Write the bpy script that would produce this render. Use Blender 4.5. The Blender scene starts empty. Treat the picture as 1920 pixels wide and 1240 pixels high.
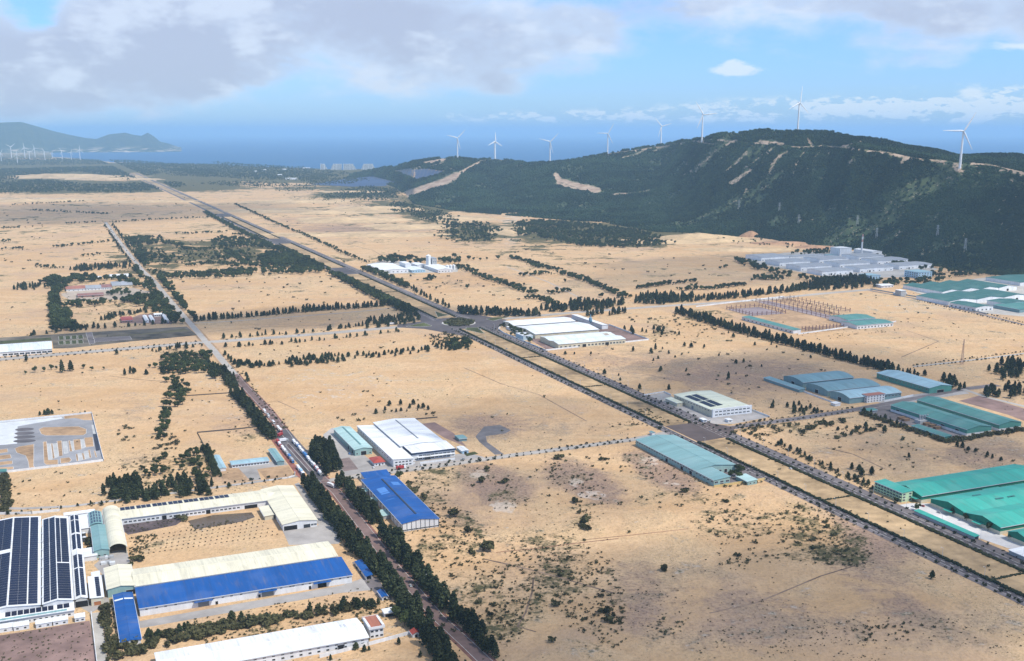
import bpy, math, random
import numpy as np
from mathutils import Vector, Matrix, noise as mnoise

random.seed(7); np.random.seed(7)
sc = bpy.context.scene
COL = sc.collection
R = math.radians

# ------------------------------------------------------------------ camera
CAM_H = 350.0
F_PX, CX, CY = 2032.0, 960.0, 767.0          # focal length and principal point in photo pixels (1920 wide)
PITCH = math.atan2(520.0, F_PX)
cam = bpy.data.cameras.new('camera')
cam.sensor_width = 36.0
cam.lens = F_PX / 1920.0 * 36.0
cam.shift_y = (CY - 620.0) / 1920.0
cam.clip_start = 5.0
cam.clip_end = 600000.0
camo = bpy.data.objects.new('camera', cam)
camo.location = (0, 0, CAM_H)
camo.rotation_euler = (math.pi / 2 - PITCH, 0, 0)
COL.objects.link(camo)
sc.camera = camo

# ------------------------------------------------------------------ light and sky
SUN_AZ = R(118.0)         # clockwise from +Y: from the right, a little behind the camera
SUN_EL = R(56.0)
world = bpy.data.worlds.new('World'); sc.world = world
world.use_nodes = True
SKY_STRENGTH = 0.1

sd = bpy.data.lights.new('sun', 'SUN')
sd.energy = 4.0; sd.angle = R(0.55); sd.color = (1.0, 0.95, 0.87)
so = bpy.data.objects.new('sun', sd)
sv = Vector((math.sin(SUN_AZ) * math.cos(SUN_EL), math.cos(SUN_AZ) * math.cos(SUN_EL), math.sin(SUN_EL)))
so.rotation_euler = sv.to_track_quat('Z', 'Y').to_euler()
so.location = (0, 0, 600)
COL.objects.link(so)

sc.view_settings.view_transform = 'Standard'
sc.view_settings.look = 'None'
sc.view_settings.exposure = 0.15
sc.view_settings.gamma = 1.0
sc.view_settings.use_curve_mapping = False
sc.cycles.max_bounces = 5
sc.cycles.diffuse_bounces = 2
sc.cycles.glossy_bounces = 2
sc.cycles.volume_bounces = 1
sc.cycles.use_denoising = True

# ------------------------------------------------------------------ photo pixel -> place helpers
_cp, _sp = math.cos(PITCH), math.sin(PITCH)

def ray(px, py):
    xr = (px - CX) / F_PX; yr = (CY - py) / F_PX
    return Vector((xr, _cp + yr * _sp, -_sp + yr * _cp))

def G(px, py, z=0.0):
    """the point at height z seen at this pixel of the photograph"""
    d = ray(px, py)
    t = (z - CAM_H) / d.z
    return Vector((d.x * t, d.y * t, z))

def P(px, py, dist):
    """the point at horizontal range dist seen at this pixel"""
    d = ray(px, py); t = dist / math.hypot(d.x, d.y)
    return Vector((d.x * t, d.y * t, CAM_H + d.z * t))

def proj(X, Y, Z):
    """world -> photo pixels (numpy)"""
    Zc = Z - CAM_H
    f = Y * _cp - Zc * _sp
    u = Y * _sp + Zc * _cp
    f = np.where(f < 1.0, 1.0, f)
    return CX + X / f * F_PX, CY - u / f * F_PX

GRID = R(22.8)
UV = Vector((-math.sin(GRID), math.cos(GRID), 0))    # along the avenue, away from the camera
VV = Vector((math.cos(GRID), math.sin(GRID), 0))     # across, to the right
def ga(p): return p.dot(UV)
def gb(p): return p.dot(VV)

# ------------------------------------------------------------------ node helpers
class NT:
    def __init__(s, tree): s.t = tree; s.n = tree.nodes; s.l = tree.links
    def new(s, typ, **kw):
        n = s.n.new(typ)
        for k, v in kw.items(): setattr(n, k, v)
        return n
    def _in(s, sock, v):
        if hasattr(v, 'is_linked') or hasattr(v, 'links'): s.l.new(v, sock)
        else:
            try: sock.default_value = v
            except Exception: sock.default_value = (*v, 1.0)
    def math(s, op, a, b=None, c=None, clamp=False):
        n = s.new('ShaderNodeMath', operation=op, use_clamp=clamp)
        s._in(n.inputs[0], a)
        if b is not None: s._in(n.inputs[1], b)
        if c is not None: s._in(n.inputs[2], c)
        return n.outputs[0]
    def vmath(s, op, a, b=None):
        n = s.new('ShaderNodeVectorMath', operation=op)
        s._in(n.inputs[0], a)
        if b is not None: s._in(n.inputs[1], b)
        return n.outputs[0]
    def noise(s, vec, scale, detail=3.0, rough=0.55, dist=0.0):
        n = s.new('ShaderNodeTexNoise'); s._in(n.inputs['Vector'], vec)
        n.inputs['Scale'].default_value = scale; n.inputs['Detail'].default_value = detail
        n.inputs['Roughness'].default_value = rough; n.inputs['Distortion'].default_value = dist
        return n.outputs['Fac']
    def ramp(s, v, a, b, lo=0.0, hi=1.0, smooth=True):
        n = s.new('ShaderNodeMapRange', interpolation_type='SMOOTHSTEP' if smooth else 'LINEAR')
        s._in(n.inputs[0], v); s._in(n.inputs[1], a); s._in(n.inputs[2], b); s._in(n.inputs[3], lo); s._in(n.inputs[4], hi)
        return n.outputs[0]
    def mix(s, f, a, b, blend='MIX'):
        n = s.new('ShaderNodeMix', data_type='RGBA', blend_type=blend)
        s._in(n.inputs[0], f)
        for i, v in ((6, a), (7, b)):
            if hasattr(v, 'links'): s.l.new(v, n.inputs[i])
            else: n.inputs[i].default_value = (v[0], v[1], v[2], 1.0)
        return n.outputs[2]

def srgb(r, g, b):
    def f(c):
        c /= 255.0
        return c / 12.92 if c <= 0.04045 else ((c + 0.055) / 1.055) ** 2.4
    return (f(r), f(g), f(b))

MATS = {}
def base_mat(name):
    m = bpy.data.materials.new(name); m.use_nodes = True
    nt = NT(m.node_tree)
    b = m.node_tree.nodes['Principled BSDF']
    b.inputs['Roughness'].default_value = 0.85
    try: b.inputs['Specular IOR Level'].default_value = 0.25
    except Exception: pass
    return m, nt, b

def mat(name, col, rough=0.8, var=0.12, scale=0.5, spec=0.25, metal=0.0, stretch=(1, 1, 1), bump=0.0, coord='Object'):
    """plain surface with uneven tone (dust, weather)"""
    if name in MATS: return MATS[name]
    m, nt, b = base_mat(name)
    tc = nt.new('ShaderNodeTexCoord')
    v = nt.vmath('MULTIPLY', tc.outputs[coord], stretch)
    n1 = nt.noise(v, scale, 4, 0.6)
    n2 = nt.noise(v, scale * 0.11, 2, 0.5)
    s = nt.math('ADD', nt.math('MULTIPLY', n1, 0.6), nt.math('MULTIPLY', n2, 0.7))
    k = nt.ramp(s, 0.4, 0.9, 1.0 - var * 1.3, 1.0 + var * 0.7, False)
    c = nt.mix(1.0, col, (1, 1, 1), 'MULTIPLY')
    mul = nt.new('ShaderNodeVectorMath', operation='SCALE'); mul.inputs[0].default_value = col
    nt.l.new(k, mul.inputs['Scale'])
    nt.l.new(mul.outputs[0], b.inputs['Base Color'])
    b.inputs['Roughness'].default_value = rough
    b.inputs['Metallic'].default_value = metal
    try: b.inputs['Specular IOR Level'].default_value = spec
    except Exception: pass
    if bump:
        bp = nt.new('ShaderNodeBump'); bp.inputs['Strength'].default_value = bump; bp.inputs['Distance'].default_value = 0.3
        nt.l.new(n1, bp.inputs['Height']); nt.l.new(bp.outputs[0], b.inputs['Normal'])
    MATS[name] = m
    return m

# ------------------------------------------------------------------ sky shader (clouds belong to the sky: real directions round the place)
def build_sky():
    nt = NT(world.node_tree)
    bg = world.node_tree.nodes['Background']
    sky = nt.new('ShaderNodeTexSky', sky_type='NISHITA')
    sky.sun_disc = False; sky.sun_elevation = SUN_EL; sky.sun_rotation = SUN_AZ
    sky.altitude = 0; sky.air_density = 1.2; sky.dust_density = 0.3; sky.ozone_density = 2.5
    tc = nt.new('ShaderNodeTexCoord')
    d = nt.vmath('NORMALIZE', tc.outputs['Generated'])
    sep = nt.new('ShaderNodeSeparateXYZ'); nt.l.new(d, sep.inputs[0])
    az = nt.math('MULTIPLY', nt.math('ARCTAN2', sep.outputs[0], sep.outputs[1]), 57.2958)
    el = nt.math('MULTIPLY', nt.math('ARCSINE', sep.outputs[2]), 57.2958)
    comb = nt.new('ShaderNodeCombineXYZ')
    nt.l.new(az, comb.inputs[0]); nt.l.new(nt.math('MULTIPLY', el, 1.8), comb.inputs[1])
    big = nt.noise(comb.outputs[0], 0.10, 5, 0.55)
    w1 = nt.noise(comb.outputs[0], 0.16, 4, 0.6)
    cs = nt.vmath('ADD', comb.outputs[0], (31.0, 17.0, 5.0))
    w2 = nt.noise(cs, 0.16, 4, 0.6)
    azw = nt.math('ADD', az, nt.math('MULTIPLY', nt.math('SUBTRACT', w1, 0.5), 7.0))
    elw = nt.math('ADD', el, nt.math('MULTIPLY', nt.math('SUBTRACT', w2, 0.5), 3.2))
    def blob(px, py, rx, ry, w, a=None, e=None):
        r = ray(px, py); a0 = math.degrees(math.atan2(r.x, r.y)); e0 = math.degrees(math.atan2(r.z, math.hypot(r.x, r.y)))
        k = 57.2958 / F_PX
        x = nt.math('DIVIDE', nt.math('SUBTRACT', a or azw, a0), rx * k)
        y = nt.math('DIVIDE', nt.math('SUBTRACT', e or elw, e0), ry * k)
        q = nt.math('ADD', nt.math('MULTIPLY', x, x), nt.math('MULTIPLY', y, y))
        return nt.math('MULTIPLY', nt.math('EXPONENT', nt.math('MULTIPLY', q, -1.0)), w)
    def total(l):
        s = l[0]
        for q in l[1:]: s = nt.math('ADD', s, q)
        return s
    # large lavender-grey cloud masses
    mass = total([blob(60, 130, 230, 85, 1.0), blob(250, 90, 180, 80, 0.9), blob(520, 15, 330, 70, 1.1),
                  blob(800, 80, 200, 80, 1.0), blob(1060, 70, 130, 60, 0.7), blob(900, 155, 90, 32, 0.6), blob(400, 140, 90, 45, 0.5),
                  blob(1420, -5, 230, 55, 0.9), blob(1800, 20, 210, 60, 0.8), blob(60, 20, 60, 40, -0.5), blob(1600, 95, 260, 40, 0.25),
                  blob(-250, 60, 200, 120, 0.7), blob(2150, 40, 200, 70, 0.7)])
    over = nt.math('MULTIPLY', nt.ramp(el, 9.0, 18.0), nt.math('MULTIPLY', big, 1.1))     # broken cloud higher up, all round
    mass = nt.math('ADD', mass, over)
    mass = nt.math('ADD', mass, nt.math('MULTIPLY', nt.math('SUBTRACT', big, 0.5), 1.1))
    det = nt.noise(nt.vmath('MULTIPLY', comb.outputs[0], (1.0, 1.25, 1.0)), 0.34, 5, 0.55, 0.3)
    mass = nt.math('ADD', mass, nt.math('MULTIPLY', nt.math('SUBTRACT', det, 0.5), 0.85))
    mfac = nt.math('MULTIPLY', nt.ramp(mass, 0.24, 0.85), 0.88)
    thick = nt.ramp(nt.math('ADD', mass, nt.math('MULTIPLY', nt.math('SUBTRACT', w2, 0.5), 1.6)), 0.45, 1.35)
    mcol = nt.mix(thick, CLOUD_THIN, CLOUD_THICK)
    mcol = nt.mix(nt.math('MULTIPLY', nt.ramp(nt.math('ADD', w1, nt.math('MULTIPLY', nt.math('SUBTRACT', det, 0.5), 0.6)), 0.48, 0.66), 0.75), mcol, CLOUD_LIT)
    # blue of the clear air: the Nishita sky, a little more saturated low down as the moist sea air is
    hs = nt.new('ShaderNodeHueSaturation'); hs.inputs['Saturation'].default_value = SKY_SAT; hs.inputs['Value'].default_value = SKY_VAL
    nt.l.new(sky.outputs[0], hs.inputs['Color'])
    col = nt.mix(nt.ramp(el, 2.0, 20.0, 1.0, 0.35), hs.outputs[0], SKY_TINT, 'MULTIPLY')
    col = nt.mix(mfac, col, mcol)
    # small bright cumulus: a lone one and a band over the sea to the right
    fine = nt.new('ShaderNodeCombineXYZ'); nt.l.new(az, fine.inputs[0]); nt.l.new(nt.math('MULTIPLY', el, 2.6), fine.inputs[1])
    f1 = nt.noise(fine.outputs[0], 0.55, 5, 0.62)
    f2 = nt.noise(nt.vmath('ADD', fine.outputs[0], (9, 4, 2)), 1.6, 4, 0.6)
    aw = nt.math('ADD', az, nt.math('MULTIPLY', nt.math('SUBTRACT', f2, 0.5), 1.2))
    ew = nt.math('ADD', el, nt.math('MULTIPLY', nt.math('SUBTRACT', f1, 0.5), 0.7))
    small = [blob(1378, 132, 46, 13, 1.15, aw, ew), blob(1372, 122, 20, 12, 0.5, aw, ew), blob(1905, 88, 55, 9, 0.8, aw, ew),
             blob(1820, 178, 28, 17, 0.9, aw, ew), blob(1560, 130, 60, 8, 0.25, aw, ew)]
    small = nt.ramp(total(small), 0.3, 0.85)
    band = total([blob(1050, 217, 260, 11, 1.15, az, ew), blob(1560, 204, 300, 22, 1.3, az, ew), blob(1850, 190, 160, 26, 1.1, az, ew),
                  blob(2150, 195, 240, 25, 0.7, az, ew)])
    band = nt.ramp(nt.math('MULTIPLY', band, nt.ramp(nt.math('ADD', f1, nt.math('MULTIPLY', nt.math('SUBTRACT', f2, 0.5), 0.5)), 0.40, 0.62)), 0.2, 0.75)
    col = nt.mix(nt.math('MULTIPLY', band, 0.85), col, CLOUD_WHITE)
    col = nt.mix(nt.math('MULTIPLY', small, 0.85), col, CLOUD_WHITE)
    nt.l.new(col, bg.inputs['Color'])
    bg.inputs['Strength'].default_value = SKY_STRENGTH

CLOUD_THIN = (6.1, 7.2, 8.9); CLOUD_THICK = (4.75, 5.2, 6.45); CLOUD_LIT = (7.3, 8.0, 9.1); CLOUD_WHITE = (7.4, 8.4, 9.4)
SKY_SAT, SKY_VAL, SKY_TINT = 1.0, 1.0, (0.64, 1.03, 1.95)
build_sky()

# ------------------------------------------------------------------ object helpers
def obj(name, mesh, parent=None, loc=None, **props):
    o = bpy.data.objects.new(name, mesh)
    COL.objects.link(o)
    if parent is not None: o.parent = parent
    if loc is not None: o.location = loc
    for k, v in props.items():
        if v is not None: o[k] = v
    return o

def tag(o, label, cat, group=None):
    o['label'] = label; o['category'] = cat
    if group: o['group'] = group
    return o

def mesh_np(name, V, Fq, mats=None, smooth=False, midx=None):
    me = bpy.data.meshes.new(name)
    me.from_pydata([tuple(v) for v in V], [], [tuple(f) for f in Fq])
    for m in (mats or []): me.materials.append(m)
    if midx is not None: me.polygons.foreach_set('material_index', midx)
    if smooth: me.polygons.foreach_set('use_smooth', [True] * len(me.polygons))
    me.update()
    return me

class MB:
    """collects boxes, prisms and strips into one mesh"""
    def __init__(s): s.v = []; s.f = []; s.m = []; s.mats = []
    def mi(s, m):
        if m not in s.mats: s.mats.append(m)
        return s.mats.index(m)
    def face(s, pts, m):
        i = len(s.v); s.v += [tuple(p) for p in pts]; s.f.append(tuple(range(i, i + len(pts)))); s.m.append(s.mi(m))
    def box(s, x0, y0, z0, x1, y1, z1, m, bottom=True):
        i = len(s.v)
        s.v += [(x0, y0, z0), (x1, y0, z0), (x1, y1, z0), (x0, y1, z0), (x0, y0, z1), (x1, y0, z1), (x1, y1, z1), (x0, y1, z1)]
        fs = [(0, 1, 5, 4), (1, 2, 6, 5), (2, 3, 7, 6), (3, 0, 4, 7), (4, 5, 6, 7)]
        if bottom: fs.append((3, 2, 1, 0))
        k = s.mi(m)
        for f in fs: s.f.append(tuple(i + q for q in f)); s.m.append(k)
    def prism(s, prof, y0, y1, m, axis='y'):
        """closed profile [(a,z)] swept from y0 to y1 (axis y: a is x; axis x: a is y)"""
        i = len(s.v); n = len(prof); k = s.mi(m)
        for y in (y0, y1):
            for a, z in prof: s.v.append((a, y, z) if axis == 'y' else (y, a, z))
        for j in range(n):
            q = (j + 1) % n
            s.f.append((i + j, i + q, i + n + q, i + n + j)); s.m.append(k)
        s.f.append(tuple(i + j for j in range(n))[::-1]); s.m.append(k)
        s.f.append(tuple(i + n + j for j in range(n))); s.m.append(k)
    def tube(s, p, q, r0, r1, m, n=8, cap=True):
        p, q = Vector(p), Vector(q); d = (q - p).normalized()
        a = d.orthogonal().normalized(); b = d.cross(a); i = len(s.v); k = s.mi(m)
        for c, r in ((p, r0), (q, r1)):
            for j in range(n):
                t = 2 * math.pi * j / n
                s.v.append(tuple(c + a * (r * math.cos(t)) + b * (r * math.sin(t))))
        for j in range(n):
            w = (j + 1) % n
            s.f.append((i + j, i + w, i + n + w, i + n + j)); s.m.append(k)
        if cap:
            s.f.append(tuple(i + n + j for j in range(n))); s.m.append(k)
            s.f.append(tuple(i + j for j in range(n))[::-1]); s.m.append(k)
    def mesh(s, name, smooth=False):
        me = bpy.data.meshes.new(name)
        me.from_pydata(s.v, [], s.f)
        for m in s.mats: me.materials.append(m)
        me.polygons.foreach_set('material_index', s.m)
        if smooth: me.polygons.foreach_set('use_smooth', [True] * len(me.polygons))
        me.update()
        return me
    def obj(s, name, parent=None, loc=None, smooth=False, **props):
        return obj(name, s.mesh(name, smooth), parent, loc, **props)
# ------------------------------------------------------------------ ground
def blobsum(px, py, blobs):
    out = np.zeros_like(px)
    for b in blobs:
        cx, cy, rx, ry, w = b[:5]; rot = R(b[5]) if len(b) > 5 else 0.0
        dx, dy = px - cx, py - cy
        x = (dx * math.cos(rot) + dy * math.sin(rot)) / rx; y = (-dx * math.sin(rot) + dy * math.cos(rot)) / ry
        q = x * x + y * y
        out += w * np.exp(-q * q * 0.7)
    return out

# land cover as it lies on the ground, plus some cloud shade painted as soil (centre and size read off the photograph, stored per vertex of the ground sheet)
SCRUB = [(290, 304.5, 130, 1.8, -2.2), (110, 309, 70, 1.4, -1.6), (480, 312, 60, 1.2, -1.4), (60, 298, 60, 1.5, -1.6), (400, 318, 50, 1.4, -1.5), (30, 322, 60, 1.8, -1.5), (560, 345, 50, 2, -1.2), (60, 314, 340, 18, 1.8), (330, 320, 260, 14, 1.7), (540, 328, 210, 13, 1.7), (420, 316, 300, 10, 1.4), (40, 347, 190, 13, 1.6), (200, 352, 230, 10, 1.5), (640, 338, 120, 12, 1.2),
         (840, 1010, 60, 60, 0.75, 30), (1080, 1100, 70, 100, 0.85, -25), (1030, 1050, 90, 40, 0.7, 20), (960, 1110, 60, 60, 0.55), (1130, 1150, 30, 60, 0.8, -10), (900, 1150, 60, 90, 0.5, -30), (1360, 985, 70, 30, 0.7), (1460, 985, 70, 24, 0.6), (1560, 980, 70, 24, 0.8, 20), (1580, 1010, 70, 30, 0.5, 25), (1500, 1030, 60, 30, 0.7),
         (1080, 905, 70, 30, 0.6, 20), (945, 930, 60, 32, 0.6, 25), (1230, 885, 80, 24, 0.6, 25), (1240, 940, 80, 20, 0.45), (820, 890, 60, 20, 0.5), (1330, 930, 70, 14, 0.5), (1470, 900, 80, 14, 0.4, 25), (1400, 1200, 240, 40, 0.2), (1720, 1200, 200, 40, 0.22), (1250, 1140, 60, 60, 0.35),
         (210, 352, 190, 9, 1.2), (330, 345, 110, 10, 1.0), (660, 318, 160, 10, 1.2),
         (150, 331, 85, 5, -1.6), (215, 338, 60, 4, -0.8), (60, 374, 140, 4, -1.3), (270, 362, 110, 4, -0.7), (400, 335, 60, 3, -0.6),
         (690, 357, 70, 12, 1.2), (635, 366, 50, 8, 1.0), (770, 386, 90, 16, 1.1), (565, 354, 50, 5, 0.7), (800, 402, 40, 16, 0.9),
         (880, 437, 62, 20, 1.1), (1110, 437, 170, 22, 1.3), (1015, 432, 55, 18, 0.9), (1215, 447, 60, 18, 1.2),
         (330, 470, 110, 24, 0.75), (470, 478, 110, 26, 0.8), (600, 492, 60, 10, 0.8), (270, 500, 70, 20, 0.8), (220, 560, 110, 40, 0.55),
         (860, 632, 46, 10, 1.1), (830, 528, 60, 12, 0.5), (345, 668, 50, 18, 0.7), (330, 880, 90, 30, 0.7), (300, 900, 100, 30, 0.5),
         (450, 820, 50, 12, 0.6), (810, 930, 40, 45, 0.65), (875, 1000, 30, 30, 0.5), (1095, 965, 28, 30, 0.6), (1530, 985, 60, 32, 0.75, 20),
         (1375, 975, 55, 30, 0.6), (1565, 1035, 60, 28, 0.65, 25), (1400, 1050, 60, 18, 0.5), (1060, 1070, 70, 45, 0.6), (1135, 1130, 32, 70, 0.6, -15),
         (905, 1095, 16, 50, 0.55), (945, 1170, 50, 40, 0.4), (1420, 800, 60, 16, 0.8), (1530, 800, 110, 30, 0.45), (1330, 590, 60, 14, 0.6),
         (1250, 625, 90, 16, 0.55), (1690, 1175, 90, 30, 0.25), (820, 1010, 60, 30, 0.5), (1150, 800, 60, 14, 0.4), (1210, 788, 40, 12, 0.7),
         (1000, 470, 60, 14, 0.5), (1110, 490, 70, 12, 0.4), (1290, 600, 60, 14, 0.4), (1480, 740, 120, 22, 0.4), (690, 420, 110, 10, 0.25),
         (640, 400, 60, 10, 0.3), (560, 1170, 200, 24, 0.8, -8), (220, 1130, 22, 90, 0.7, -10), (280, 1010, 30, 22, 0.6), (1920, 700, 60, 22, 0.8)]
SOIL = [(150, 398, 230, 34, 0.3), (120, 470, 180, 30, 0.25), (560, 605, 170, 14, 0.4), (930, 905, 75, 34, 1.0, 20),  # first and third blobs paint cloud shade as a soil tone
        (1095, 905, 85, 34, 1.0, 22), (1240, 885, 80, 26, 1.0, 28), (1340, 1090, 130, 40, 0.35), (1640, 1010, 90, 34, 0.85, 28), (1640, 1090, 120, 40, 0.6, 28),
        (1180, 1110, 60, 80, 0.55), (1400, 1170, 200, 60, 0.5), (1750, 1180, 160, 50, 0.45), (1010, 1060, 110, 50, 0.5), (1330, 690, 200, 30, 0.5),  # last blob and the next two paint cloud shade
        (1420, 720, 160, 40, 0.5), (1650, 860, 150, 30, 0.45), (1860, 850, 90, 30, 0.7), (900, 800, 70, 22, 0.45), (1000, 800, 160, 30, 0.35),
        (430, 890, 60, 20, 0.7), (450, 800, 60, 18, 0.5), (610, 1180, 60, 20, 0.5), (620, 420, 140, 18, 0.5), (720, 432, 140, 8, 0.5),
        (890, 525, 110, 20, 0.4), (1100, 660, 140, 30, 0.4), (240, 770, 40, 40, 0.35), (260, 860, 40, 20, 0.4), (600, 540, 110, 18, 0.25),
        (130, 700, 160, 20, 0.25), (1780, 620, 150, 40, 0.2), (1500, 450, 80, 12, 0.6), (1390, 470, 90, 20, 0.2), (870, 960, 70, 50, 0.5)]
PALE = [(290, 304.5, 130, 1.8, 1.2), (110, 309, 70, 1.4, 0.9), (945, 952, 24, 12, 1.2), (1110, 928, 30, 9, 1.1), (1080, 905, 14, 8, 1.0), (1230, 865, 30, 9, 0.8), (1260, 905, 18, 6, 0.8), (900, 890, 18, 8, 0.8),
        (800, 420, 80, 14, 0.4), (960, 430, 24, 34, 0.8), (150, 331, 85, 5, 1.0), (60, 374, 130, 3, 0.8), (690, 395, 60, 14, 0.6), (1300, 440, 50, 10, 0.5),
        (1750, 570, 160, 18, 0.4), (430, 740, 60, 40, 0.3), (640, 720, 120, 30, 0.35), (420, 303, 230, 2.5, 1.6), (60, 288, 60, 3, 1.4)]

COAST_PX = [-3000, 60, 94, 99, 150, 186, 221, 340, 430, 560, 700, 800, 900, 1100, 2200, 5000]
COAST_Y  = [275, 278, 281, 291, 294, 298, 302, 304, 308, 314, 318, 320, 322, 330, 330, 330]
def az_of(px, py=300):
    r = ray(px, py); return math.atan2(r.x, r.y)
COAST_AZ = [az_of(a, b) for a, b in zip(COAST_PX, COAST_Y)]
COAST_D = [math.hypot(*G(960, b).xy) for b in COAST_Y]
def coast(az): return np.interp(az, COAST_AZ, COAST_D)

def build_ground():
    pxs = np.concatenate([np.arange(-3000, -100, 120), np.arange(-100, 2020, 4.0), np.arange(2020, 5000, 120)])
    azs = np.array([az_of(p) for p in pxs])
    pys = np.concatenate([[9000, 5000, 3200, 2400, 1900, 1600, 1400], np.arange(1300, 700, -5.0), np.arange(700, 420, -3.0), np.arange(420, 300, -1.5), np.arange(300, 276, -0.7)])
    ds = np.array([math.hypot(*G(960, p).xy) for p in pys])
    ds = np.concatenate([[0.5], ds, [30000, 45000, 70000]])
    A, D = np.meshgrid(azs, ds)
    X, Y = np.sin(A) * D, np.cos(A) * D
    cd = coast(A) * (1 + 0.012 * np.sin(A * 90) + 0.006 * np.sin(A * 260))
    t = np.clip((D - cd) / 260.0, 0, 1)
    Z = -14.0 * t * t * (3 - 2 * t)
    n_r, n_c = X.shape
    V = np.stack([X, Y, Z], -1).reshape(-1, 3)
    i = np.arange(n_r * n_c).reshape(n_r, n_c)
    Fq = np.stack([i[:-1, :-1], i[:-1, 1:], i[1:, 1:], i[1:, :-1]], -1).reshape(-1, 4)[:, ::-1]
    me = bpy.data.meshes.new('ground')
    me.vertices.add(len(V)); me.vertices.foreach_set('co', V.ravel())
    me.loops.add(Fq.size); me.loops.foreach_set('vertex_index', Fq.ravel().astype(np.int32))
    me.polygons.add(len(Fq)); me.polygons.foreach_set('loop_start', np.arange(0, Fq.size, 4, dtype=np.int32))
    me.polygons.foreach_set('use_smooth', np.ones(len(Fq), dtype=bool))
    me.update(calc_edges=True)
    px, py = proj(V[:, 0], V[:, 1], V[:, 2] * 0)
    far = V[:, 1] < 50
    r = blobsum(px, py, SCRUB); g = blobsum(px, py, SOIL); b = blobsum(px, py, PALE)
    r += np.clip((312 - py) / 6, 0, 1) * 0.55 * (py > 200)
    beach = np.exp(-((D - cd).ravel() + 190) ** 2 / (2 * 150.0 ** 2)); b += beach * 1.5; r -= beach * 1.5
    bb = V[:, 0] * VV.x + V[:, 1] * VV.y; lo, hi = gb(G(1560, 963)) - 8, gb(G(1560, 892)) + 8
    r[(bb > lo) & (bb < hi) & (V[:, 1] < G(243, 324).y)] = 0
    for arr in (r, g, b): arr[far] = 0
    col = np.stack([np.clip(r, 0, 1.5), np.clip(g, 0, 1.2), np.clip(b, 0, 1.2), np.ones_like(r)], -1).astype(np.float32)
    at = me.color_attributes.new('cover', 'FLOAT_COLOR', 'POINT')
    at.data.foreach_set('color', col.ravel())
    m, nt, bs = base_mat('sandy_ground')
    tc = nt.new('ShaderNodeTexCoord'); v = tc.outputs['Object']
    a = nt.new('ShaderNodeAttribute', attribute_name='cover')
    sp = nt.new('ShaderNodeSeparateColor'); nt.l.new(a.outputs['Color'], sp.inputs[0])
    ge = nt.new('ShaderNodeNewGeometry')
    dist = nt.vmath('LENGTH', ge.outputs['Position']); 
    ln = nt.new('ShaderNodeVectorMath', operation='LENGTH'); nt.l.new(ge.outputs['Position'], ln.inputs[0]); dist = ln.outputs['Value']
    n300 = nt.noise(v, 0.0032, 4, 0.55)
    n60 = nt.noise(v, 0.017, 4, 0.6, 0.6)
    n12 = nt.noise(v, 0.085, 4, 0.65)
    n3 = nt.noise(v, 0.33, 3, 0.65)
    n1 = nt.noise(v, 0.9, 2, 0.6)
    vs = nt.vmath('MULTIPLY', v, (0.35, 1.6, 1.0))
    streak = nt.noise(vs, 0.012, 4, 0.6, 1.0)
    k = nt.math('ADD', nt.math('MULTIPLY', n300, 0.5), nt.math('ADD', nt.math('MULTIPLY', n60, 0.35), nt.math('MULTIPLY', streak, 0.3)))
    sand = nt.mix(nt.ramp(k, 0.42, 0.74), SAND_A, SAND_B)
    sand = nt.mix(nt.math('MULTIPLY', nt.ramp(n12, 0.42, 0.66), 0.45), sand, SAND_C)
    pk = nt.noise(nt.vmath('ADD', v, (700.0, 300.0, 0.0)), 0.0055, 5, 0.6, 0.8)
    sand = nt.mix(nt.math('MULTIPLY', nt.ramp(pk, 0.50, 0.66), 0.55), sand, SAND_P)
    sand = nt.mix(nt.math('MULTIPLY', nt.ramp(n3, 0.44, 0.64), 0.40), sand, SAND_D)
    # mauve-brown dry soil with dead growth, and painted cloud shade
    gm = nt.ramp(nt.math('ADD', sp.outputs[1], nt.math('MULTIPLY', nt.math('SUBTRACT', nt.math('ADD', n60, nt.math('MULTIPLY', n12, 0.6)), 0.8), 1.5)), 0.18, 0.95)
    sand = nt.mix(nt.math('MULTIPLY', gm, 0.75), sand, SOIL_A)
    sand = nt.mix(nt.math('MULTIPLY', nt.math('MULTIPLY', gm, nt.ramp(n3, 0.46, 0.66)), 0.65), sand, SOIL_B)
    # pale washed patches
    pm = nt.ramp(nt.math('ADD', sp.outputs[2], nt.math('MULTIPLY', nt.math('SUBTRACT', nt.math('ADD', n12, nt.math('MULTIPLY', n60, 0.8)), 0.9), 3.2)), 0.45, 0.9)
    sand = nt.mix(nt.math('MULTIPLY', pm, 0.7), sand, PALE_A)
    # thin dry grass in sweeps
    gr = nt.ramp(nt.math('ADD', nt.math('MULTIPLY', n60, 0.7), nt.math('MULTIPLY', n300, 0.6)), 0.60, 0.76)
    sand = nt.mix(nt.math('MULTIPLY', nt.math('MULTIPLY', gr, nt.ramp(n1, 0.38, 0.62)), 0.42), sand, GRASS_DRY)
    # specks of low growth everywhere, dense where the cover says so
    dn = nt.ramp(dist, 500.0, 2500.0, 0.0, 0.13)
    c1 = nt.math('ADD', nt.math('MULTIPLY', n3, 0.55), nt.math('MULTIPLY', n1, 0.5))
    spk = nt.ramp(nt.math('ADD', c1, nt.math('ADD', nt.math('MULTIPLY', n60, 0.22), nt.math('MULTIPLY', n300, 0.12))), 0.79, 0.85)
    sand = nt.mix(nt.math('MULTIPLY', spk, 0.75), sand, SPECK)
    far = nt.ramp(dist, 1200.0, 4000.0)
    sc1 = nt.math('ADD', nt.math('MULTIPLY', n12, 0.8), nt.math('ADD', nt.math('MULTIPLY', n3, 0.55), nt.math('MULTIPLY', n60, 0.45)))
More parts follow.
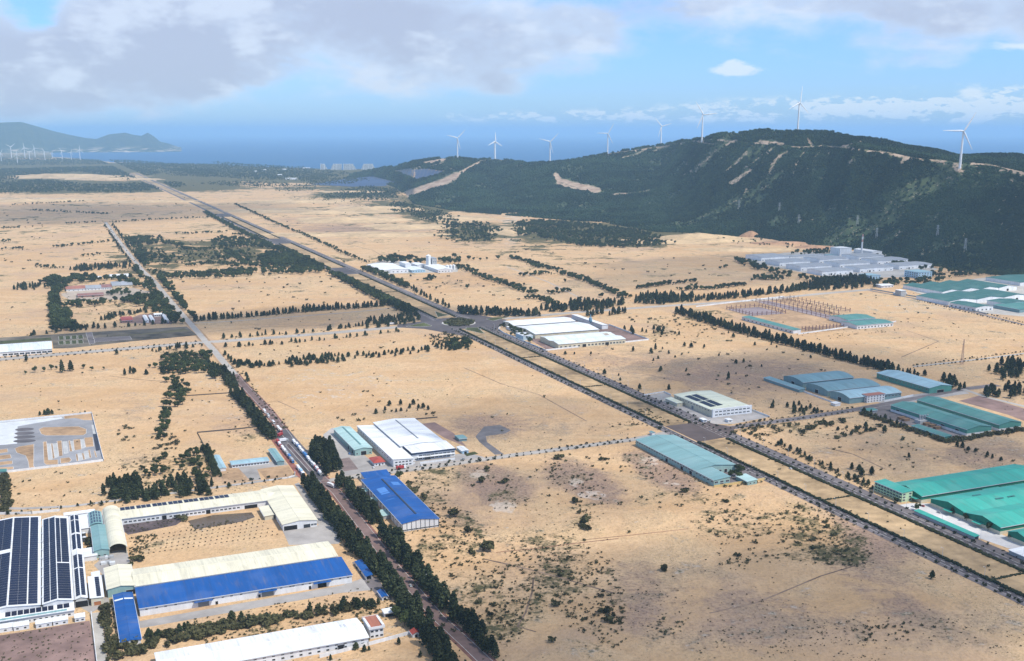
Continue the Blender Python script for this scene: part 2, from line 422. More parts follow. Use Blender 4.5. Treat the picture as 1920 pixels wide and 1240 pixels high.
    sc1 = nt.math('ADD', sc1, nt.math('MULTIPLY', far, nt.math('MULTIPLY', nt.math('SUBTRACT', nt.math('ADD', n60, n300), 1.0), 1.3)))
    cover = nt.math('MULTIPLY', nt.math('MINIMUM', sp.outputs[0], nt.ramp(dist, 2200.0, 5000.0, 0.78, 1.8)), nt.ramp(dist, 1500.0, 4500.0, 0.33, 0.62))
    sc1 = nt.math('ADD', sc1, nt.math('MULTIPLY', nt.math('SUBTRACT', n60, 0.5), 0.55))
    rm = nt.ramp(nt.math('ADD', sc1, cover), 1.10, 1.36)
    grn = nt.mix(nt.ramp(n1, 0.3, 0.7), SCRUB_A, SCRUB_B)
    c = nt.mix(nt.math('MULTIPLY', rm, 0.92), sand, grn)
    nt.l.new(c, bs.inputs['Base Color']); bs.inputs['Roughness'].default_value = 1.0
    bs.inputs['Specular IOR Level'].default_value = 0.05
    bp = nt.new('ShaderNodeBump'); bp.inputs['Strength'].default_value = 0.8; bp.inputs['Distance'].default_value = 1.0
    hgt = nt.math('ADD', nt.math('MULTIPLY', n12, 3.0), nt.math('ADD', nt.math('MULTIPLY', n3, 0.9), nt.math('MULTIPLY', n60, 7.0)))
    nt.l.new(hgt, bp.inputs['Height']); nt.l.new(bp.outputs[0], bs.inputs['Normal'])
    me.materials.append(m)
    return obj('ground', me, kind='structure')

SAND_A = (0.540, 0.342, 0.174); SAND_B = (0.71, 0.497, 0.295); SAND_C = (0.46, 0.300, 0.168); SAND_D = (0.41, 0.27, 0.148)
SAND_P = (0.45, 0.315, 0.215); SOIL_A = (0.30, 0.205, 0.16); SOIL_B = (0.14, 0.095, 0.08); PALE_A = (0.62, 0.52, 0.42); GRASS_DRY = (0.30, 0.24, 0.12)
SPECK = (0.16, 0.12, 0.06); SCRUB_A = (0.035, 0.046, 0.018); SCRUB_B = (0.105, 0.095, 0.040)
ground = build_ground()

# ------------------------------------------------------------------ sea
def build_sea():
    azs = np.linspace(R(-100), R(100), 60); ds = np.geomspace(3500, 260000, 40)
    A, D = np.meshgrid(azs, ds)
    V = np.stack([np.sin(A) * D, np.cos(A) * D, np.full_like(A, -4.0)], -1).reshape(-1, 3)
    n_r, n_c = A.shape; i = np.arange(n_r * n_c).reshape(n_r, n_c)
    Fq = np.stack([i[:-1, :-1], i[:-1, 1:], i[1:, 1:], i[1:, :-1]], -1).reshape(-1, 4)[:, ::-1]
    m, nt, b = base_mat('sea_water')
    tc = nt.new('ShaderNodeTexCoord'); v = tc.outputs['Object']
    n1 = nt.noise(v, 0.0009, 3, 0.5); n2 = nt.noise(v, 0.02, 3, 0.6)
    nt.l.new(nt.mix(nt.ramp(n1, 0.35, 0.7), (0.006, 0.078, 0.195), (0.008, 0.092, 0.222)), b.inputs['Base Color'])
    b.inputs['Roughness'].default_value = 0.45; b.inputs['Specular IOR Level'].default_value = 0.25
    bp = nt.new('ShaderNodeBump'); bp.inputs['Strength'].default_value = 0.5; bp.inputs['Distance'].default_value = 3.0
    nt.l.new(n2, bp.inputs['Height']); nt.l.new(bp.outputs[0], b.inputs['Normal'])
    return obj('sea', mesh_np('sea', V, Fq, [m], True), kind='structure')
build_sea()

# ------------------------------------------------------------------ wooded ridge with the turbines
# px, y of its foot, y and range of its crest, optional shoulder (y, range)
HILL = [(640, 336, 334, 9300), (690, 338, 320, 8900), (740, 352, 311, 8000), (775, 384, 303, 7200), (820, 392, 297, 7000), (858, 398, 294.5, 6800),
        (900, 401, 299, 7000), (930, 404, 296, 7600), (980, 408, 304, 6800), (1031, 412, 305, 6400), (1080, 416, 299, 6400), (1139, 420, 288.5, 6400),
        (1190, 430, 281, 6600), (1239, 438, 272, 6800), (1280, 438, 264, 6000), (1316, 440, 258, 5300), (1350, 442, 252, 5000), (1400, 446, 247, 4800),
        (1436, 448, 242, 4700), (1490, 456, 245, 4600), (1560, 465, 247.5, 4500), (1600, 470, 257, 4400, 272, 4000), (1640, 472, 259, 4500, 283, 3950),
        (1700, 485, 274, 4500, 294, 3850), (1760, 500, 281, 4500, 303, 3800), (1800, 508, 288, 4600, 309, 3700), (1850, 515, 289, 4600, 314, 3700),
        (1920, 522, 290, 4600, 325, 3600), (2150, 545, 292, 4600, 335, 3500), (2600, 560, 300, 4600, 345, 3500)]
def _hill_tables():
    az, d0, d1, z1, d2, z2 = [], [], [], [], [], []
    for h in HILL:
        px, by, cy, cd = h[:4]
        az.append(az_of(px, cy)); b = math.hypot(*G(px, by).xy); d0.append(b)
        c = P(px, cy, cd); d2.append(cd); z2.append(c.z)
        if len(h) > 4: s = P(px, h[4], h[5]); d1.append(h[5]); z1.append(s.z)
        else:
            t = 0.62; d1.append(b + (cd - b) * t); z1.append(c.z * 0.60)
    return [np.array(q) for q in (az, d0, d1, z1, d2, z2)]
HT = _hill_tables()
def hill_params(a): return [np.interp(a, HT[0], q) for q in HT[1:]]
def hill_base(a, d):
    """smooth height of the ridge at azimuth a, range d (numpy)"""
    d0, d1, z1, d2, z2 = hill_params(a)
    t1 = np.clip((d - d0) / (d1 - d0), 0, 1); t2 = np.clip((d - d1) / (d2 - d1), 0, 1)
    s1 = t1 * t1 * (1.55 - 0.55 * t1); s2 = t2 * (1.25 - 0.25 * t2)
    z = z1 * s1 + (z2 - z1) * s2
    back = np.clip((d - d2) / 1500.0, 0, 1.4)
    return z * (1 - np.clip(back, 0, 1) ** 1.3) - 25 * back - 6 * np.clip(1 - (d - d0) / 60.0, 0, 1)

CUTS = [  # bare ground on the ridge: polyline in photo pixels, half width px, strength
    ([(1290, 268), (1340, 262), (1395, 268), (1450, 270), (1500, 277), (1545, 274), (1600, 280), (1660, 287), (1720, 298), (1775, 303)], 2.0, 0.9),
    ([(1300, 266), (1335, 272)], 4, 0.8), ([(1380, 264), (1362, 272)], 4, 0.8), ([(1515, 262), (1522, 272)], 4.5, 0.9), ([(1425, 265), (1470, 270)], 4, 0.8),
    ([(1555, 276), (1600, 279)], 3, 0.9), ([(1610, 264), (1615, 268), (1580, 274)], 2.5, 0.9), ([(1650, 285), (1690, 293)], 4, 0.9), ([(1820, 308), (1860, 312), (1920, 326)], 4.5, 0.9),
    ([(1745, 301), (1775, 307)], 2.5, 0.8), ([(1795, 315), (1800, 325)], 7, 0.6), ([(1140, 290), (1185, 284), (1240, 276), (1290, 268)], 1.6, 0.7),
    ([(1342, 282), (1322, 304), (1300, 318), (1282, 330)], 1.6, 0.7), ([(1400, 286), (1375, 310), (1362, 322)], 1.8, 0.6), ([(1448, 278), (1440, 288)], 2.5, 0.8),
    ([(1475, 285), (1455, 300), (1442, 325)], 3, 0.65), ([(1508, 285), (1492, 310), (1486, 330)], 1.8, 0.6), ([(1405, 320), (1385, 336), (1370, 345)], 4, 0.6),
    ([(1420, 300), (1398, 316)], 2, 0.5), ([(1540, 282), (1525, 300)], 1.6, 0.5), ([(1210, 283), (1190, 291), (1165, 298)], 2.5, 0.5), ([(1255, 275), (1225, 285)], 3, 0.5),
    ([(1535, 335), (1560, 337), (1578, 341)], 1.8, 0.8), ([(1600, 300), (1590, 306)], 3, 0.5), ([(1700, 300), (1690, 305)], 4, 0.5), ([(1820, 328), (1840, 327)], 2, 0.5), ([(1885, 336), (1900, 339)], 2, 0.5),
    ([(1290, 310), (1275, 322)], 1.4, 0.5), ([(1320, 280), (1300, 295), (1285, 310)], 1.3, 0.5), ([(1365, 283), (1340, 310)], 1.2, 0.45), ([(1430, 290), (1415, 305)], 1.3, 0.5), ([(1560, 283), (1550, 292)], 1.5, 0.45),
    ([(1042, 328), (1050, 338), (1075, 346), (1100, 351), (1122, 357)], 6.5, 1.2), ([(1040, 330), (1048, 345), (1075, 354), (1120, 359)], 4.0, 1.2), ([(1150, 366), (1185, 363), (1220, 359)], 2.6, 1.0),
    ([(752, 372), (770, 362), (800, 352), (830, 342), (855, 330)], 9, 1.3), ([(748, 374), (790, 352), (850, 332), (880, 315), (898, 306)], 4, 1.2), ([(900, 303), (925, 300), (945, 302)], 2.0, 1.0),
    ([(795, 306), (815, 303), (832, 300)], 4, 1.1), ([(812, 312), (835, 305)], 2.5, 0.8), ([(1015, 318), (1020, 321)], 2, 0.9), ([(838, 314), (850, 320)], 2.5, 0.9),
    ([(830, 408), (890, 402)], 2.5, 0.3), ([(850, 392), (900, 396)], 3, 0.25), ([(765, 380), (800, 392), (830, 400)], 1.6, 0.9), ([(965, 312), (1000, 311)], 1.2, 0.6), ([(740, 322), (790, 314)], 1.5, 0.6)]
SOLAR_FIELDS = [[(742, 321), (800, 317), (838, 322), (815, 331), (782, 338), (760, 330)], [(586, 346), (650, 336), (700, 331), (742, 342), (720, 349), (660, 350)]]

def inpoly(px, py, poly):
    c = np.zeros(px.shape, bool); n = len(poly)
    for i in range(n):
        x1, y1 = poly[i]; x2, y2 = poly[(i + 1) % n]
        if y1 == y2: continue
        k = ((y1 > py) != (y2 > py)) & (px < (x2 - x1) * (py - y1) / (y2 - y1) + x1)
        c ^= k
    return c

def pl_dist(px, py, pts):
    best = np.full(px.shape, 1e9)
    for (x1, y1), (x2, y2) in zip(pts[:-1], pts[1:]):
        dx, dy = x2 - x1, y2 - y1
        t = np.clip(((px - x1) * dx + (py - y1) * dy) / (dx * dx + dy * dy), 0, 1)
        best = np.minimum(best, np.hypot(px - x1 - t * dx, py - y1 - t * dy))
    return best

def build_hill():
    pxs = np.concatenate([np.arange(645, 1960, 3.2), np.arange(1960, 2600, 18)])
    azs = np.array([az_of(p) for p in pxs])
    ts = np.concatenate([np.linspace(-0.02, 1.0, 110), np.linspace(1.0, 1.7, 18)[1:]])
    d0, d1, z1, d2, z2 = hill_params(azs)
    D = d0[None, :] + (d2 - d0)[None, :] * ts[:, None]
    over = ts > 1; D[over] = d2[None, :] + (ts[over, None] - 1) / 0.7 * 1900.0
    A = np.repeat(azs[None, :], len(ts), 0)
    Z = hill_base(A, D)
    X, Y = np.sin(A) * D, np.cos(A) * D
    amp = np.clip((D - d0[None, :]) / 500.0, 0, 1) * np.clip(z2[None, :] / 150.0, 0.1, 1) * (0.45 + 0.55 * np.clip(np.abs(D - d2[None, :]) / 300.0, 0, 1))
    N = np.zeros_like(Z); Gy = np.zeros_like(Z)
    for r in range(Z.shape[0]):
        for c in range(Z.shape[1]):
            p = Vector((X[r, c] * 0.0022, Y[r, c] * 0.0022, 0.3))
            N[r, c] = mnoise.fractal(p, 0.9, 2.1, 4)
            q = Vector(((X[r, c] + 0.45 * Y[r, c]) * 0.0052, (Y[r, c]) * 0.0011, 2.0))
            Gy[r, c] = 1.0 - abs(mnoise.noise(q)) * 2.0
    Z = Z + amp * (N * 16.0 - np.clip(Gy, 0, 1) * 12.0)
    V = np.stack([X, Y, Z], -1).reshape(-1, 3)
    n_r, n_c = X.shape; i = np.arange(n_r * n_c).reshape(n_r, n_c)
    Fq = np.stack([i[:-1, :-1], i[:-1, 1:], i[1:, 1:], i[1:, :-1]], -1).reshape(-1, 4)[:, ::-1]
    me = mesh_np('hill', V, Fq, [], True)
    px, py = proj(V[:, 0], V[:, 1], V[:, 2])
    bare = np.zeros(len(V))
    for pts, w, s in CUTS:
        dd = pl_dist(px, py, pts); bare = np.maximum(bare, s * np.clip(1.5 - dd / (w * (1.15 if s < 0.75 else 0.62)), 0, 1))
    for poly in SOLAR_FIELDS: bare = np.maximum(bare, 0.9 * inpoly(px, py, poly))
    behind = (np.repeat(ts[:, None], n_c, 1).ravel() > 1.0); bare[behind] = 0
    col = np.stack([bare, Gy.ravel(), bare * 0, np.ones_like(bare)], -1).astype(np.float32)
    me.color_attributes.new('bare', 'FLOAT_COLOR', 'POINT').data.foreach_set('color', col.ravel())
    m, nt, b = base_mat('hill_soil')
    tc = nt.new('ShaderNodeTexCoord'); v = tc.outputs['Object']
    at = nt.new('ShaderNodeAttribute', attribute_name='bare')
    sp = nt.new('ShaderNodeSeparateColor'); nt.l.new(at.outputs['Color'], sp.inputs[0])
    n1 = nt.noise(v, 0.03, 4, 0.65); n2 = nt.noise(v, 0.12, 3, 0.6); n3 = nt.noise(v, 0.006, 3, 0.5)
    grn = nt.mix(nt.ramp(n3, 0.35, 0.7), (0.036, 0.058, 0.026), (0.070, 0.092, 0.038))
    soil = nt.mix(nt.ramp(n1, 0.38, 0.62), (0.34, 0.22, 0.15), (0.50, 0.38, 0.27))
    soil = nt.mix(nt.math('MULTIPLY', nt.ramp(n2, 0.45, 0.65), 0.5), soil, (0.30, 0.22, 0.16))
    f = nt.ramp(nt.math('ADD', sp.outputs[0], nt.math('MULTIPLY', nt.math('SUBTRACT', nt.math('ADD', n2, n1), 1.0), 2.2)), 0.30, 0.75)
    nt.l.new(nt.mix(f, grn, soil), b.inputs['Base Color']); b.inputs['Roughness'].default_value = 1.0
    bp = nt.new('ShaderNodeBump'); bp.inputs['Strength'].default_value = 0.7; bp.inputs['Distance'].default_value = 4.0
    nt.l.new(n1, bp.inputs['Height']); nt.l.new(bp.outputs[0], b.inputs['Normal'])
    me.materials.append(m)
    o = obj('hill', me, kind='structure')
    return o, V, Fq, bare, X, Y, Z, behind
hill, HV, HF, HBARE, HX, HY, HZ, HBEHIND = build_hill()

from mathutils.bvhtree import BVHTree
HILL_BVH = BVHTree.FromPolygons([tuple(v) for v in HV], [tuple(int(q) for q in f) for f in HF])
def hill_z(x, y):
    hit = HILL_BVH.ray_cast(Vector((x, y, 2000)), Vector((0, 0, -1)))
    return hit[0].z if hit[0] is not None else 0.0
def on_hill(px, py):
    """first point of the ridge seen at this pixel"""
    o = Vector((0, 0, CAM_H)); d = ray(px, py).normalized()
    hit = HILL_BVH.ray_cast(o, d)
    return hit[0]

# ------------------------------------------------------------------ far headland across the bay
def build_headland():
    pk = [(-500, 236), (-300, 228), (-150, 240), (-60, 233), (0, 230), (40, 229), (65, 236), (100, 246), (130, 253), (160, 259), (180, 261), (205, 252), (235, 249), (250, 253),
          (265, 255), (277, 249), (290, 257), (300, 266), (318, 270), (336, 276.5), (342, 279)]
    xs = np.arange(-500, 343, 3.0); ys = np.interp(xs, [p[0] for p in pk], [p[1] for p in pk])
    ts = np.linspace(0, 2, 41); V = []
    for x, y in zip(xs, ys):
        front = 20800.0; crest = 24000.0
        c = P(x, y, crest); zc = max(c.z, 2.0); a = az_of(x, y)
        for t in ts:
            d = front + (crest - front) * t
            s = t if t <= 1 else 2 - t
            nz = mnoise.fractal(Vector((x * 0.03, t * 3.0, 1.0)), 0.9, 2.1, 4)
            rg = abs(mnoise.noise(Vector((x * 0.06 + t, t * 1.2, 4.0))))
            z = zc * (s ** 1.15) * (1 - 0.28 * rg * (1 - s) * 2) + nz * 30 * s * (1 - s) * 3 - 12 * (1 - s) ** 6
            V.append((math.sin(a) * d, math.cos(a) * d, z))
    n_c = len(ts); n_r = len(xs); i = np.arange(n_r * n_c).reshape(n_r, n_c)
    Fq = np.stack([i[:-1, :-1], i[:-1, 1:], i[1:, 1:], i[1:, :-1]], -1).reshape(-1, 4)
    m, nt, b = base_mat('headland_cover')
    tc = nt.new('ShaderNodeTexCoord'); v = tc.outputs['Object']
    se = nt.new('ShaderNodeSeparateXYZ'); nt.l.new(v, se.inputs[0])
    n1 = nt.noise(v, 0.004, 4, 0.65); n2 = nt.noise(v, 0.0012, 3, 0.5)
    low = nt.math('MULTIPLY', nt.ramp(se.outputs[2], 90.0, 10.0), nt.ramp(n1, 0.5, 0.62))
    c = nt.mix(nt.ramp(n1, 0.35, 0.7), (0.030, 0.050, 0.028), (0.065, 0.080, 0.045))
    c = nt.mix(low, c, (0.55, 0.45, 0.34))
    nt.l.new(c, b.inputs['Base Color']); b.inputs['Roughness'].default_value = 1.0
    obj('headland', mesh_np('headland', V, Fq, [m], True), kind='structure')
build_headland()

# ------------------------------------------------------------------ haze: sea air over the whole place
def build_haze():
    mb = MB(); m = bpy.data.materials.new('sea_haze'); m.use_nodes = True
    n = m.node_tree.nodes; n.remove(n['Principled BSDF'])
    pv = n.new('ShaderNodeVolumePrincipled')
    pv.inputs['Color'].default_value = HAZE_COL + (1,); pv.inputs['Density'].default_value = HAZE_DENS
    pv.inputs['Anisotropy'].default_value = 0.0
    m.node_tree.links.new(pv.outputs[0], n['Material Output'].inputs['Volume'])
    mb.box(-290000, -20000, -16, 290000, 290000, 640, m)
    o = mb.obj('haze', kind='stuff')
HAZE_COL = (0.47, 0.76, 1.0); HAZE_DENS = 4.0e-5
build_haze()

# ------------------------------------------------------------------ the clouds drifting over the plain and the ridge (above the picture); their shade falls on the land
def cloud(px, py, rx, ry, tau, rot=0.0, alt=1500.0, seed=0, z=0.0):
    g = G(px, py) if z == 0 else P(px, py, z)
    k = (alt - g.z) / math.tan(SUN_EL)
    c = Vector((g.x + math.sin(SUN_AZ) * k, g.y + math.cos(SUN_AZ) * k, alt))
    n_u, n_v = 40, 20; V = []; F = []; th = 190.0
    for j in range(n_v + 1):
        t = math.pi * j / n_v
        for i in range(n_u):
            a = 2 * math.pi * i / n_u
            d = Vector((math.sin(t) * math.cos(a), math.sin(t) * math.sin(a), math.cos(t)))
            w = 1.0 + 0.38 * mnoise.fractal(d * 1.6 + Vector((seed * 7.3, 1.0, seed)), 0.8, 2.1, 4)
            x, y = d.x * rx * w, d.y * ry * w
            V.append((x, y, d.z * th * (w if d.z > 0 else 0.35)))
    for j in range(n_v):
        for i in range(n_u): F.append((j * n_u + i, j * n_u + (i + 1) % n_u, (j + 1) * n_u + (i + 1) % n_u, (j + 1) * n_u + i)[::-1])
    m = bpy.data.materials.new('cloud_vapour'); m.use_nodes = True
    n = m.node_tree.nodes; n.remove(n['Principled BSDF']); pv = n.new('ShaderNodeVolumePrincipled')
    pv.inputs['Color'].default_value = (0.97, 0.97, 0.98, 1); pv.inputs['Density'].default_value = tau / (th * 1.35); pv.inputs['Anisotropy'].default_value = 0.4
    m.node_tree.links.new(pv.outputs[0], n['Material Output'].inputs['Volume'])
    o = obj('cloud', mesh_np('cloud', V, F, [m], True), None, c, kind='stuff'); o.rotation_euler = (0, 0, rot)
    return o
cloud(1740, 445, 1150, 400, 0.55, GRID, seed=1, z=3200)
cloud(1480, 1180, 300, 140, 1.05, GRID, seed=3)
cloud(1570, 712, 330, 230, 0.9, GRID, seed=4)
cloud(140, 400, 900, 700, 0.9, GRID, seed=5)
cloud(520, 604, 420, 120, 1.1, GRID, seed=6)
cloud(1860, 860, 200, 160, 0.8, GRID, seed=7)
cloud(1020, 800, 200, 130, 0.45, GRID, seed=8)
cloud(1080, 930, 150, 80, 0.5, GRID, seed=9)

DUNE = mat('dune_sand', (0.56, 0.40, 0.225), rough=1.0, var=0.35, scale=0.06, bump=0.6)
SPOIL = mat('spoil_earth', (0.44, 0.26, 0.15), rough=1.0, var=0.5, scale=0.08, bump=0.8)
def dune(px, py, rx, ry, h, m=None, rot=0.0, seed=0, steep=0.0):
    c = G(px, py); n_r, n_a = 14, 40; V = [(0, 0, h)]; F = []
    for j in range(1, n_r + 1):
        t = j / n_r
        for i in range(n_a):
            a = 2 * math.pi * i / n_a; w = 1 + 0.35 * mnoise.fractal(Vector((math.cos(a) * 1.3 + seed * 5, math.sin(a) * 1.3, seed)), 0.8, 2.0, 4)
            x, y = rx * t * w * math.cos(a), ry * t * w * math.sin(a)
            e = (0.5 + 0.5 * math.cos(math.pi * t)) ** (1.0 - 0.45 * steep); z = h * e * (1 + 0.35 * mnoise.noise(Vector((x * 0.02, y * 0.02, seed)))) - 0.35 * t ** 4
            V.append((x, y - ry * 0.25 * e, z))
    for i in range(n_a): F.append((0, 1 + i, 1 + (i + 1) % n_a))
    for j in range(n_r - 1):
        for i in range(n_a): F.append((1 + j * n_a + i, 1 + (j + 1) * n_a + i, 1 + (j + 1) * n_a + (i + 1) % n_a, 1 + j * n_a + (i + 1) % n_a))
    o = obj('sand_dune', mesh_np('sand_dune', V, F, [m or DUNE], True), None, c, kind='structure'); o.rotation_euler = (0, 0, rot)
for q in ((655, 412, 260, 200, 13), (700, 392, 220, 260, 15), (612, 398, 240, 150, 8), (560, 378, 300, 200, 8), (770, 425, 200, 160, 9), (500, 395, 260, 160, 6), (860, 410, 160, 200, 8), (955, 432, 90, 220, 7), (720, 440, 260, 110, 6), (600, 440, 240, 100, 5),
          (120, 332, 700, 330, 26), (215, 336, 420, 220, 14), (60, 376, 420, 160, 10), (290, 378, 260, 140, 8), (660, 360, 240, 160, 8), (1250, 452, 180, 120, 6)): dune(*q, seed=q[0] % 17)
dune(1300, 447, 150, 85, 17, DUNE, 0.2, 3, 1.0); dune(1345, 452, 150, 60, 9, DUNE, 0.1, 5, 1.0); dune(1407, 444, 38, 26, 20, SPOIL, 0, 4, 1.0); dune(1470, 457, 120, 40, 8, SPOIL, 0, 6, 1.0); dune(1530, 464, 90, 40, 7, SPOIL, 0, 7, 1.0); dune(1390, 468, 200, 70, 6, DUNE, 0, 8, 0.5)
# ------------------------------------------------------------------ materials of the buildings
def roofmat(name, col, axis='x', var=0.24, rough=0.55):
    st = (0.06, 1.0, 0.06) if axis == 'x' else (1.0, 0.06, 0.06)
    k = name + '_' + axis
    if k in MATS: return MATS[k]
    m = mat(k, col, rough=rough, var=var, scale=0.55, spec=0.3, stretch=st)
    nt = NT(m.node_tree); b = m.node_tree.nodes['Principled BSDF']; src = b.inputs['Base Color'].links[0].from_socket
    tc = nt.new('ShaderNodeTexCoord'); v = tc.outputs['Object']
    grime = nt.noise(nt.vmath('MULTIPLY', v, (0.12, 0.9, 1) if axis == 'x' else (0.9, 0.12, 1)), 0.35, 5, 0.65)
    fade = nt.noise(v, 0.035, 3, 0.55)
    c = nt.mix(nt.math('MULTIPLY', nt.ramp(grime, 0.52, 0.72), 0.30), src, (0.20, 0.16, 0.12))
    c = nt.mix(nt.math('MULTIPLY', nt.ramp(fade, 0.50, 0.66), 0.05), c, (0.62, 0.60, 0.56))
    se = nt.new('ShaderNodeSeparateXYZ'); nt.l.new(v, se.inputs[0])
    ln = nt.math('PINGPONG', se.outputs[1] if axis == 'x' else se.outputs[0], 3.0)      # lap joints of the sheets
    c = nt.mix(nt.math('MULTIPLY', nt.ramp(ln, 0.22, 0.0), 0.22), c, (0.10, 0.10, 0.10))
    nt.l.new(c, b.inputs['Base Color'])
    return m
ROOFC = {'white': (0.80, 0.81, 0.80), 'cream': (0.76, 0.71, 0.53), 'blue': (0.006, 0.088, 0.32), 'teal': (0.205, 0.365, 0.365), 'paleteal': (0.42, 0.60, 0.57),
         'bluegrey': (0.17, 0.31, 0.345), 'green': (0.045, 0.37, 0.29), 'darkgreen': (0.042, 0.145, 0.130), 'seagreen': (0.080, 0.235, 0.21), 'grey': (0.36, 0.38, 0.40),
         'red': (0.42, 0.07, 0.045), 'palecream': (0.76, 0.77, 0.58), 'tile': (0.40, 0.15, 0.09), 'rust': (0.30, 0.13, 0.10), 'skyblue': (0.33, 0.50, 0.55), 'milk': (0.72, 0.77, 0.76)}
def RM(n, axis): return roofmat('roof_' + n, ROOFC[n], axis)
WALLC = {'purewhite': (0.86, 0.87, 0.87), 'white': (0.76, 0.77, 0.77), 'cream': (0.66, 0.60, 0.44), 'teal': (0.30, 0.45, 0.42), 'green': (0.02, 0.20, 0.13), 'grey': (0.42, 0.43, 0.43), 'dusty': (0.52, 0.53, 0.50),
         'bluegrey': (0.20, 0.32, 0.34), 'lime': (0.52, 0.68, 0.42), 'navy': (0.03, 0.05, 0.10), 'seagreen': (0.10, 0.29, 0.24), 'yellow': (0.66, 0.50, 0.22), 'skyblue': (0.40, 0.60, 0.74), 'brick': (0.36, 0.20, 0.16)}
def WM(n): return mat('wall_' + n, WALLC[n], rough=0.9, var=0.2, scale=0.25, stretch=(1, 1, 0.25))
GLASS = mat('window_glass', (0.03, 0.04, 0.05), rough=0.2, var=0.2, spec=0.5)
FRAME = mat('window_frame', (0.62, 0.63, 0.63), var=0.1)
DARK = mat('dark_opening_paint', (0.02, 0.02, 0.022), rough=0.9, var=0.2)  # near-black paint for dark doors and for the shade inside openings
DOOR = mat('grey_door', (0.22, 0.24, 0.25), var=0.2, scale=1.0, stretch=(0.2, 0.2, 3))
SOLAR = mat('solar_glass', (0.010, 0.014, 0.040), rough=0.4, var=0.35, scale=0.35, spec=0.22)
ALU = mat('aluminium', (0.60, 0.62, 0.64), rough=0.45, var=0.1)
STEEL = mat('grey_steel', (0.34, 0.35, 0.36), rough=0.6)
CONC = mat('concrete', (0.46, 0.43, 0.38), var=0.25, scale=0.12)
_wm = {}
def window_mesh(w, h, frame=FRAME, glass=GLASS):
    k = (round(w, 2), round(h, 2), frame.name, glass.name)
    if k not in _wm:
        mb = MB(); t = max(0.10, 0.06 * min(w, h)); g = 0.02
        mb.box(-w / 2 + t, -0.03, t, w / 2 - t, 0.10, h - t, glass)
        mb.box(-w / 2, -0.09, 0, w / 2, 0.08, t, frame); mb.box(-w / 2, -0.09, h - t, w / 2, 0.08, h, frame)
        mb.box(-w / 2, -0.08, t, -w / 2 + t, 0.08, h - t, frame); mb.box(w / 2 - t, -0.08, t, w / 2, 0.08, h - t, frame)
        if w > 2.2: mb.box(-t / 2, -0.07, t, t / 2, 0.08, h - t, frame)
        _wm[k] = mb.mesh('window')
    return _wm[k]
_dm = {}
def door_mesh(w, h, m):
    k = (round(w, 2), round(h, 2), m.name)
    if k not in _dm:
        mb = MB(); mb.box(-w / 2, -0.05, 0.02, w / 2, 0.1, h, m)
        mb.box(-w / 2 - 0.2, -0.12, 0, -w / 2, 0.1, h + 0.2, FRAME); mb.box(w / 2, -0.12, 0, w / 2 + 0.2, 0.1, h + 0.2, FRAME); mb.box(-w / 2, -0.12, h, w / 2, 0.1, h + 0.2, FRAME)
        _dm[k] = mb.mesh('door')
    return _dm[k]

class Bd: pass
def rect(nl, nr, f, h):
    p, q, r = G(*nl, h), G(*nr, h), G(*f, h)
    a0 = (ga(p) + ga(q)) / 2; a1 = ga(r)
    if abs(gb(r) - gb(p)) < abs(gb(r) - gb(q)): b0, b1 = (gb(p) + gb(r)) / 2, gb(q)
    else: b0, b1 = gb(p), (gb(q) + gb(r)) / 2
    return a0, a1, b0, b1

def profile(kind, W, h, rise, n=10):
    if kind in ('gable',): return [(0, h), (W / 2, h + rise), (W, h)]
    if kind == 'mono0': return [(0, h), (W, h + rise)]       # low edge at 0
    if kind == 'mono1': return [(0, h + rise), (W, h)]
    if kind == 'flat': return [(0, h), (W, h)]
    if kind == 'barrel': return [(W / 2 - W / 2 * math.cos(math.pi * (0.12 + 0.76 * i / n)) / math.cos(math.pi * 0.12), h + rise * (math.sin(math.pi * (0.12 + 0.76 * i / n)) - math.sin(math.pi * 0.12)) / (1 - math.sin(math.pi * 0.12))) for i in range(n + 1)]
    if kind == 'arc': return [(W * i / n, h + rise * (1 - (2 * i / n - 1) ** 2)) for i in range(n + 1)]

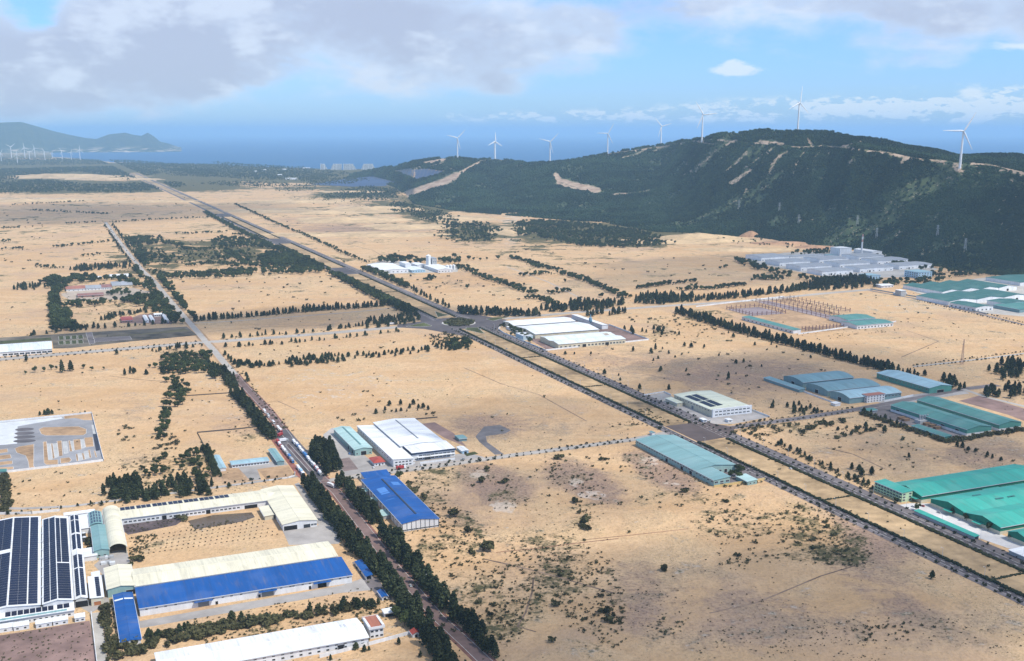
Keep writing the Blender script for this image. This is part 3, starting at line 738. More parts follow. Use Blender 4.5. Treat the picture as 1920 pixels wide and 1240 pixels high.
def hall(name, label, nl, nr, f, h, rise=1.5, roof='gable', ridge='y', rc='white', wc='white', cat='warehouse', group=None, lower=None,
         wins=(), doors=(), vent=None, ends_open=False, over=0.6, rot=None, gutter=True, fascia=None, rect_=None, base_z=0.0):
    """a shed: rectangle from the pixels of its eave corners (near left, near right, one far corner) at eave height h"""
    a0, a1, b0, b1 = rect_ or rect(nl, nr, f, h)
    B = Bd(); B.W = b1 - b0; B.L = a1 - a0; B.h = h; B.rise = rise; B.ridge = ridge; B.roof = roof; B.a0, B.a1, B.b0, B.b1 = a0, a1, b0, b1
    o = UV * a0 + VV * b0; o.z = base_z
    e = obj(name, None); e.empty_display_size = 1; e.location = o; e.rotation_euler = (0, 0, GRID)
    tag(e, label, cat, group); B.e = e
    ax = ridge; S = B.W if ax == 'y' else B.L; T = B.L if ax == 'y' else B.W
    pr = profile(roof, S, h, rise); B.pr = pr
    B.zr = lambda s: float(np.interp(s, [p[0] for p in pr], [p[1] for p in pr]))
    wm = WM(wc); rm = RM(rc, 'x' if ax == 'y' else 'y')
    mb = MB(); t0 = 0.02
    closed = [(0, t0), (S, t0)] + [(s, z) for s, z in pr[::-1]]
    if not ends_open:
        mb.prism(closed, 0, T, wm, ax)
        mb.obj('wall', e)
    else:
        d = 0.3
        inner = [(0, t0), (d, t0)] + [(min(max(s, d), S - d), z - d) for s, z in pr] + [(S - d, t0), (S, t0)] + [(s, z) for s, z in pr[::-1]]
        mb.prism(inner, 0, T, wm, ax); mb.obj('wall', e)
    if lower:
        mb = MB(); q = 0.12; lm = WM(lower[1])
        mb.box(-q, -q, 0, B.W + q, 0.0, lower[0], lm); mb.box(-q, B.L, 0, B.W + q, B.L + q, lower[0], lm)
        mb.box(-q, 0, 0, 0, B.L, lower[0], lm); mb.box(B.W, 0, 0, B.W + q, B.L, lower[0], lm)
        mb.obj('lower_wall', e)
    if roof != 'none':
        mb = MB(); th = 0.28
        def ext(p, q, amt):
            d = math.hypot(q[0] - p[0], q[1] - p[1]) or 1
            return (p[0] - (q[0] - p[0]) / d * amt, p[1] - (q[1] - p[1]) / d * amt)
        top = [ext(pr[0], pr[1], over)] + pr[1:-1] + [ext(pr[-1], pr[-2], over)]
        prof = [(s, z + 0.03) for s, z in top] + [(s, z + 0.03 + th) for s, z in top[::-1]]
        mb.prism(prof, -over, T + over, rm, ax)
        B.ro = mb.obj('roof', e)
        if gutter and roof in ('gable', 'mono0', 'mono1', 'arc', 'barrel'):
            gm = ALU if fascia is None else fascia
            for s, z in (top[0], top[-1]):
                mb = MB(); k = -0.32 if s < S / 2 else 0.0
                if ax == 'y': mb.box(s + k, -over, z - 0.2, s + k + 0.32, T + over, z + 0.22, gm)
                else: mb.box(-over, s + k, z - 0.2, T + over, s + k + 0.32, z + 0.22, gm)
                mb.obj('gutter', e)
        if roof == 'gable':
            mb = MB(); z = h + rise + 0.3
            w = 0.45 if not vent else vent[0]; hh = 0.12 if not vent else vent[1]
            t1, t2 = (-over, T + over) if not vent else (T * vent[2], T * vent[3])
            vm = RM(rc, 'x') if not vent else (vent[4] if len(vent) > 4 else STEEL)
            pf = [(S / 2 - w, z - w * rise / (S / 2) - 0.05), (S / 2 - w, z + hh - w * 0.1), (S / 2, z + hh + 0.08), (S / 2 + w, z + hh - w * 0.1), (S / 2 + w, z - w * rise / (S / 2) - 0.05)]
            mb.prism(pf, t1, t2, vm, ax); mb.obj('ridge_vent' if vent else 'ridge_cap', e)
    B.place = lambda face, s: ((s * B.W, 0, 0.0) if face == 'n' else (s * B.W, B.L, math.pi) if face == 'f' else (0, s * B.L, -math.pi / 2) if face == 'l' else (B.W, s * B.L, math.pi / 2))
    for w in wins:
        face, s0, s1, n, z, ww, hh = w[:7]
        me = window_mesh(ww, hh, *(w[7:] or ()))
        for i in range(n):
            s = s0 if n == 1 else s0 + (s1 - s0) * i / (n - 1)
            x, y, r = B.place(face, s)
            q = obj('window', me, e, (x, y, z)); q.rotation_euler = (0, 0, r)
    for d in doors:
        face, s, ww, hh = d[:4]; x, y, r = B.place(face, s)
        q = obj('door', door_mesh(ww, hh, d[4] if len(d) > 4 else DOOR), e, (x, y, 0)); q.rotation_euler = (0, 0, r)
    return B

def roof_patch(B, name, s0, s1, t0, t1, m, th=0.05, lift=0.33):
    """sheet lying on the roof slope; s across the ridge (0..1), t along it (0..1)"""
    S, T = (B.W, B.L) if B.ridge == 'y' else (B.L, B.W)
    a, b = s0 * S, s1 * S; mb = MB()
    pf = [(a, B.zr(a) + lift), (b, B.zr(b) + lift), (b, B.zr(b) + lift + th), (a, B.zr(a) + lift + th)]
    mb.prism(pf, t0 * T, t1 * T, m, B.ridge)
    return mb.obj(name, B.e)

def solar(B, s0, s1, t0, t1, pitch=5.0, gap=0.5, cross=0):
    """rows of panels on a slope, each row its own part; the roof shows in the gaps"""
    S, T = (B.W, B.L) if B.ridge == 'y' else (B.L, B.W)
    a, b = s0 * S, s1 * S; n = max(1, int((t1 - t0) * T / pitch)); d = (t1 - t0) * T / n
    mb = MB(); k = max(1, int(abs(b - a) / 6.0))
    for i in range(k):
        p, q = a + (b - a) * i / k + 0.06, a + (b - a) * (i + 1) / k - 0.06
        pf = [(p, B.zr(p) + 0.42), (q, B.zr(q) + 0.42), (q, B.zr(q) + 0.50), (p, B.zr(p) + 0.50)]
        mb.prism(pf, 0, d - gap, SOLAR, B.ridge)
    me = mb.mesh('solar_panel')
    for i in range(n):
        t = t0 * T + i * d
        obj('solar_panel', me, B.e, (0, t, 0) if B.ridge == 'y' else (t, 0, 0))

def posts(B, n, m=STEEL, faces='n', r=0.15):
    me = MB(); me.box(-r, -r, 0, r, r, B.h, m); me = me.mesh('post')
    for face in faces:
        for i in range(n):
            x, y, _ = B.place(face, i / (n - 1)); obj('post', me, B.e, (x, y, 0))

# ================================================================== lower left works
M1 = hall('factory_hall', 'white factory roof covered in dark solar panels, cut by the photo edge', (-47, 1152), (77, 1134), (72.6, 969), 9, 2.2, rc='white', wc='white', cat='factory', group='solar roofed factory bays', wins=[('n', 0.1, 0.95, 8, 1.5, 3, 1.6)])
solar(M1, 0.02, 0.485, 0.01, 0.56); solar(M1, 0.02, 0.485, 0.60, 0.99); solar(M1, 0.515, 0.80, 0.01, 0.99); solar(M1, 0.82, 0.97, 0.01, 0.99)
M2 = hall('factory_hall', 'white factory bay with solar panels beside the row of roof vents', (81, 1133), (139, 1125), (124, 969), 9, 1.9, rc='white', wc='white', cat='factory', group='solar roofed factory bays', wins=[('n', 0.1, 0.9, 5, 1.5, 3, 1.6)])
solar(M2, 0.02, 0.24, 0.01, 0.99); solar(M2, 0.26, 0.485, 0.01, 0.985); solar(M2, 0.515, 0.68, 0.40, 0.97); solar(M2, 0.70, 0.97, 0.40, 0.97); solar(M2, 0.515, 0.97, 0.01, 0.39)
for i in range(9):
    mb = MB(); mb.tube((0, 0, 0), (0, 0, 0.7), 0.5, 0.5, ALU, 10); mb.tube((0, 0, 0.7), (0, 0, 1.5), 0.9, 0.35, ALU, 10)
    mb.obj('roof_vent', M2.e, (-0.8 + 0.3, M2.L * (0.06 + 0.105 * i), M2.h + 0.35))
N1 = hall('factory_hall', 'narrow white hall with four pairs of solar strips and open front', (142, 1125), (168, 1119), (143, 967), 7, 1.2, rc='white', wc='dusty', cat='factory', doors=[('n', 0.5, 9, 5, DARK)])
for t0, t1 in ((0.02, 0.31), (0.32, 0.47), (0.54, 0.73), (0.75, 0.92), (0.93, 0.995)):
    solar(N1, 0.06, 0.46, t0, t1, 4); solar(N1, 0.54, 0.95, t0, t1, 4)
L1 = hall('lean_to_shed', 'white lean-to with solar strip along the solar factory front', (-47, 1171), (137, 1145), (139, 1133), 5, 1.6, 'mono0', 'x', 'white', 'white', cat='shed', wins=[('n', 0.3, 0.95, 12, 1.2, 2, 1.5)])
solar(L1, 0.35, 0.95, 0.30, 0.80, 4); solar(L1, 0.35, 0.95, 0.83, 0.965, 4)
roof_patch(L1, 'eave_sheet', 0.0, 0.22, 0.0, 0.93, RM('teal', 'y'), lift=0.36)
W1 = hall('low_hall', 'low white hall with one solar strip beside the concrete lane', (169, 1126), (193, 1117), (168, 1083), 6, 0.5, 'mono1', 'y', 'white', 'cream', cat='shed', doors=[('n', 0.5, 5, 3.2, mat('rusty_door', (0.42, 0.17, 0.07)))])
solar(W1, 0.48, 0.86, 0.04, 0.96, 4)
for i, (p, q, lab) in enumerate((((-30, 1191), (24, 1184.5), 'white box hut nearest the photo edge below the lean-to'), ((26, 1184), (55, 1179.5), 'white box hut second from the left below the lean-to'),
                                 ((68, 1179), (98, 1174.5), 'white box hut third from the left below the lean-to'), ((100, 1174), (128, 1169.5), 'white box hut fourth from the left below the lean-to'), ((141, 1167.5), (160, 1164.5), 'small white hut standing alone beside the open hall'))):
    pz = G(p[0], p[1]); qz = G(q[0], q[1]); a0 = (ga(pz) + ga(qz)) / 2
    H = hall('box_hut', lab, None, None, None, 3.2, 0.5, 'mono0', 'x', 'white', 'white', cat='hut', group='white huts below the solar factory', rect_=(a0, a0 + 6.5, gb(pz), gb(qz)), wins=[('n', 0.25, 0.75, 2, 0.9, 1.8, 1.3)], gutter=False, over=0.3)
W2 = hall('low_hall', 'flat white block between the solar hall and teal shed', (152, 992), (170, 990), (144, 967), 5, 0.3, 'mono0', 'y', 'white', 'white', cat='shed')
W3 = hall('low_hall', 'flat white block in front of the small teal shed', (158, 1046), (181, 1041), (155, 1030), 4, 0.3, 'mono0', 'y', 'white', 'white', cat='shed')
W4 = hall('low_hall', 'small pale shed in the yard gap beside the narrow solar hall', (174, 1081), (186, 1079), (172, 1074), 3.5, 0.3, 'mono0', 'y', 'white', 'dusty', cat='shed')
W5 = hall('low_hall', 'long narrow white roof behind the solar factory', (121, 967.5), (177, 959), (120, 963), 4.5, 0.3, 'mono0', 'x', 'white', 'white', cat='shed')
T1 = hall('teal_shed', 'small teal roof with dark skylight grid beside cream vault', (171, 985), (192, 982.5), (165, 963), 7, 1.6, 'arc', 'y', 'teal', 'teal', cat='shed')
for c in range(4):
    for r in range(4): roof_patch(T1, 'skylight', 0.08 + c * 0.23, 0.08 + c * 0.23 + 0.15, 0.06 + r * 0.235, 0.06 + r * 0.235 + 0.19, mat('skylight_dark', (0.05, 0.08, 0.11), rough=0.25), lift=0.40)
T2 = hall('teal_shed', 'teal gabled shed standing against the cream barrel vault', (177, 1034), (204, 1030), (171, 988), 6.5, 1.3, rc='teal', wc='teal', cat='shed', wins=[('n', 0.3, 0.7, 2, 1.2, 2, 1.5)])
V1 = hall('vault_hall', 'cream barrel vaulted hall open at its front', (205, 1029), (237, 1024), (192, 957), 6.5, 3.4, 'barrel', 'y', 'cream', 'cream', cat='shed', ends_open=True)
mb = MB(); mb.prism([(0.35, 0.05)] + [(min(max(s, 0.35), V1.W - 0.35), z - 0.35) for s, z in V1.pr] + [(V1.W - 0.35, 0.05)], V1.L * 0.45, V1.L * 0.45 + 0.3, DARK); mb.obj('dark_backing', V1.e)  # black sheet added to paint the dark depth of the open vault

CA = hall('cream_wing', 'long cream workshop wing with solar strip behind and square windows', (224, 970), (530, 938), (222.6, 953), 6, 1.5, rc='cream', wc='white', ridge='x', cat='workshop',
          wins=[('n', 0.03, 0.22, 8, 1.6, 2.6, 1.6), ('n', 0.30, 0.50, 9, 1.6, 2.6, 1.6), ('n', 0.56, 0.72, 7, 1.6, 2.6, 1.6)], doors=[('n', 0.26, 4, 4, DARK), ('n', 0.53, 4, 4, DARK), ('n', 0.80, 12, 3.6, DARK)])
for t in range(7): solar(CA, 0.60, 0.98, 0.01 + t * 0.098, 0.10 + t * 0.098, 4)
CB = hall('cream_wing', 'cream cross wing facing the concrete yard, joined to the long wing', (531, 985), (594, 974), (548, 911), 6.2, 1.9, rc='cream', wc='white', cat='workshop', doors=[('n', 0.22, 12, 4.2, DARK), ('n', 0.7, 6, 3.5, GLASS)], wins=[('n', 0.86, 0.95, 2, 1.5, 2.4, 1.8), ('l', 0.1, 0.5, 5, 1.8, 2.4, 1.6)], fascia=WM('cream'))
C3 = hall('cream_shed', 'small cream shed in the yard corner beside the pond', (494, 969), (513, 966), (489, 951), 4, 0.5, 'mono0', 'y', 'cream', 'cream', cat='shed')
CL = hall('cream_hall', 'long cream roof between seedling yard and blue roof', (253, 1100), (634, 1042), (612, 1016), 6.5, 1.6, rc='cream', wc='dusty', ridge='x', cat='warehouse', doors=[('n', 0.75, 60, 4.2, DARK), ('n', 0.45, 30, 4.2, DARK)])  # wide black panels paint the shade of its open front
CF = hall('cream_hall', 'broad cream roofed end hall with teal gable', (202, 1104), (253, 1099.5), (195, 1066), 7.0, 1.6, rc='cream', wc='teal', cat='warehouse', doors=[('n', 0.86, 8, 4, DARK)])
BL = hall('blue_hall', 'very long blue roofed white hall with small high windows', (266, 1146), (656.5, 1074), (251.6, 1108), 6.6, 2.0, 'mono0', 'x', 'blue', 'white', cat='warehouse',
          wins=[('n', 0.03 + 0.0 + g, 0.075 + g, 2, 4.6, 2.0, 0.9) for g in (0, 0.085, 0.21, 0.30, 0.385, 0.53, 0.62, 0.68, 0.76)] + [('n', 0.90, 0.98, 3, 4.6, 2.0, 0.9)],
          doors=[('n', 0.285, 8, 4.5), ('n', 0.345, 1.8, 2.6, DARK), ('n', 0.585, 9, 4.5), ('n', 0.545, 1.8, 2.6, DARK), ('n', 0.85, 7, 4.5, DARK), ('n', 0.79, 1.8, 3, DARK)])
for s in (0.285, 0.585, 0.85):
    mb = MB(); mb.box(s * BL.W - 7, -2.6, 4.9, s * BL.W + 7, -0.02, 5.15, RM('blue', 'y')); mb.obj('canopy', BL.e)
BS = hall('blue_shed', 'narrow blue roofed shed with a white band across its roof', (232, 1204), (264, 1199), (208, 1117), 4, 0.9, rc='blue', wc='white', cat='shed', wins=[('n', 0.3, 0.7, 2, 1.2, 2, 1.4)])
roof_patch(BS, 'roof_band', 0.0, 0.5, 0.845, 0.875, RM('white', 'x'), lift=0.35); roof_patch(BS, 'roof_band', 0.5, 1.0, 0.845, 0.875, RM('white', 'x'), lift=0.35)
WL = hall('white_hall', 'long white roof at the bottom edge leading to a red roofed office', (300, 1268), (684, 1194), (673, 1159), 6, 1.6, rc='white', wc='white', ridge='x', cat='warehouse', wins=[('n', 0.04, 0.97, 22, 1.2, 2.2, 1.5), ('n', 0.04, 0.97, 22, 4.0, 2.2, 0.9)], doors=[('n', 0.86, 5, 4, DARK)])
for s, t in ((0.62, 0.90), (0.7, 0.9), (0.62, 0.92), (0.7, 0.92)):
    mb = MB(); mb.box(-0.5, -0.5, 0, 0.5, 0.5, 0.7, ALU); mb.obj('roof_vent', WL.e, (WL.W * t, WL.L * s, WL.zr(WL.L * s) + 0.3))
WO = hall('office_block', 'two storey white office with red tiled roof ending the long white hall', (691, 1179), (719, 1175), (684, 1160), 8.2, 0.8, 'mono0', 'x', 'tile', 'white', cat='office', wins=[('n', 0.15, 0.85, 3, 1.0, 2.2, 1.6), ('n', 0.15, 0.85, 3, 4.8, 2.2, 1.6), ('r', 0.2, 0.8, 4, 4.8, 2.2, 1.6), ('r', 0.2, 0.8, 4, 1.0, 2.2, 1.6)])
mb = MB()
for (x0, y0, x1, y1) in ((-0.3, -0.3, WO.W + 0.3, 0.0), (-0.3, 0, 0.0, WO.L), (WO.W, 0, WO.W + 0.3, WO.L), (-0.3, WO.L, WO.W + 0.3, WO.L + 0.3)): mb.box(x0 - 0.7, y0 - 0.7 if y0 < 0 else y0 + 0.6, 7.6, x1 + 0.7, y1 + (0.7 if y1 > WO.L else -0.6), 9.4, WM('white'))
mb.obj('parapet', WO.e)
GH = hall('gatehouse', 'white gate shelter among trees beside the brick road', (716, 1152), (742, 1146), (722, 1143), 3.4, 0.3, 'mono0', 'x', 'white', 'white', cat='gatehouse', doors=[('n', 0.5, 8, 2.4, DARK)])
GR = hall('gatehouse', 'tiny red roofed gatehouse at the end of the white boundary wall', (774, 1189), (787, 1186), (769, 1183), 3.2, 1.2, 'gable', 'y', 'red', 'white', cat='gatehouse', doors=[('n', 0.5, 2, 2.4, DARK)], over=0.8)
BP = hall('blue_canopy', 'blue roofed parking canopy by the brick road trees', (685, 1082), (697, 1078.5), (668, 1053), 3.4, 0.7, 'mono0', 'y', 'blue', 'white', cat='canopy', ends_open=True, gutter=False)
BQ = hall('blue_hut', 'tiny blue roofed hut near the brick road trees', (717, 1120), (729, 1117), (715, 1107), 3.2, 0.6, 'gable', 'y', 'blue', 'white', cat='hut', doors=[('n', 0.5, 2, 2.3, DARK)])

# ================================================================== blue factory and white factory by the brick road
BF = hall('blue_factory', 'deep blue gabled factory with white pillared front and roof patches', (752.4, 983), (823, 973), (679, 900), 7.6, 2.4, rc='blue', wc='white', cat='factory', vent=(0.8, 0.5, 0.10, 0.90, mat('dark_vent', (0.05, 0.07, 0.10))), wins=[('n', 0.06, 0.94, 8, 0.6, 4.2, 1.2), ('l', 0.08, 0.95, 14, 4.6, 3.2, 1.2)])
for i in range(9):
    mb = MB(); s = 0.01 + 0.1225 * i; mb.box(s * BF.W - 0.16, -0.32, 0.02, s * BF.W + 0.16, -0.02, BF.zr(min(s, 0.99) * BF.W) - 0.1, mat('dark_pillar', (0.06, 0.07, 0.08))); mb.obj('pillar', BF.e)
for i in range(13):
    mb = MB(); y = BF.L * (0.03 + 0.078 * i); mb.box(-0.28, y - 0.16, 0.02, -0.02, y + 0.16, 7.2, mat('dark_pillar', (0.06, 0.07, 0.08))); mb.obj('pillar', BF.e)
PB = mat('faded_blue', (0.09, 0.24, 0.56), var=0.15)
roof_patch(BF, 'faded_sheet', 0.14, 0.38, 0.63, 0.735, PB); roof_patch(BF, 'faded_sheet', 0.14, 0.38, 0.595, 0.622, PB); roof_patch(BF, 'faded_sheet', 0.67, 0.9, 0.755, 0.835, PB); roof_patch(BF, 'faded_sheet', 0.12, 0.36, 0.47, 0.476, PB); roof_patch(BF, 'faded_sheet', 0.55, 0.72, 0.95, 0.957, PB)
B2 = hall('blue_annex', 'low blue annex behind the blue factory', (683, 898), (731, 890.5), (679, 889), 5.5, 1.4, 'mono0', 'x', 'blue', 'white', cat='shed')
for i, (p, q, lab) in enumerate((((685, 922), (693, 928), 'grey lean-to against the blue factory side, farthest back'), ((700, 940), (708, 947), 'grey lean-to midway along the blue factory side'), ((724, 962), (736, 972), 'grey lean-to nearest the blue factory front'))):
    pz, qz = G(*p), G(*q); a0, a1 = ga(qz), ga(pz)
    hall('lean_to_shed', lab, None, None, None, 3.2, 0.6, 'mono0', 'y', 'paleteal', 'grey', cat='shed', rect_=(a0, max(a1, a0 + 6), BF.b0 - 6.5, BF.b0 - 0.6), gutter=False)
TW = hall('teal_warehouse', 'pale teal gabled warehouse with dark door left of white factory', (669, 844.5), (696.7, 839.5), (623.4, 804), 7, 1.8, rc='paleteal', wc='teal', cat='warehouse', vent=(0.8, 0.5, 0.12, 0.95, mat('teal_vent', (0.16, 0.30, 0.30))), doors=[('n', 0.5, 6, 4.6, DARK), ('l', 0.12, 5, 4, DARK), ('l', 0.3, 5, 4, DARK)], wins=[('l', 0.45, 0.95, 6, 3.8, 3, 1.2), ('n', 0.12, 0.88, 2, 1.5, 2, 1.5)])
WF1 = hall('white_factory', 'long white roofed side bay of the white factory', (738, 866), (773, 858.5), (671, 801), 7.2, 1.5, 'mono1', 'y', 'white', 'white', cat='factory', group='bays of the white factory', wins=[('n', 0.15, 0.85, 5, 4.2, 2.6, 1.6), ('n', 0.15, 0.85, 5, 1.0, 2.6, 1.6), ('l', 0.08, 0.95, 14, 4.4, 3.4, 1.2)])
WF2 = hall('white_factory', 'broad white gabled main bay of the white factory', (754, 839), (830, 826), (700, 792.5), 9.4, 2.0, rc='white', wc='white', cat='factory', group='bays of the white factory', vent=(0.7, 0.5, 0.14, 0.93, mat('grey_vent', (0.25, 0.27, 0.30))), wins=[('l', 0.08, 0.95, 16, 7.6, 4, 0.9)])
WF3 = hall('white_factory', 'flat white front block with navy fascia and window bands', (773, 851), (852.8, 841.5), (755, 836.5), 8.6, 0.7, 'mono0', 'x', 'white', 'white', cat='factory', group='bays of the white factory', wins=[('n', 0.2, 0.95, 9, 4.6, 4.2, 1.4), ('n', 0.1, 0.95, 10, 1.0, 4.0, 1.5)], doors=[('n', 0.36, 7, 5, GLASS)], gutter=False)
mb = MB(); NV = WM('navy'); mb.box(-0.9, -1.0, 7.4, WF3.W + 0.9, -0.65, 9.3, NV); mb.box(-1.0, -0.65, 7.4, -0.65, WF3.L, 9.6, NV); mb.obj('fascia', WF3.e)
mb = MB(); mb.box(WF3.W * 0.12, -3.2, 3.9, WF3.W * 0.92, -0.05, 4.15, WM('white')); mb.obj('canopy', WF3.e)
HR = hall('red_house', 'small white house with red hipped roof beside the teal warehouse', (698.7, 869.5), (721, 866), (696, 859), 3.6, 0.1, 'flat', 'y', 'red', 'white', cat='house', wins=[('n', 0.2, 0.8, 3, 1.0, 1.6, 1.5)], doors=[('n', 0.5, 1.6, 2.4, DARK)])
def hip(B, h, rise, m, over=1.0, frac=0.5):
    W, L = B.W, B.L; mb = MB(); i = min(W, L) / 2 * frac * 2
    A = [(-over, -over, h), (W + over, -over, h), (W + over, L + over, h), (-over, L + over, h)]
    if W >= L: Rr = [(i * 0.5 * L / min(W, L) if False else L / 2, L / 2, h + rise), (W - L / 2, L / 2, h + rise)]; fs = [(A[0], A[1], Rr[1], Rr[0]), (A[1], A[2], Rr[1]), (A[2], A[3], Rr[0], Rr[1]), (A[3], A[0], Rr[0])]
    else: Rr = [(W / 2, W / 2, h + rise), (W / 2, L - W / 2, h + rise)]; fs = [(A[0], A[1], Rr[0]), (A[1], A[2], Rr[1], Rr[0]), (A[2], A[3], Rr[1]), (A[3], A[0], Rr[0], Rr[1])]
    for f in fs: mb.face(f, m)
    mb.face(A[::-1], m); mb.obj('hip_roof', B.e)
hip(HR, 3.95, 2.8, RM('red', 'x'))
S1 = hall('site_shed', 'small teal shed beside the dark ash heap', (859, 824), (875, 821.5), (855, 817), 3.2, 0.6, rc='teal', wc='bluegrey', cat='shed', ridge='x')
S2 = hall('site_shed', 'small white and blue shed right of the white factory', (864, 847), (878, 844.5), (860, 838), 3.2, 0.6, rc='white', wc='skyblue', cat='shed', doors=[('n', 0.5, 3, 2.4, DARK)])
S3 = hall('site_shed', 'pale blue narrow shed in the nursery plot left of the parked trucks', (412, 879.5), (423, 877), (400, 855), 3.4, 0.7, rc='skyblue', wc='white', cat='shed')
S4 = hall('site_shed', 'long pale blue shed with window row in the nursery plot', (434, 872.5), (504, 863.5), (432, 865), 3.6, 0.7, rc='skyblue', wc='white', ridge='x', cat='shed', wins=[('n', 0.05, 0.95, 12, 0.9, 2.2, 1.5)])
S5 = hall('site_shed', 'small teal shed beside the parked trucks', (521, 866.5), (532, 864), (503, 843), 4.2, 0.8, rc='teal', wc='bluegrey', cat='shed')
S6 = hall('site_shed', 'tiny green roofed shed at the corner of the driving track, cut by the photo edge', (-14, 887), (13, 884.5), (10, 880), 4, 0.6, rc='seagreen', wc='grey', cat='shed')

# ================================================================== left: greenhouse, village, compound
LG = hall('long_shed', 'long pale blue-white shed by the cross road, cut by the photo edge', (-30, 664.5), (98, 652.5), (95, 640), 7, 2.0, 'arc', 'x', 'milk', 'white', cat='warehouse', wins=[('n', 0.3, 0.97, 9, 1.0, 7, 3.0), ('r', 0.3, 0.7, 2, 1.5, 4, 3)])
VB = [((124, 543), (160, 541), (123, 537), 5, 'tile', 'white', 'red tiled workshop, leftmost of the walled compound', 'workshop'),
      ((161, 541), (190, 539.5), (160, 535.5), 5, 'grey', 'white', 'grey roofed workshop second in the walled compound row', 'workshop'),
      ((190, 540), (209, 538), (189, 534), 5, 'rust', 'white', 'brown roofed workshop third in the walled compound row', 'workshop'),
      ((210, 536.5), (249, 533.5), (208, 528.5), 5, 'grey', 'cream', 'ribbed grey shed closest to the long road in the walled compound', 'shed'),
      ((146, 556), (194, 551.5), (144, 551), 4, 'rust', 'brick', 'long rusty roof in the middle of the compound yard', 'shed'),
      ((205, 520), (243, 518), (204, 515), 4, 'white', 'cream', 'pale long shed hidden in trees behind the compound', 'shed'),
      ((168, 522), (190, 520.5), (167, 519), 4, 'white', 'cream', 'short pale shed hidden in trees behind the compound', 'shed'),
      ((228, 602.5), (249, 600), (226, 594.5), 4, 'red', 'brick', 'red roofed shed in the tree fringed plot', 'shed'),
      ((272, 602), (279, 601), (269, 592), 4, 'white', 'white', 'small white shed second from the road in the tree fringed plot', 'shed'),
      ((283, 601.5), (289.5, 600.5), (280, 592), 4, 'white', 'white', 'small white shed third from the left in the tree fringed plot', 'shed'),
      ((289, 590.5), (305, 589.5), (288, 588), 4, 'white', 'white', 'narrow pale shed behind the two white sheds', 'shed'),
      ((312, 602), (318, 601), (308, 590), 4.5, 'white', 'white', 'white shed nearest the long road in the tree fringed plot', 'shed'),
      ((270, 536.5), (276, 536), (268, 531), 4, 'white', 'white', 'small white hut beside the compound gate on the long road', 'hut')]
for nl, nr, f, h, rcn, wcn, lab, cat in VB:
    hall(cat if cat != 'shed' else 'village_shed', lab, nl, nr, f, h, 1.2, rc=rcn, wc=wcn, cat=cat, ridge='x' if nr[0] - nl[0] > 12 else 'y', wins=[('n', 0.15, 0.85, 4 if nr[0] - nl[0] > 12 else 1, 1.2, 2.4, 1.6)])

# ================================================================== silo works by the avenue
SW = hall('silo_works_hall', 'broad white roofed hall of the silo works beside the avenue', (720, 509.5), (761, 503.5), (690, 496), 8, 2.0, rc='white', wc='white', cat='factory', wins=[('n', 0.1, 0.9, 6, 2.5, 4, 2)])
hall('silo_works_hall', 'white hall right of the silos', (823, 507), (853, 504), (818, 496), 8, 2.5, rc='white', wc='white', cat='factory', wins=[('n', 0.1, 0.9, 5, 2.5, 4, 2)])
hall('silo_works_hall', 'pale blue low hall in front of the silos', (775, 508), (803, 505), (772, 500), 6, 1.5, rc='milk', wc='skyblue', cat='factory', wins=[('n', 0.1, 0.9, 5, 2.0, 3, 2)])
hall('silo_works_hall', 'small white hall behind the silo works boxes', (784, 498), (800, 496), (782, 493), 8, 1.5, rc='white', wc='white', cat='factory')
hall('process_tower', 'tall grey block beside the white silo', (811, 486.5), (820, 485.5), (809, 483), 26, 1.0, 'flat', 'y', 'grey', 'grey', cat='tower', rect_=rect((811, 503.5), (820, 502.5), (809, 500), 0), wins=[('n', 0.3, 0.7, 2, 16, 3, 2)], gutter=False)
hall('process_tower', 'white box tower left of the silos', (761, 508), (771, 507), (759, 503), 18, 0.6, 'flat', 'y', 'white', 'white', cat='tower', rect_=rect((761, 508), (771, 507), (759, 503), 0), gutter=False)
def silo(px, py, r, h, lab):
    e = obj('silo', None, None, G(px, py)); tag(e, lab, 'silo')
    mb = MB(); m = WM('white'); mb.tube((0, 0, 0), (0, 0, h), r, r, m, 20); mb.obj('shell', e, smooth=False)
    mb = MB(); mb.tube((0, 0, h), (0, 0, h + r * 0.5), r, 0.6, RM('white', 'x'), 20); mb.obj('cone_roof', e)
    mb = MB(); mb.box(-0.6, -r - 0.9, 0, 0.6, -r, h, STEEL); mb.obj('ladder', e)
silo(803.5, 503, 6.5, 33, 'tall white silo of the works beside the avenue')
silo(845, 507, 4.0, 13, 'short white silo at the right end of the silo works')
silo(851, 506, 4.0, 12, 'last short white silo at the right end of the silo works')
silo(839, 507.5, 4.0, 13, 'leftmost of the three short white silos at the right end')

# ================================================================== white works right of the roundabout
R1 = hall('white_works_hall', 'white gabled hall farthest back in the works by the roundabout', (962.5, 611.5), (1078, 602), (946, 602.5), 8, 2.2, rc='white', wc='cream', ridge='x', cat='factory', wins=[('l', 0.2, 0.8, 3, 1.5, 4, 3)])
R2 = hall('white_works_hall', 'white gabled middle hall of the works by the roundabout', (1004, 628), (1121, 617), (970, 612.5), 8, 2.8, rc='white', wc='cream', ridge='x', cat='factory', wins=[('l', 0.2, 0.8, 3, 1.5, 4, 3)])
_r = rect((1051, 646.5), (1171, 635), (1011, 632), 8); _m = (_r[0] + _r[1]) / 2
R3 = hall('white_works_hall', 'milky grey hall nearest the road in the works by the roundabout', None, None, None, 8, 2.0, rc='milk', wc='cream', ridge='x', cat='factory', rect_=(_r[0], _m - 0.7, _r[2], _r[3]), wins=[('n', 0.04, 0.30, 5, 1.5, 4, 3), ('n', 0.45, 0.66, 5, 1.5, 4, 3), ('n', 0.78, 0.97, 5, 1.5, 4, 3)], doors=[('n', 0.38, 7, 5, DARK), ('n', 0.72, 7, 5, DARK)])
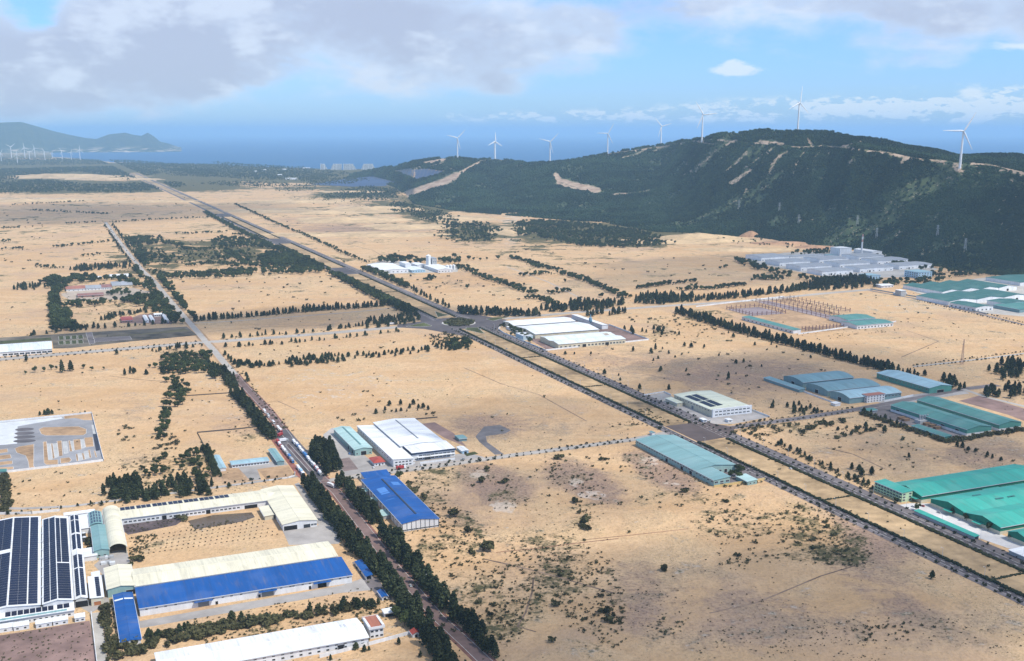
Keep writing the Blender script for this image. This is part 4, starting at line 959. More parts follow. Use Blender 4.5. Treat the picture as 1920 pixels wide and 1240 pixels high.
R4 = hall('white_works_hall', 'milky grey hall with brown stain second from the road', None, None, None, 8, 2.0, rc='milk', wc='cream', ridge='x', cat='factory', rect_=(_m + 0.7, _r[1], _r[2], _r[3]))
roof_patch(R4, 'stain_sheet', 0.06, 0.4, 0.86, 0.93, mat('rust_stain', (0.46, 0.38, 0.30), var=0.4, scale=0.3))
R5 = hall('narrow_shed', 'long narrow white roof behind the works by the roundabout', (1130, 611), (1139, 609.5), (1072, 591), 7, 1.0, 'mono1', 'y', 'white', 'white', cat='shed')
R6 = hall('low_shed', 'low white roof under trees at the works front', (972, 622), (982, 620), (949, 613), 4, 0.8, 'mono1', 'y', 'white', 'white', cat='shed')
e = obj('water_tank', None, None, G(985, 636)); e.rotation_euler = (0, 0, GRID); tag(e, 'pale blue tank block behind the hedge of the works', 'tank')
mb = MB(); m = mat('tank_blue', (0.46, 0.60, 0.66)); mb.box(-9, -12, 0, 9, 22, 7.5, m); mb.obj('tank_body', e)
mb = MB(); mb.box(-9.3, -12.3, 7.5, 9.3, 22.3, 8.0, ALU); mb.obj('tank_rim', e)
e = obj('dust_cyclone', None, None, G(1107, 612)); tag(e, 'blue-grey dust collector rising between white roofs', 'cyclone')
mb = MB(); m = mat('cyclone_blue', (0.20, 0.36, 0.46)); mb.tube((0, 0, 6), (0, 0, 10), 0.8, 3.2, m, 12); mb.tube((0, 0, 10), (0, 0, 16), 3.2, 3.2, m, 12); mb.tube((0, 0, 16), (0, 0, 22), 0.9, 0.7, m, 8); mb.obj('drum', e)
mb = MB()
for x, y in ((-2.6, -2.6), (2.6, -2.6), (2.6, 2.6), (-2.6, 2.6)): mb.tube((x, y, 0), (x, y, 11), 0.25, 0.25, STEEL, 6)
mb.obj('support_frame', e)

# ================================================================== cream hall with solar strips, big teal hall
K = hall('cream_factory', 'pale cream factory with two dark solar strips by the junction', (1345, 770), (1404, 760.5), (1258, 740.5), 9, 1.6, rc='palecream', wc='cream', cat='factory', wins=[('n', 0.08, 0.95, 9, 6.0, 3.4, 1.3), ('n', 0.08, 0.95, 9, 1.8, 3.4, 1.3), ('l', 0.1, 0.9, 12, 6.0, 3, 1.2)], doors=[('l', 0.5, 5, 4)])
for s0 in (0.10, 0.28):
    solar(K, s0, s0 + 0.15, 0.49, 0.83, 3); solar(K, s0, s0 + 0.15, 0.14, 0.465, 3)
roof_patch(K, 'ridge_sheet', 0.46, 0.50, 0.3, 0.98, mat('deep_cream', (0.66, 0.66, 0.46)));  # darker cream strip beside the ridge
mb = MB(); mb.box(-1, -2.5, 0.02, K.W + 1, -0.3, 10.6, WM('white')); mb.obj('front_parapet', K.e)
for i in range(9): obj('window', window_mesh(4.2, 1.5), K.e, (K.W * (0.08 + 0.105 * i), -2.5, 6.4))
for i in range(9): obj('window', window_mesh(4.2, 1.5), K.e, (K.W * (0.08 + 0.105 * i), -2.5, 2.2))
KS = hall('site_shed', 'white flat lean-to at the far left of the cream factory', (1271, 757), (1279, 755), (1258, 746), 4.5, 0.5, 'mono0', 'y', 'palecream', 'cream', cat='shed')
K2 = hall('guardhouse', 'small white guardhouse on the forecourt of the cream factory', (1319, 788), (1327, 787), (1316, 784), 3.2, 0.3, 'flat', 'y', 'white', 'white', cat='gatehouse', gutter=False, wins=[('n', 0.5, 0.5, 1, 1, 3, 1.4)])
K3 = hall('guardhouse', 'second small white hut right of the cream factory gate', (1364, 788.5), (1373, 787), (1361, 785), 3.2, 0.3, 'flat', 'y', 'white', 'white', cat='gatehouse', gutter=False, wins=[('n', 0.5, 0.5, 1, 1, 3, 1.4)])
D = hall('teal_factory', 'big pale teal gabled hall along the avenue near the junction', (1305, 882.5), (1378, 871), (1191, 825), 6.8, 3.0, rc='teal', wc='teal', cat='factory', doors=[('l', 0.06, 5, 3.8, DARK), ('l', 0.2, 5, 3.8, DARK), ('l', 0.45, 5, 3.8, DARK), ('n', 0.62, 3.4, 3.6, DARK), ('n', 0.76, 3.4, 3.6, DARK)], wins=[('l', 0.04, 0.97, 22, 4.2, 3.6, 1.4)])
_b = D.a0; _n = rect((1341, 901), (1368, 896.5), (1305, 882.5), 6.8)
D2 = hall('teal_wing', 'teal sloping front wing of the big teal hall', None, None, None, 6.8, 1.6, 'mono0', 'y', 'teal', 'teal', cat='factory', rect_=(_n[0], _b - 0.4, D.b0, gb(G(1368, 896.5, 6.8))), wins=[('n', 0.15, 0.85, 3, 3.2, 4, 2.2), ('l', 0.1, 0.9, 5, 3.6, 3.4, 1.6)], doors=[('n', 0.5, 4, 2.6, DARK)])
D3 = hall('teal_shed', 'small pale teal shed in the yard before the big teal hall', (1403, 904), (1424, 899.5), (1392, 891), 4, 0.8, 'mono0', 'y', 'paleteal', 'teal', cat='shed', wins=[('n', 0.3, 0.7, 2, 1.2, 2, 1.4)])
hall('gatehouse', 'tiny teal gatehouse at the head of the big teal hall', (1223, 812), (1229, 811), (1222, 809), 3.4, 0.6, rc='teal', wc='white', cat='gatehouse')

# ================================================================== blue-grey halls on the right
E1 = hall('arched_hall', 'blue-grey arched hall farthest back of the three', (1511, 718.5), (1597, 706.5), (1467, 706), 8, 3.2, 'arc', 'x', 'bluegrey', 'bluegrey', cat='warehouse', group='three arched halls', doors=[('l', 0.5, 7, 5, DARK)])
E2 = hall('arched_hall', 'blue-grey arched hall in the middle of the three', (1558, 735), (1645, 721), (1511, 720.5), 8, 3.2, 'arc', 'x', 'bluegrey', 'bluegrey', cat='warehouse', group='three arched halls', doors=[('l', 0.5, 7, 5, DARK)])
E3 = hall('arched_hall', 'paler blue-grey arched hall behind the small pink-white office', (1594, 747.5), (1688, 735), (1558, 735), 8, 3.2, 'arc', 'x', 'skyblue', 'bluegrey', cat='warehouse', group='three arched halls', doors=[('l', 0.5, 7, 5, DARK)], wins=[('n', 0.5, 0.97, 8, 4, 4, 1.6)])
E4 = hall('lean_to_shed', 'long low blue-grey shed left of the arched halls', (1500, 731.5), (1510, 729.5), (1440.6, 707.5), 4, 0.9, 'mono0', 'y', 'bluegrey', 'bluegrey', cat='shed')
E5 = hall('blue_grey_hall', 'single blue-grey gabled hall beside the casuarina row', (1743, 729.5), (1781, 722), (1648, 699), 8, 2.6, rc='skyblue', wc='seagreen', cat='warehouse', doors=[('n', 0.5, 12, 4, DARK)], wins=[('l', 0.05, 0.95, 14, 4.2, 3.6, 1.4)])
E6 = hall('office_block', 'small three storey pinkish white office before the arched halls', None, None, None, 10, 0.4, 'flat', 'y', 'tile', 'white', cat='office', rect_=rect((1623, 757), (1657, 752), (1619, 752.5), 0), gutter=False, wins=[('n', 0.08, 0.92, 6, z, 2.0, 1.6) for z in (1.2, 4.3, 7.4)] + [('l', 0.25, 0.75, 2, z, 2.0, 1.6) for z in (1.2, 4.3, 7.4)])
E7 = hall('site_shed', 'tiny white hut left of the pinkish office', (1567, 758), (1578, 756), (1565, 754), 3.4, 0.4, 'mono0', 'y', 'white', 'white', cat='hut')
F1 = hall('green_hall', 'long sea green gabled hall with white lower wall, left of its twin', (1810, 806.5), (1859, 799.5), (1674.5, 759.5), 8, 3.0, rc='seagreen', wc='seagreen', lower=(3.0, 'white'), cat='warehouse', group='twin sea green halls', doors=[('l', 0.12, 6, 5, DARK), ('l', 0.30, 6, 5, DARK), ('l', 0.9, 6, 5, DARK)], wins=[('n', 0.05, 0.95, 9, 1.0, 2.2, 1.5)])
F2 = hall('green_hall', 'long sea green gabled hall with white lower wall, right of its twin', (1870, 799), (1912, 790.5), (1726.5, 749), 8, 3.0, rc='seagreen', wc='seagreen', lower=(3.0, 'white'), cat='warehouse', group='twin sea green halls', wins=[('n', 0.05, 0.95, 9, 1.0, 2.2, 1.5)])
F3 = hall('narrow_shed', 'narrow sea green shed behind the hedge of the twin halls', (1772.5, 820), (1783, 817.5), (1709, 798.5), 4, 0.7, 'mono0', 'y', 'seagreen', 'seagreen', cat='shed')
F4 = hall('site_shed', 'small teal shed at the gate of the twin green halls', (1620, 772), (1645, 769), (1617, 767), 3.6, 0.7, rc='seagreen', wc='grey', ridge='x', cat='shed')
e = obj('dust_collector', None, None, G(1731, 793)); e.rotation_euler = (0, 0, GRID); tag(e, 'grey dust collector with pipes beside the left twin hall', 'machine')
mb = MB(); mb.box(-10, -5, 0, 10, 5, 4.5, WM('grey')); mb.obj('housing', e)
for i in range(4):
    mb = MB(); mb.tube((-6 + i * 4, 0, 4.5), (-6 + i * 4, 0, 10), 1.2, 1.2, STEEL, 10); mb.obj('stack', e)

# ================================================================== bright green works, lower right
Q0 = hall('office_block', 'pale lime office of three storeys before the bright green halls', None, None, None, 9.5, 0.9, 'mono0', 'y', 'green', 'lime', cat='office', rect_=rect((1691, 943), (1708, 938.5), (1640, 920), 0), wins=[('l', 0.06, 0.94, 9, z, 3.2, 1.8) for z in (1.0, 3.9, 6.8)] + [('n', 0.2, 0.8, 2, z, 3.0, 1.8) for z in (1.0, 3.9, 6.8)])
for z in (3.3, 6.2):
    mb = MB(); mb.box(-1.6, 0.5, z - 0.2, -0.02, Q0.L - 0.5, z + 0.5, WM('lime')); mb.obj('balcony', Q0.e)
Q1 = hall('bright_green_hall', 'bright green gabled hall farthest back in the lower right works', (1729, 932), (1962, 892), (1671, 906.5), 7, 4.0, rc='green', wc='green', ridge='x', lower=(3.2, 'cream'), cat='factory', group='bright green factory halls', wins=[('n', 0.02, 0.98, 40, 1.0, 2.4, 1.6), ('l', 0.15, 0.85, 5, 1.0, 2.4, 1.6)])
Q2 = hall('bright_green_hall', 'bright green gabled hall in the middle of the lower right works', (1809, 961), (1990, 933), (1744, 935.8), 7, 4.0, rc='green', wc='green', ridge='x', lower=(3.2, 'cream'), cat='factory', group='bright green factory halls', wins=[('l', 0.1, 0.9, 6, 1.0, 2.4, 1.6)], doors=[('l', 0.4, 7, 4, DARK)])
Q3 = hall('bright_green_hall', 'bright green gabled hall nearest the shelter strip', (1873, 989), (2000, 968), (1810, 961.5), 7, 4.0, rc='green', wc='green', ridge='x', lower=(3.2, 'cream'), cat='factory', group='bright green factory halls', wins=[('l', 0.1, 0.9, 6, 1.0, 2.4, 1.6), ('n', 0.05, 0.9, 10, 1.0, 2.4, 1.6)], doors=[('l', 0.55, 7, 4, DARK)])
Q4 = hall('bright_green_hall', 'bright green hall corner at the right photo edge', (1920, 1011), (2010, 996), (1894, 996), 7, 3.0, rc='green', wc='green', ridge='x', lower=(3.2, 'cream'), cat='factory', group='bright green factory halls')
def awning(B, y0, y1, lab=None):
    mb = MB(); mb.box(-5.5, y0, 4.0, -0.2, y1, 4.3, RM('green', 'x')); mb.obj('awning', B.e)
awning(Q2, Q2.L * 0.30, Q2.L * 0.52); awning(Q3, Q3.L * 0.45, Q3.L * 0.68); awning(Q1, Q1.L * 0.05, Q1.L * 0.3)
for B, y in ((Q1, 0.46), (Q2, 0.1)):
    mb = MB(); mb.box(B.W * y, -14, 4.2, B.W * y + 22, -0.3, 4.6, RM('green', 'x')); mb.obj('link_canopy', B.e)
for s in (0.30, 0.34, 0.42, 0.46, 0.55, 0.58):
    for t in (0.25,):
        mb = MB(); mb.box(0, -1, 0, 5, 1, 0.5, mat('roof_opening', (0.05, 0.16, 0.16))); mb.obj('roof_hatch', Q2.e, (Q2.W * s, Q2.L * (0.62 if s < 0.4 else 0.3), Q2.zr(Q2.L * (0.62 if s < 0.4 else 0.3)) + 0.35))
SH = hall('shelter_roof', 'long narrow bright green shelter along the works forecourt', (1828.6, 1007.5), (1836, 1004.5), (1721, 957), 3.2, 0.5, 'mono0', 'y', 'green', 'grey', cat='shelter', ends_open=True, gutter=False)
SR = hall('white_shed', 'white roofed shed at the right photo edge beside the avenue', (1926, 1048), (1975, 1033), (1895, 1031), 3.6, 0.6, 'mono0', 'y', 'white', 'grey', cat='shed')

# ================================================================== pale factory park below the ridge
PK = [((1423, 490), (1478, 486.5)), ((1459, 499.5), (1516, 495)), ((1498.5, 508), (1557, 503.5)), ((1538, 516.5), (1597.6, 512)), ((1532, 494), (1589, 490)), ((1570, 502), (1630, 498)),
      ((1609, 511), (1672, 506)), ((1605, 489), (1656, 485.5)), ((1641, 496.5), (1700, 492)), ((1684, 506), (1743, 500.5))]
ordn = ['leftmost of the back line', 'second from the left, nearer line', 'third from the left along the fence', 'nearest to the dark trees', 'behind the second hall', 'in the very middle', 'in front of the blue office',
        'below the chimney', 'second from the right', 'rightmost, behind the blue office']
for i, (nl, nr) in enumerate(PK):
    hall('park_hall', 'grey roofed white hall of the factory park, ' + ordn[i], (nl[0], nl[1] - 6.5), (nr[0], nr[1] - 6.5), (nl[0] - 19, nl[1] - 12.6), 10.5, 1.2, rc='grey', wc='purewhite', ridge='x', cat='factory', group='grey roofed factory park halls', wins=[('n', 0.06, 0.94, 6, 1.5, 4.5, 2.2)], doors=[('n', 0.3, 5, 4.5, DARK)])
hall('park_hall', 'long low pale roof at the back of the factory park', (1478, 481), (1545, 477.5), (1474, 479), 7, 1.2, rc='grey', wc='white', ridge='x', cat='factory')
hall('boiler_house', 'white boiler block beside the striped chimney', (1576, 470), (1599, 467.5), (1574, 467), 24, 0.5, 'flat', 'y', 'white', 'white', cat='building', rect_=rect((1576, 482), (1599, 480), (1573, 478), 0), gutter=False, wins=[('n', 0.2, 0.8, 3, 3, 4, 4)])
hall('boiler_hall', 'white hall right of the striped chimney', (1634, 473), (1651, 471), (1606, 467), 11, 2, rc='white', wc='white', cat='building', doors=[('n', 0.5, 10, 6, DARK)])
hall('boiler_shed', 'small blue shed left of the white boiler block', (1557, 479.5), (1573, 478.5), (1555, 477), 6, 1, rc='bluegrey', wc='skyblue', cat='shed')
e = obj('chimney', None, None, G(1615, 478)); tag(e, 'tall pale chimney with red bands below the ridge', 'chimney')
mb = MB(); 
for i in range(8): mb.tube((0, 0, i * 7.5), (0, 0, i * 7.5 + 7.5), 3.0 - i * 0.16, 3.0 - (i + 1) * 0.16, WM('white') if i % 2 == 0 or i < 4 else mat('band_red', (0.55, 0.30, 0.26)), 12, cap=(i == 7))
mb.obj('stack', e)
OB = hall('office_block', 'pale blue three storey office before the factory park', None, None, None, 15, 0.4, 'flat', 'y', 'skyblue', 'skyblue', cat='office', rect_=rect((1724, 523), (1751, 520), (1714, 517), 0), gutter=False, wins=[('n', 0.1, 0.9, 5, z, 4, 2.4) for z in (1.5, 6, 10.5)] + [('l', 0.1, 0.9, 6, z, 4, 2.4) for z in (1.5, 6, 10.5)])
hall('office_block', 'smaller pale blue two storey block left of the blue office', None, None, None, 12, 0.4, 'flat', 'y', 'skyblue', 'skyblue', cat='office', rect_=rect((1632, 527), (1655, 524.5), (1623, 522), 0), gutter=False, wins=[('n', 0.1, 0.9, 4, z, 4, 2.4) for z in (1.5, 6)] + [('l', 0.1, 0.9, 4, z, 4, 2.4) for z in (1.5, 6)])
hall('site_shed', 'low white building at the track corner below the factory park', (1648, 537), (1674, 534.5), (1645, 533), 5, 1, rc='white', wc='white', ridge='x', cat='shed', wins=[('n', 0.1, 0.9, 4, 1, 3, 2)])
hall('site_shed', 'small grey block beside the dark green roofs', (1691, 546), (1697, 545), (1689, 543), 12, 0.4, 'flat', 'y', 'white', 'grey', cat='shed', gutter=False)
hall('site_shed', 'tiny white roof at the front corner of the dark green roofs', (1687, 551), (1704, 549), (1685, 548), 4, 0.5, 'mono0', 'x', 'white', 'white', cat='shed')

# ================================================================== dark green roofs at the right edge
def strip(nl, nr, f, h, n, labs, rc):
    a0, a1, b0, b1 = rect(nl, nr, f, h)
    for i in range(n):
        hall('dark_green_hall', labs[i], None, None, None, h, 4.2, rc=rc, wc='purewhite', cat='warehouse', group='dark green roofed halls', rect_=(a0, a1, b0 + (b1 - b0) * i / n + 0.6, b0 + (b1 - b0) * (i + 1) / n - 0.6), ridge='y', doors=[('n', 0.5, 6, 5, DARK)], over=0.3)
strip((1757, 549), (1905, 537.5), (1704, 534), 8, 4, ['dark green hall leftmost in the back line of four', 'dark green hall second in the back line of four', 'dark green hall third in the back line of four', 'dark green hall last in the back line of four'], 'darkgreen')
strip((1785, 569), (1918, 552), (1725, 554), 8, 3, ['dark green hall leftmost in the front line of three', 'dark green hall second in the front line of three', 'dark green hall last in the front line of three'], 'darkgreen')
hall('dark_green_hall', 'dark green hall with white wall standing in front of the line', (1824, 579), (1857, 573.5), (1791, 567), 8, 2.6, rc='darkgreen', wc='white', cat='warehouse', wins=[('n', 0.15, 0.85, 4, 1.2, 4, 3), ('l', 0.1, 0.9, 6, 1.2, 4, 3)])
hall('sea_green_shed', 'brighter sea green shed at the right edge by the dark green halls', (1912, 582), (1980, 574), (1867, 571.5), 6.5, 2, rc='seagreen', wc='bluegrey', cat='warehouse')
hall('dark_green_hall', 'dark green hall behind the others at the right photo edge', (1911, 532), (1990, 523), (1858, 519.5), 8, 2.5, rc='darkgreen', wc='white', cat='warehouse')
hall('dark_green_hall', 'sloping dark green hall between the line and the right photo edge', (1880, 571), (1925, 565), (1859, 563), 8, 2.0, rc='darkgreen', wc='white', cat='warehouse')

# ================================================================== building site with steel frames
X1 = hall('long_shed', 'long narrow green roofed shed on the building site', (1490.5, 620.5), (1502, 617.5), (1401.5, 593.5), 6, 0.9, 'mono0', 'y', 'seagreen', 'white', cat='shed', wins=[('l', 0.05, 0.95, 12, 1.2, 4, 2.4)])
X2 = hall('site_hall', 'green roofed site hall standing farther back of the pair', (1586, 602.5), (1637, 595.5), (1563, 592), 8, 2.4, rc='seagreen', wc='white', ridge='x', cat='warehouse', wins=[('l', 0.2, 0.8, 2, 1.2, 4, 2.4)])
X3 = hall('site_hall', 'green roofed site hall with white lower wall, nearer of the pair', (1599, 611.5), (1675, 605), (1586, 603), 7, 2.0, rc='seagreen', wc='white', ridge='x', cat='warehouse', wins=[('n', 0.05, 0.95, 11, 1.5, 3.6, 2.6)])
def steel_frame(lab, p_nl, p_nr, p_f, nb, nl_, h, m, slab=True):
    a0, a1, b0, b1 = rect(p_nl, p_nr, p_f, 0)
    e = obj('steel_frame', None, None, UV * a0 + VV * b0); e.rotation_euler = (0, 0, GRID); tag(e, lab, 'steel frame', 'bare steel frames on the building site')
    W, L = b1 - b0, a1 - a0
    me = MB(); me.box(-0.5, -0.5, 0, 0.5, 0.5, h, m); me = me.mesh('column')
    for i in range(nb):
        for j in range(nl_):
            if i in (0, nb - 1) or j in (0, nl_ - 1): obj('column', me, e, (W * i / (nb - 1), L * j / (nl_ - 1), 0))
    for j in (0, nl_ - 1):
        mb = MB(); mb.box(0, L * j / (nl_ - 1) - 0.3, h * 0.45, W, L * j / (nl_ - 1) + 0.3, h * 0.45 + 0.6, m); mb.obj('beam', e)
    for i in (0, nb - 1):
        mb = MB(); mb.box(W * i / (nb - 1) - 0.29, 0, h * 0.5, W * i / (nb - 1) + 0.29, L, h * 0.5 + 0.6, m); mb.obj('beam', e)
    if slab:
        mb = MB(); mb.box(0.3, 0.3, 0, W - 0.3, L - 0.3, 0.25, mat('site_slab', (0.30, 0.24, 0.24), var=0.3, scale=0.15)); mb.obj('floor_slab', e)
FR = mat('primer_brown', (0.20, 0.12, 0.12))
steel_frame('bare brown column rows on the grey slab left of the site', (1408, 594), (1470, 587.5), (1368, 580), 8, 9, 8, FR)
steel_frame('long double row of bare columns running to the site halls', (1555, 600), (1580, 597), (1420, 566), 2, 18, 9, FR)
steel_frame('long column row on the far side of the building site', (1572, 588), (1592, 585.5), (1462, 562), 2, 15, 9, FR, False)
steel_frame('low brown wall frame in front of the site yard', (1510, 622), (1578, 614), (1507, 619), 12, 2, 7, FR, False)
# ------------------------------------------------------------------ paved ground: roads, yards, pads
ASPH = mat('asphalt', (0.108, 0.094, 0.096), rough=0.95, var=0.3, scale=0.06, coord='Object')
BRICKR = mat('brick_paving', (0.20, 0.135, 0.120), rough=0.95, var=0.35, scale=0.10)
CONCR = mat('concrete_road', (0.42, 0.385, 0.34), rough=0.95, var=0.25, scale=0.05)
PAVE = mat('paved_verge', (0.19, 0.165, 0.162), rough=0.95, var=0.45, scale=0.09)
YARD = mat('yard_concrete', (0.40, 0.37, 0.34), rough=0.95, var=0.35, scale=0.06)
LIGHTY = mat('pale_yard', (0.58, 0.56, 0.54), rough=0.95, var=0.3, scale=0.06)
MAUVE = mat('mauve_soil', (0.25, 0.165, 0.140), rough=1.0, var=0.6, scale=0.05, bump=0.5)
DARKY = mat('dark_gravel', (0.125, 0.115, 0.120), rough=1.0, var=0.45, scale=0.06)
PAINT = mat('road_paint', (0.72, 0.70, 0.66), var=0.3, scale=0.3)
KERB = mat('kerb_stone', (0.60, 0.57, 0.53), var=0.3, scale=0.3)
SANDI = mat('loose_sand', (0.46, 0.30, 0.17), rough=1.0, var=0.45, scale=0.12, bump=0.4)
MEDI = mat('median_soil', (0.44, 0.305, 0.165), rough=1.0, var=0.6, scale=0.07, bump=0.5)
GRASSM = mat('green_grass', (0.085, 0.095, 0.032), rough=1.0, var=0.7, scale=0.12, bump=0.4)
PONDM = mat('brown_water', (0.115, 0.075, 0.038), rough=0.25, var=0.2, scale=0.03, spec=0.5)
RUBBLE = mat('dark_rubble', (0.15, 0.115, 0.115), rough=1.0, var=0.7, scale=0.35, bump=1.0)
WHITEC = mat('whitened_concrete', (0.66, 0.68, 0.68), rough=0.9, var=0.2, scale=0.07)
EPSZ = [0.0]
def pad(name, pts, m, z=0.05, world=False, kerb=None, h=0.0):
    """a sheet (or a low raised slab) with the outline given in photo pixels"""
    W = [p if world else G(*p) for p in pts]
    ar = sum(W[i].x * W[(i + 1) % len(W)].y - W[(i + 1) % len(W)].x * W[i].y for i in range(len(W)))
    if ar < 0: W = W[::-1]
    mb = MB(); EPSZ[0] = (EPSZ[0] + 0.0037) % 0.03; zz = z + EPSZ[0]
    top = [(p.x, p.y, zz + h) for p in W]; mb.face(top, m)
    n = len(W)
    for i in range(n):
        p, q = W[i], W[(i + 1) % n]
        mb.face([(p.x, p.y, 0), (q.x, q.y, 0), (q.x, q.y, zz + h), (p.x, p.y, zz + h)], kerb or m)
    o = mb.obj(name, kind='structure')
    if kerb:
        mb = MB(); c = sum(W, Vector((0, 0, 0))) / n
        for i in range(n):
            p, q = W[i], W[(i + 1) % n]; d = (q - p).normalized(); nr = Vector((d.y, -d.x, 0)) * 0.45
            mb.face([(p.x, p.y, zz + h + 0.02), (p.x + nr.x, p.y + nr.y, zz + h + 0.02), (q.x + nr.x, q.y + nr.y, zz + h + 0.02), (q.x, q.y, zz + h + 0.02)], kerb)
            mb.face([(p.x + nr.x, p.y + nr.y, 0), (q.x + nr.x, q.y + nr.y, 0), (q.x + nr.x, q.y + nr.y, zz + h + 0.02), (p.x + nr.x, p.y + nr.y, zz + h + 0.02)], kerb)
        mb.obj('kerb', kind='structure')
    return o

def strip(name, C, wl, wr, z, m):
    """ribbon along world points, wl to the left and wr to the right of the line"""
    V = []; n = len(C)
    EPSZ[0] = (EPSZ[0] + 0.0037) % 0.03; z += EPSZ[0]
    for i in range(n):
        d = (C[min(i + 1, n - 1)] - C[max(i - 1, 0)]); d.z = 0; d.normalize(); nr = Vector((d.y, -d.x, 0))
        V.append((C[i].x - nr.x * wl, C[i].y - nr.y * wl, z)); V.append((C[i].x + nr.x * wr, C[i].y + nr.y * wr, z))
    mb = MB(); mb.v = V; k = mb.mi(m)
    for i in range(n - 1): mb.f.append((2 * i, 2 * i + 1, 2 * i + 3, 2 * i + 2)); mb.m.append(k)
    return mb
def road(name, pts, w, m, z=0.08, kerb=True, line=False, verge=0, vm=None):
    C = [G(*p) for p in pts]
    C2 = []
    for a, b in zip(C[:-1], C[1:]):
        k = max(1, int((b - a).length / 40))
        C2 += [a.lerp(b, i / k) for i in range(k)]
    C2.append(C[-1])
    if verge: strip('verge', C2, w / 2 + verge, w / 2 + verge, z - 0.04, vm or PAVE).obj('pavement', kind='structure')
    strip(name, C2, w / 2, w / 2, z, m).obj(name, kind='structure')
    if kerb:
        a = strip('k', C2, w / 2 + 0.35, -w / 2, z + 0.12, KERB); b = strip('k', C2, -w / 2, w / 2 + 0.35, z + 0.12, KERB)
        a.obj('kerb', kind='structure'); b.obj('kerb', kind='structure')
    if line: strip('l', C2, 0.15, 0.15, z + 0.05, PAINT).obj('road_marking', kind='structure')
    return C2

def ab(a, b, z=0.0):
    p = UV * a + VV * b; p.z = z; return p
def lb(px, py): return gb(G(px, py))
A_NEAR = ga(G(2080, 1190)); A_FAR = ga(G(252, 325))
RB = G(860, 606); A_RB = ga(RB); B_RB = gb(RB)
A_J1, A_J2 = ga(G(1345, 824)), ga(G(1276, 796))
A_T1, A_T2 = ga(G(668, 514)), ga(G(640, 502))
A_U1, A_U2 = ga(G(535, 457)), ga(G(515, 448))
A_V1, A_V2 = ga(G(455, 406)), ga(G(440, 400))
BL0, BL1, BL2 = lb(1560, 963), lb(1560, 957.5), lb(1560, 950)     # left carriageway: verge edge, kerb, median edge
BR2, BR1, BR0 = lb(1560, 910.5), lb(1560, 902), lb(1560, 892)     # right carriageway
def aline(b, a0, a1, n=40): return [ab(a0 + (a1 - a0) * i / n, b) for i in range(n + 1)]
def band(name, b0, b1, a0, a1, z, m):
    mb = MB(); EPSZ[0] = (EPSZ[0] + 0.0037) % 0.03; z += EPSZ[0]; n = 24; k = mb.mi(m)
    for i in range(n + 1):
        a = a0 + (a1 - a0) * i / n
        mb.v += [tuple(ab(a, b0, z)), tuple(ab(a, b1, z))]
    for i in range(n): mb.f.append((2 * i, 2 * i + 1, 2 * i + 3, 2 * i + 2)); mb.m.append(k)
    return mb.obj(name, kind='structure')
def dashes(b, a0, a1, z, L=4.0, gap=6.0, w=0.22):
    mb = MB(); a = a0
    while a < a1:
        mb.face([ab(a, b - w, z), ab(a, b + w, z), ab(a + L, b + w, z), ab(a + L, b - w, z)], PAINT); a += L + gap
    mb.obj('road_marking', kind='structure')
for seg in ((A_NEAR, A_RB - 40), (A_RB + 40, A_FAR)):
    band('road', BL1, BL2, *seg, 0.10, ASPH); band('road', BR2, BR1, *seg, 0.10, ASPH)
    band('pavement', BL0, BL1 - 0.3, *seg, 0.14, PAVE); band('pavement', BR1 + 0.3, BR0, *seg, 0.14, PAVE)
    for b in (BL1 - 0.15, BL2 + 0.15, BR2 - 0.15, BR1 + 0.15):
        mb = MB(); p0, p1 = ab(seg[0], b), ab(seg[1], b)
        nrm = VV * 0.15; pts = [p0 - nrm, p0 + nrm, p1 + nrm, p1 - nrm]
        mb.face([(p.x, p.y, 0.22) for p in pts], KERB); mb.face([(pts[0].x, pts[0].y, 0), (pts[3].x, pts[3].y, 0), (pts[3].x, pts[3].y, 0.22), (pts[0].x, pts[0].y, 0.22)][::-1], KERB); mb.obj('kerb', kind='structure')
    dashes((BL1 + BL2) / 2, seg[0], min(seg[1], seg[0] + 1500), 0.19); dashes((BR1 + BR2) / 2, seg[0], min(seg[1], seg[0] + 1500), 0.19)
for s in ((A_NEAR, A_J1), (A_J2, A_RB - 62), (A_RB + 62, A_T1), (A_T2, A_U1), (A_U2, A_V1), (A_V2, A_FAR)):
    band('median', BL2 + 0.3, BR2 - 0.3, *s, 0.16, MEDI)
for a0, a1 in ((A_T1, A_T2), (A_U1, A_U2), (A_V1, A_V2)): band('road', BL2 - 0.1, BR2 + 0.1, a0, a1, 0.13, ASPH)
# junction in front of the cream factory, and the roundabout
JM = mat('brown_asphalt', (0.118, 0.090, 0.082), rough=0.95, var=0.3, scale=0.05)
pad('road', [(1247, 799.5), (1312, 791), (1380, 801), (1366, 819.5), (1310, 829)], JM, 0.15)
def disc(name, c, r, m, z, n=64):
    mb = MB(); mb.face([(c.x + r * math.cos(2 * math.pi * i / n), c.y + r * math.sin(2 * math.pi * i / n), z) for i in range(n)], m)
    return mb.obj(name, kind='structure')
pad('road', [(775, 590), (838, 582), (905, 592), (950, 600), (930, 620), (905, 632), (868, 630), (795, 617), (745, 614), (745, 609), (790, 603)], ASPH, 0.15)
disc('road', RB, 56, ASPH, 0.22)
mb = MB(); n = 64
for i in range(n):
    t0, t1 = 2 * math.pi * i / n, 2 * math.pi * (i + 1) / n
    def pt(r, t, z): return (RB.x + r * math.cos(t), RB.y + r * math.sin(t), z)
    mb.face([pt(29, t0, 0.40), pt(32, t0, 0.40), pt(32, t1, 0.40), pt(29, t1, 0.40)], KERB); mb.face([pt(32, t0, 0.0), pt(32, t1, 0.0), pt(32, t1, 0.40), pt(32, t0, 0.40)], KERB)
mb.obj('kerb', kind='structure')
disc('roundabout_island', RB, 29, GRASSM, 0.38)
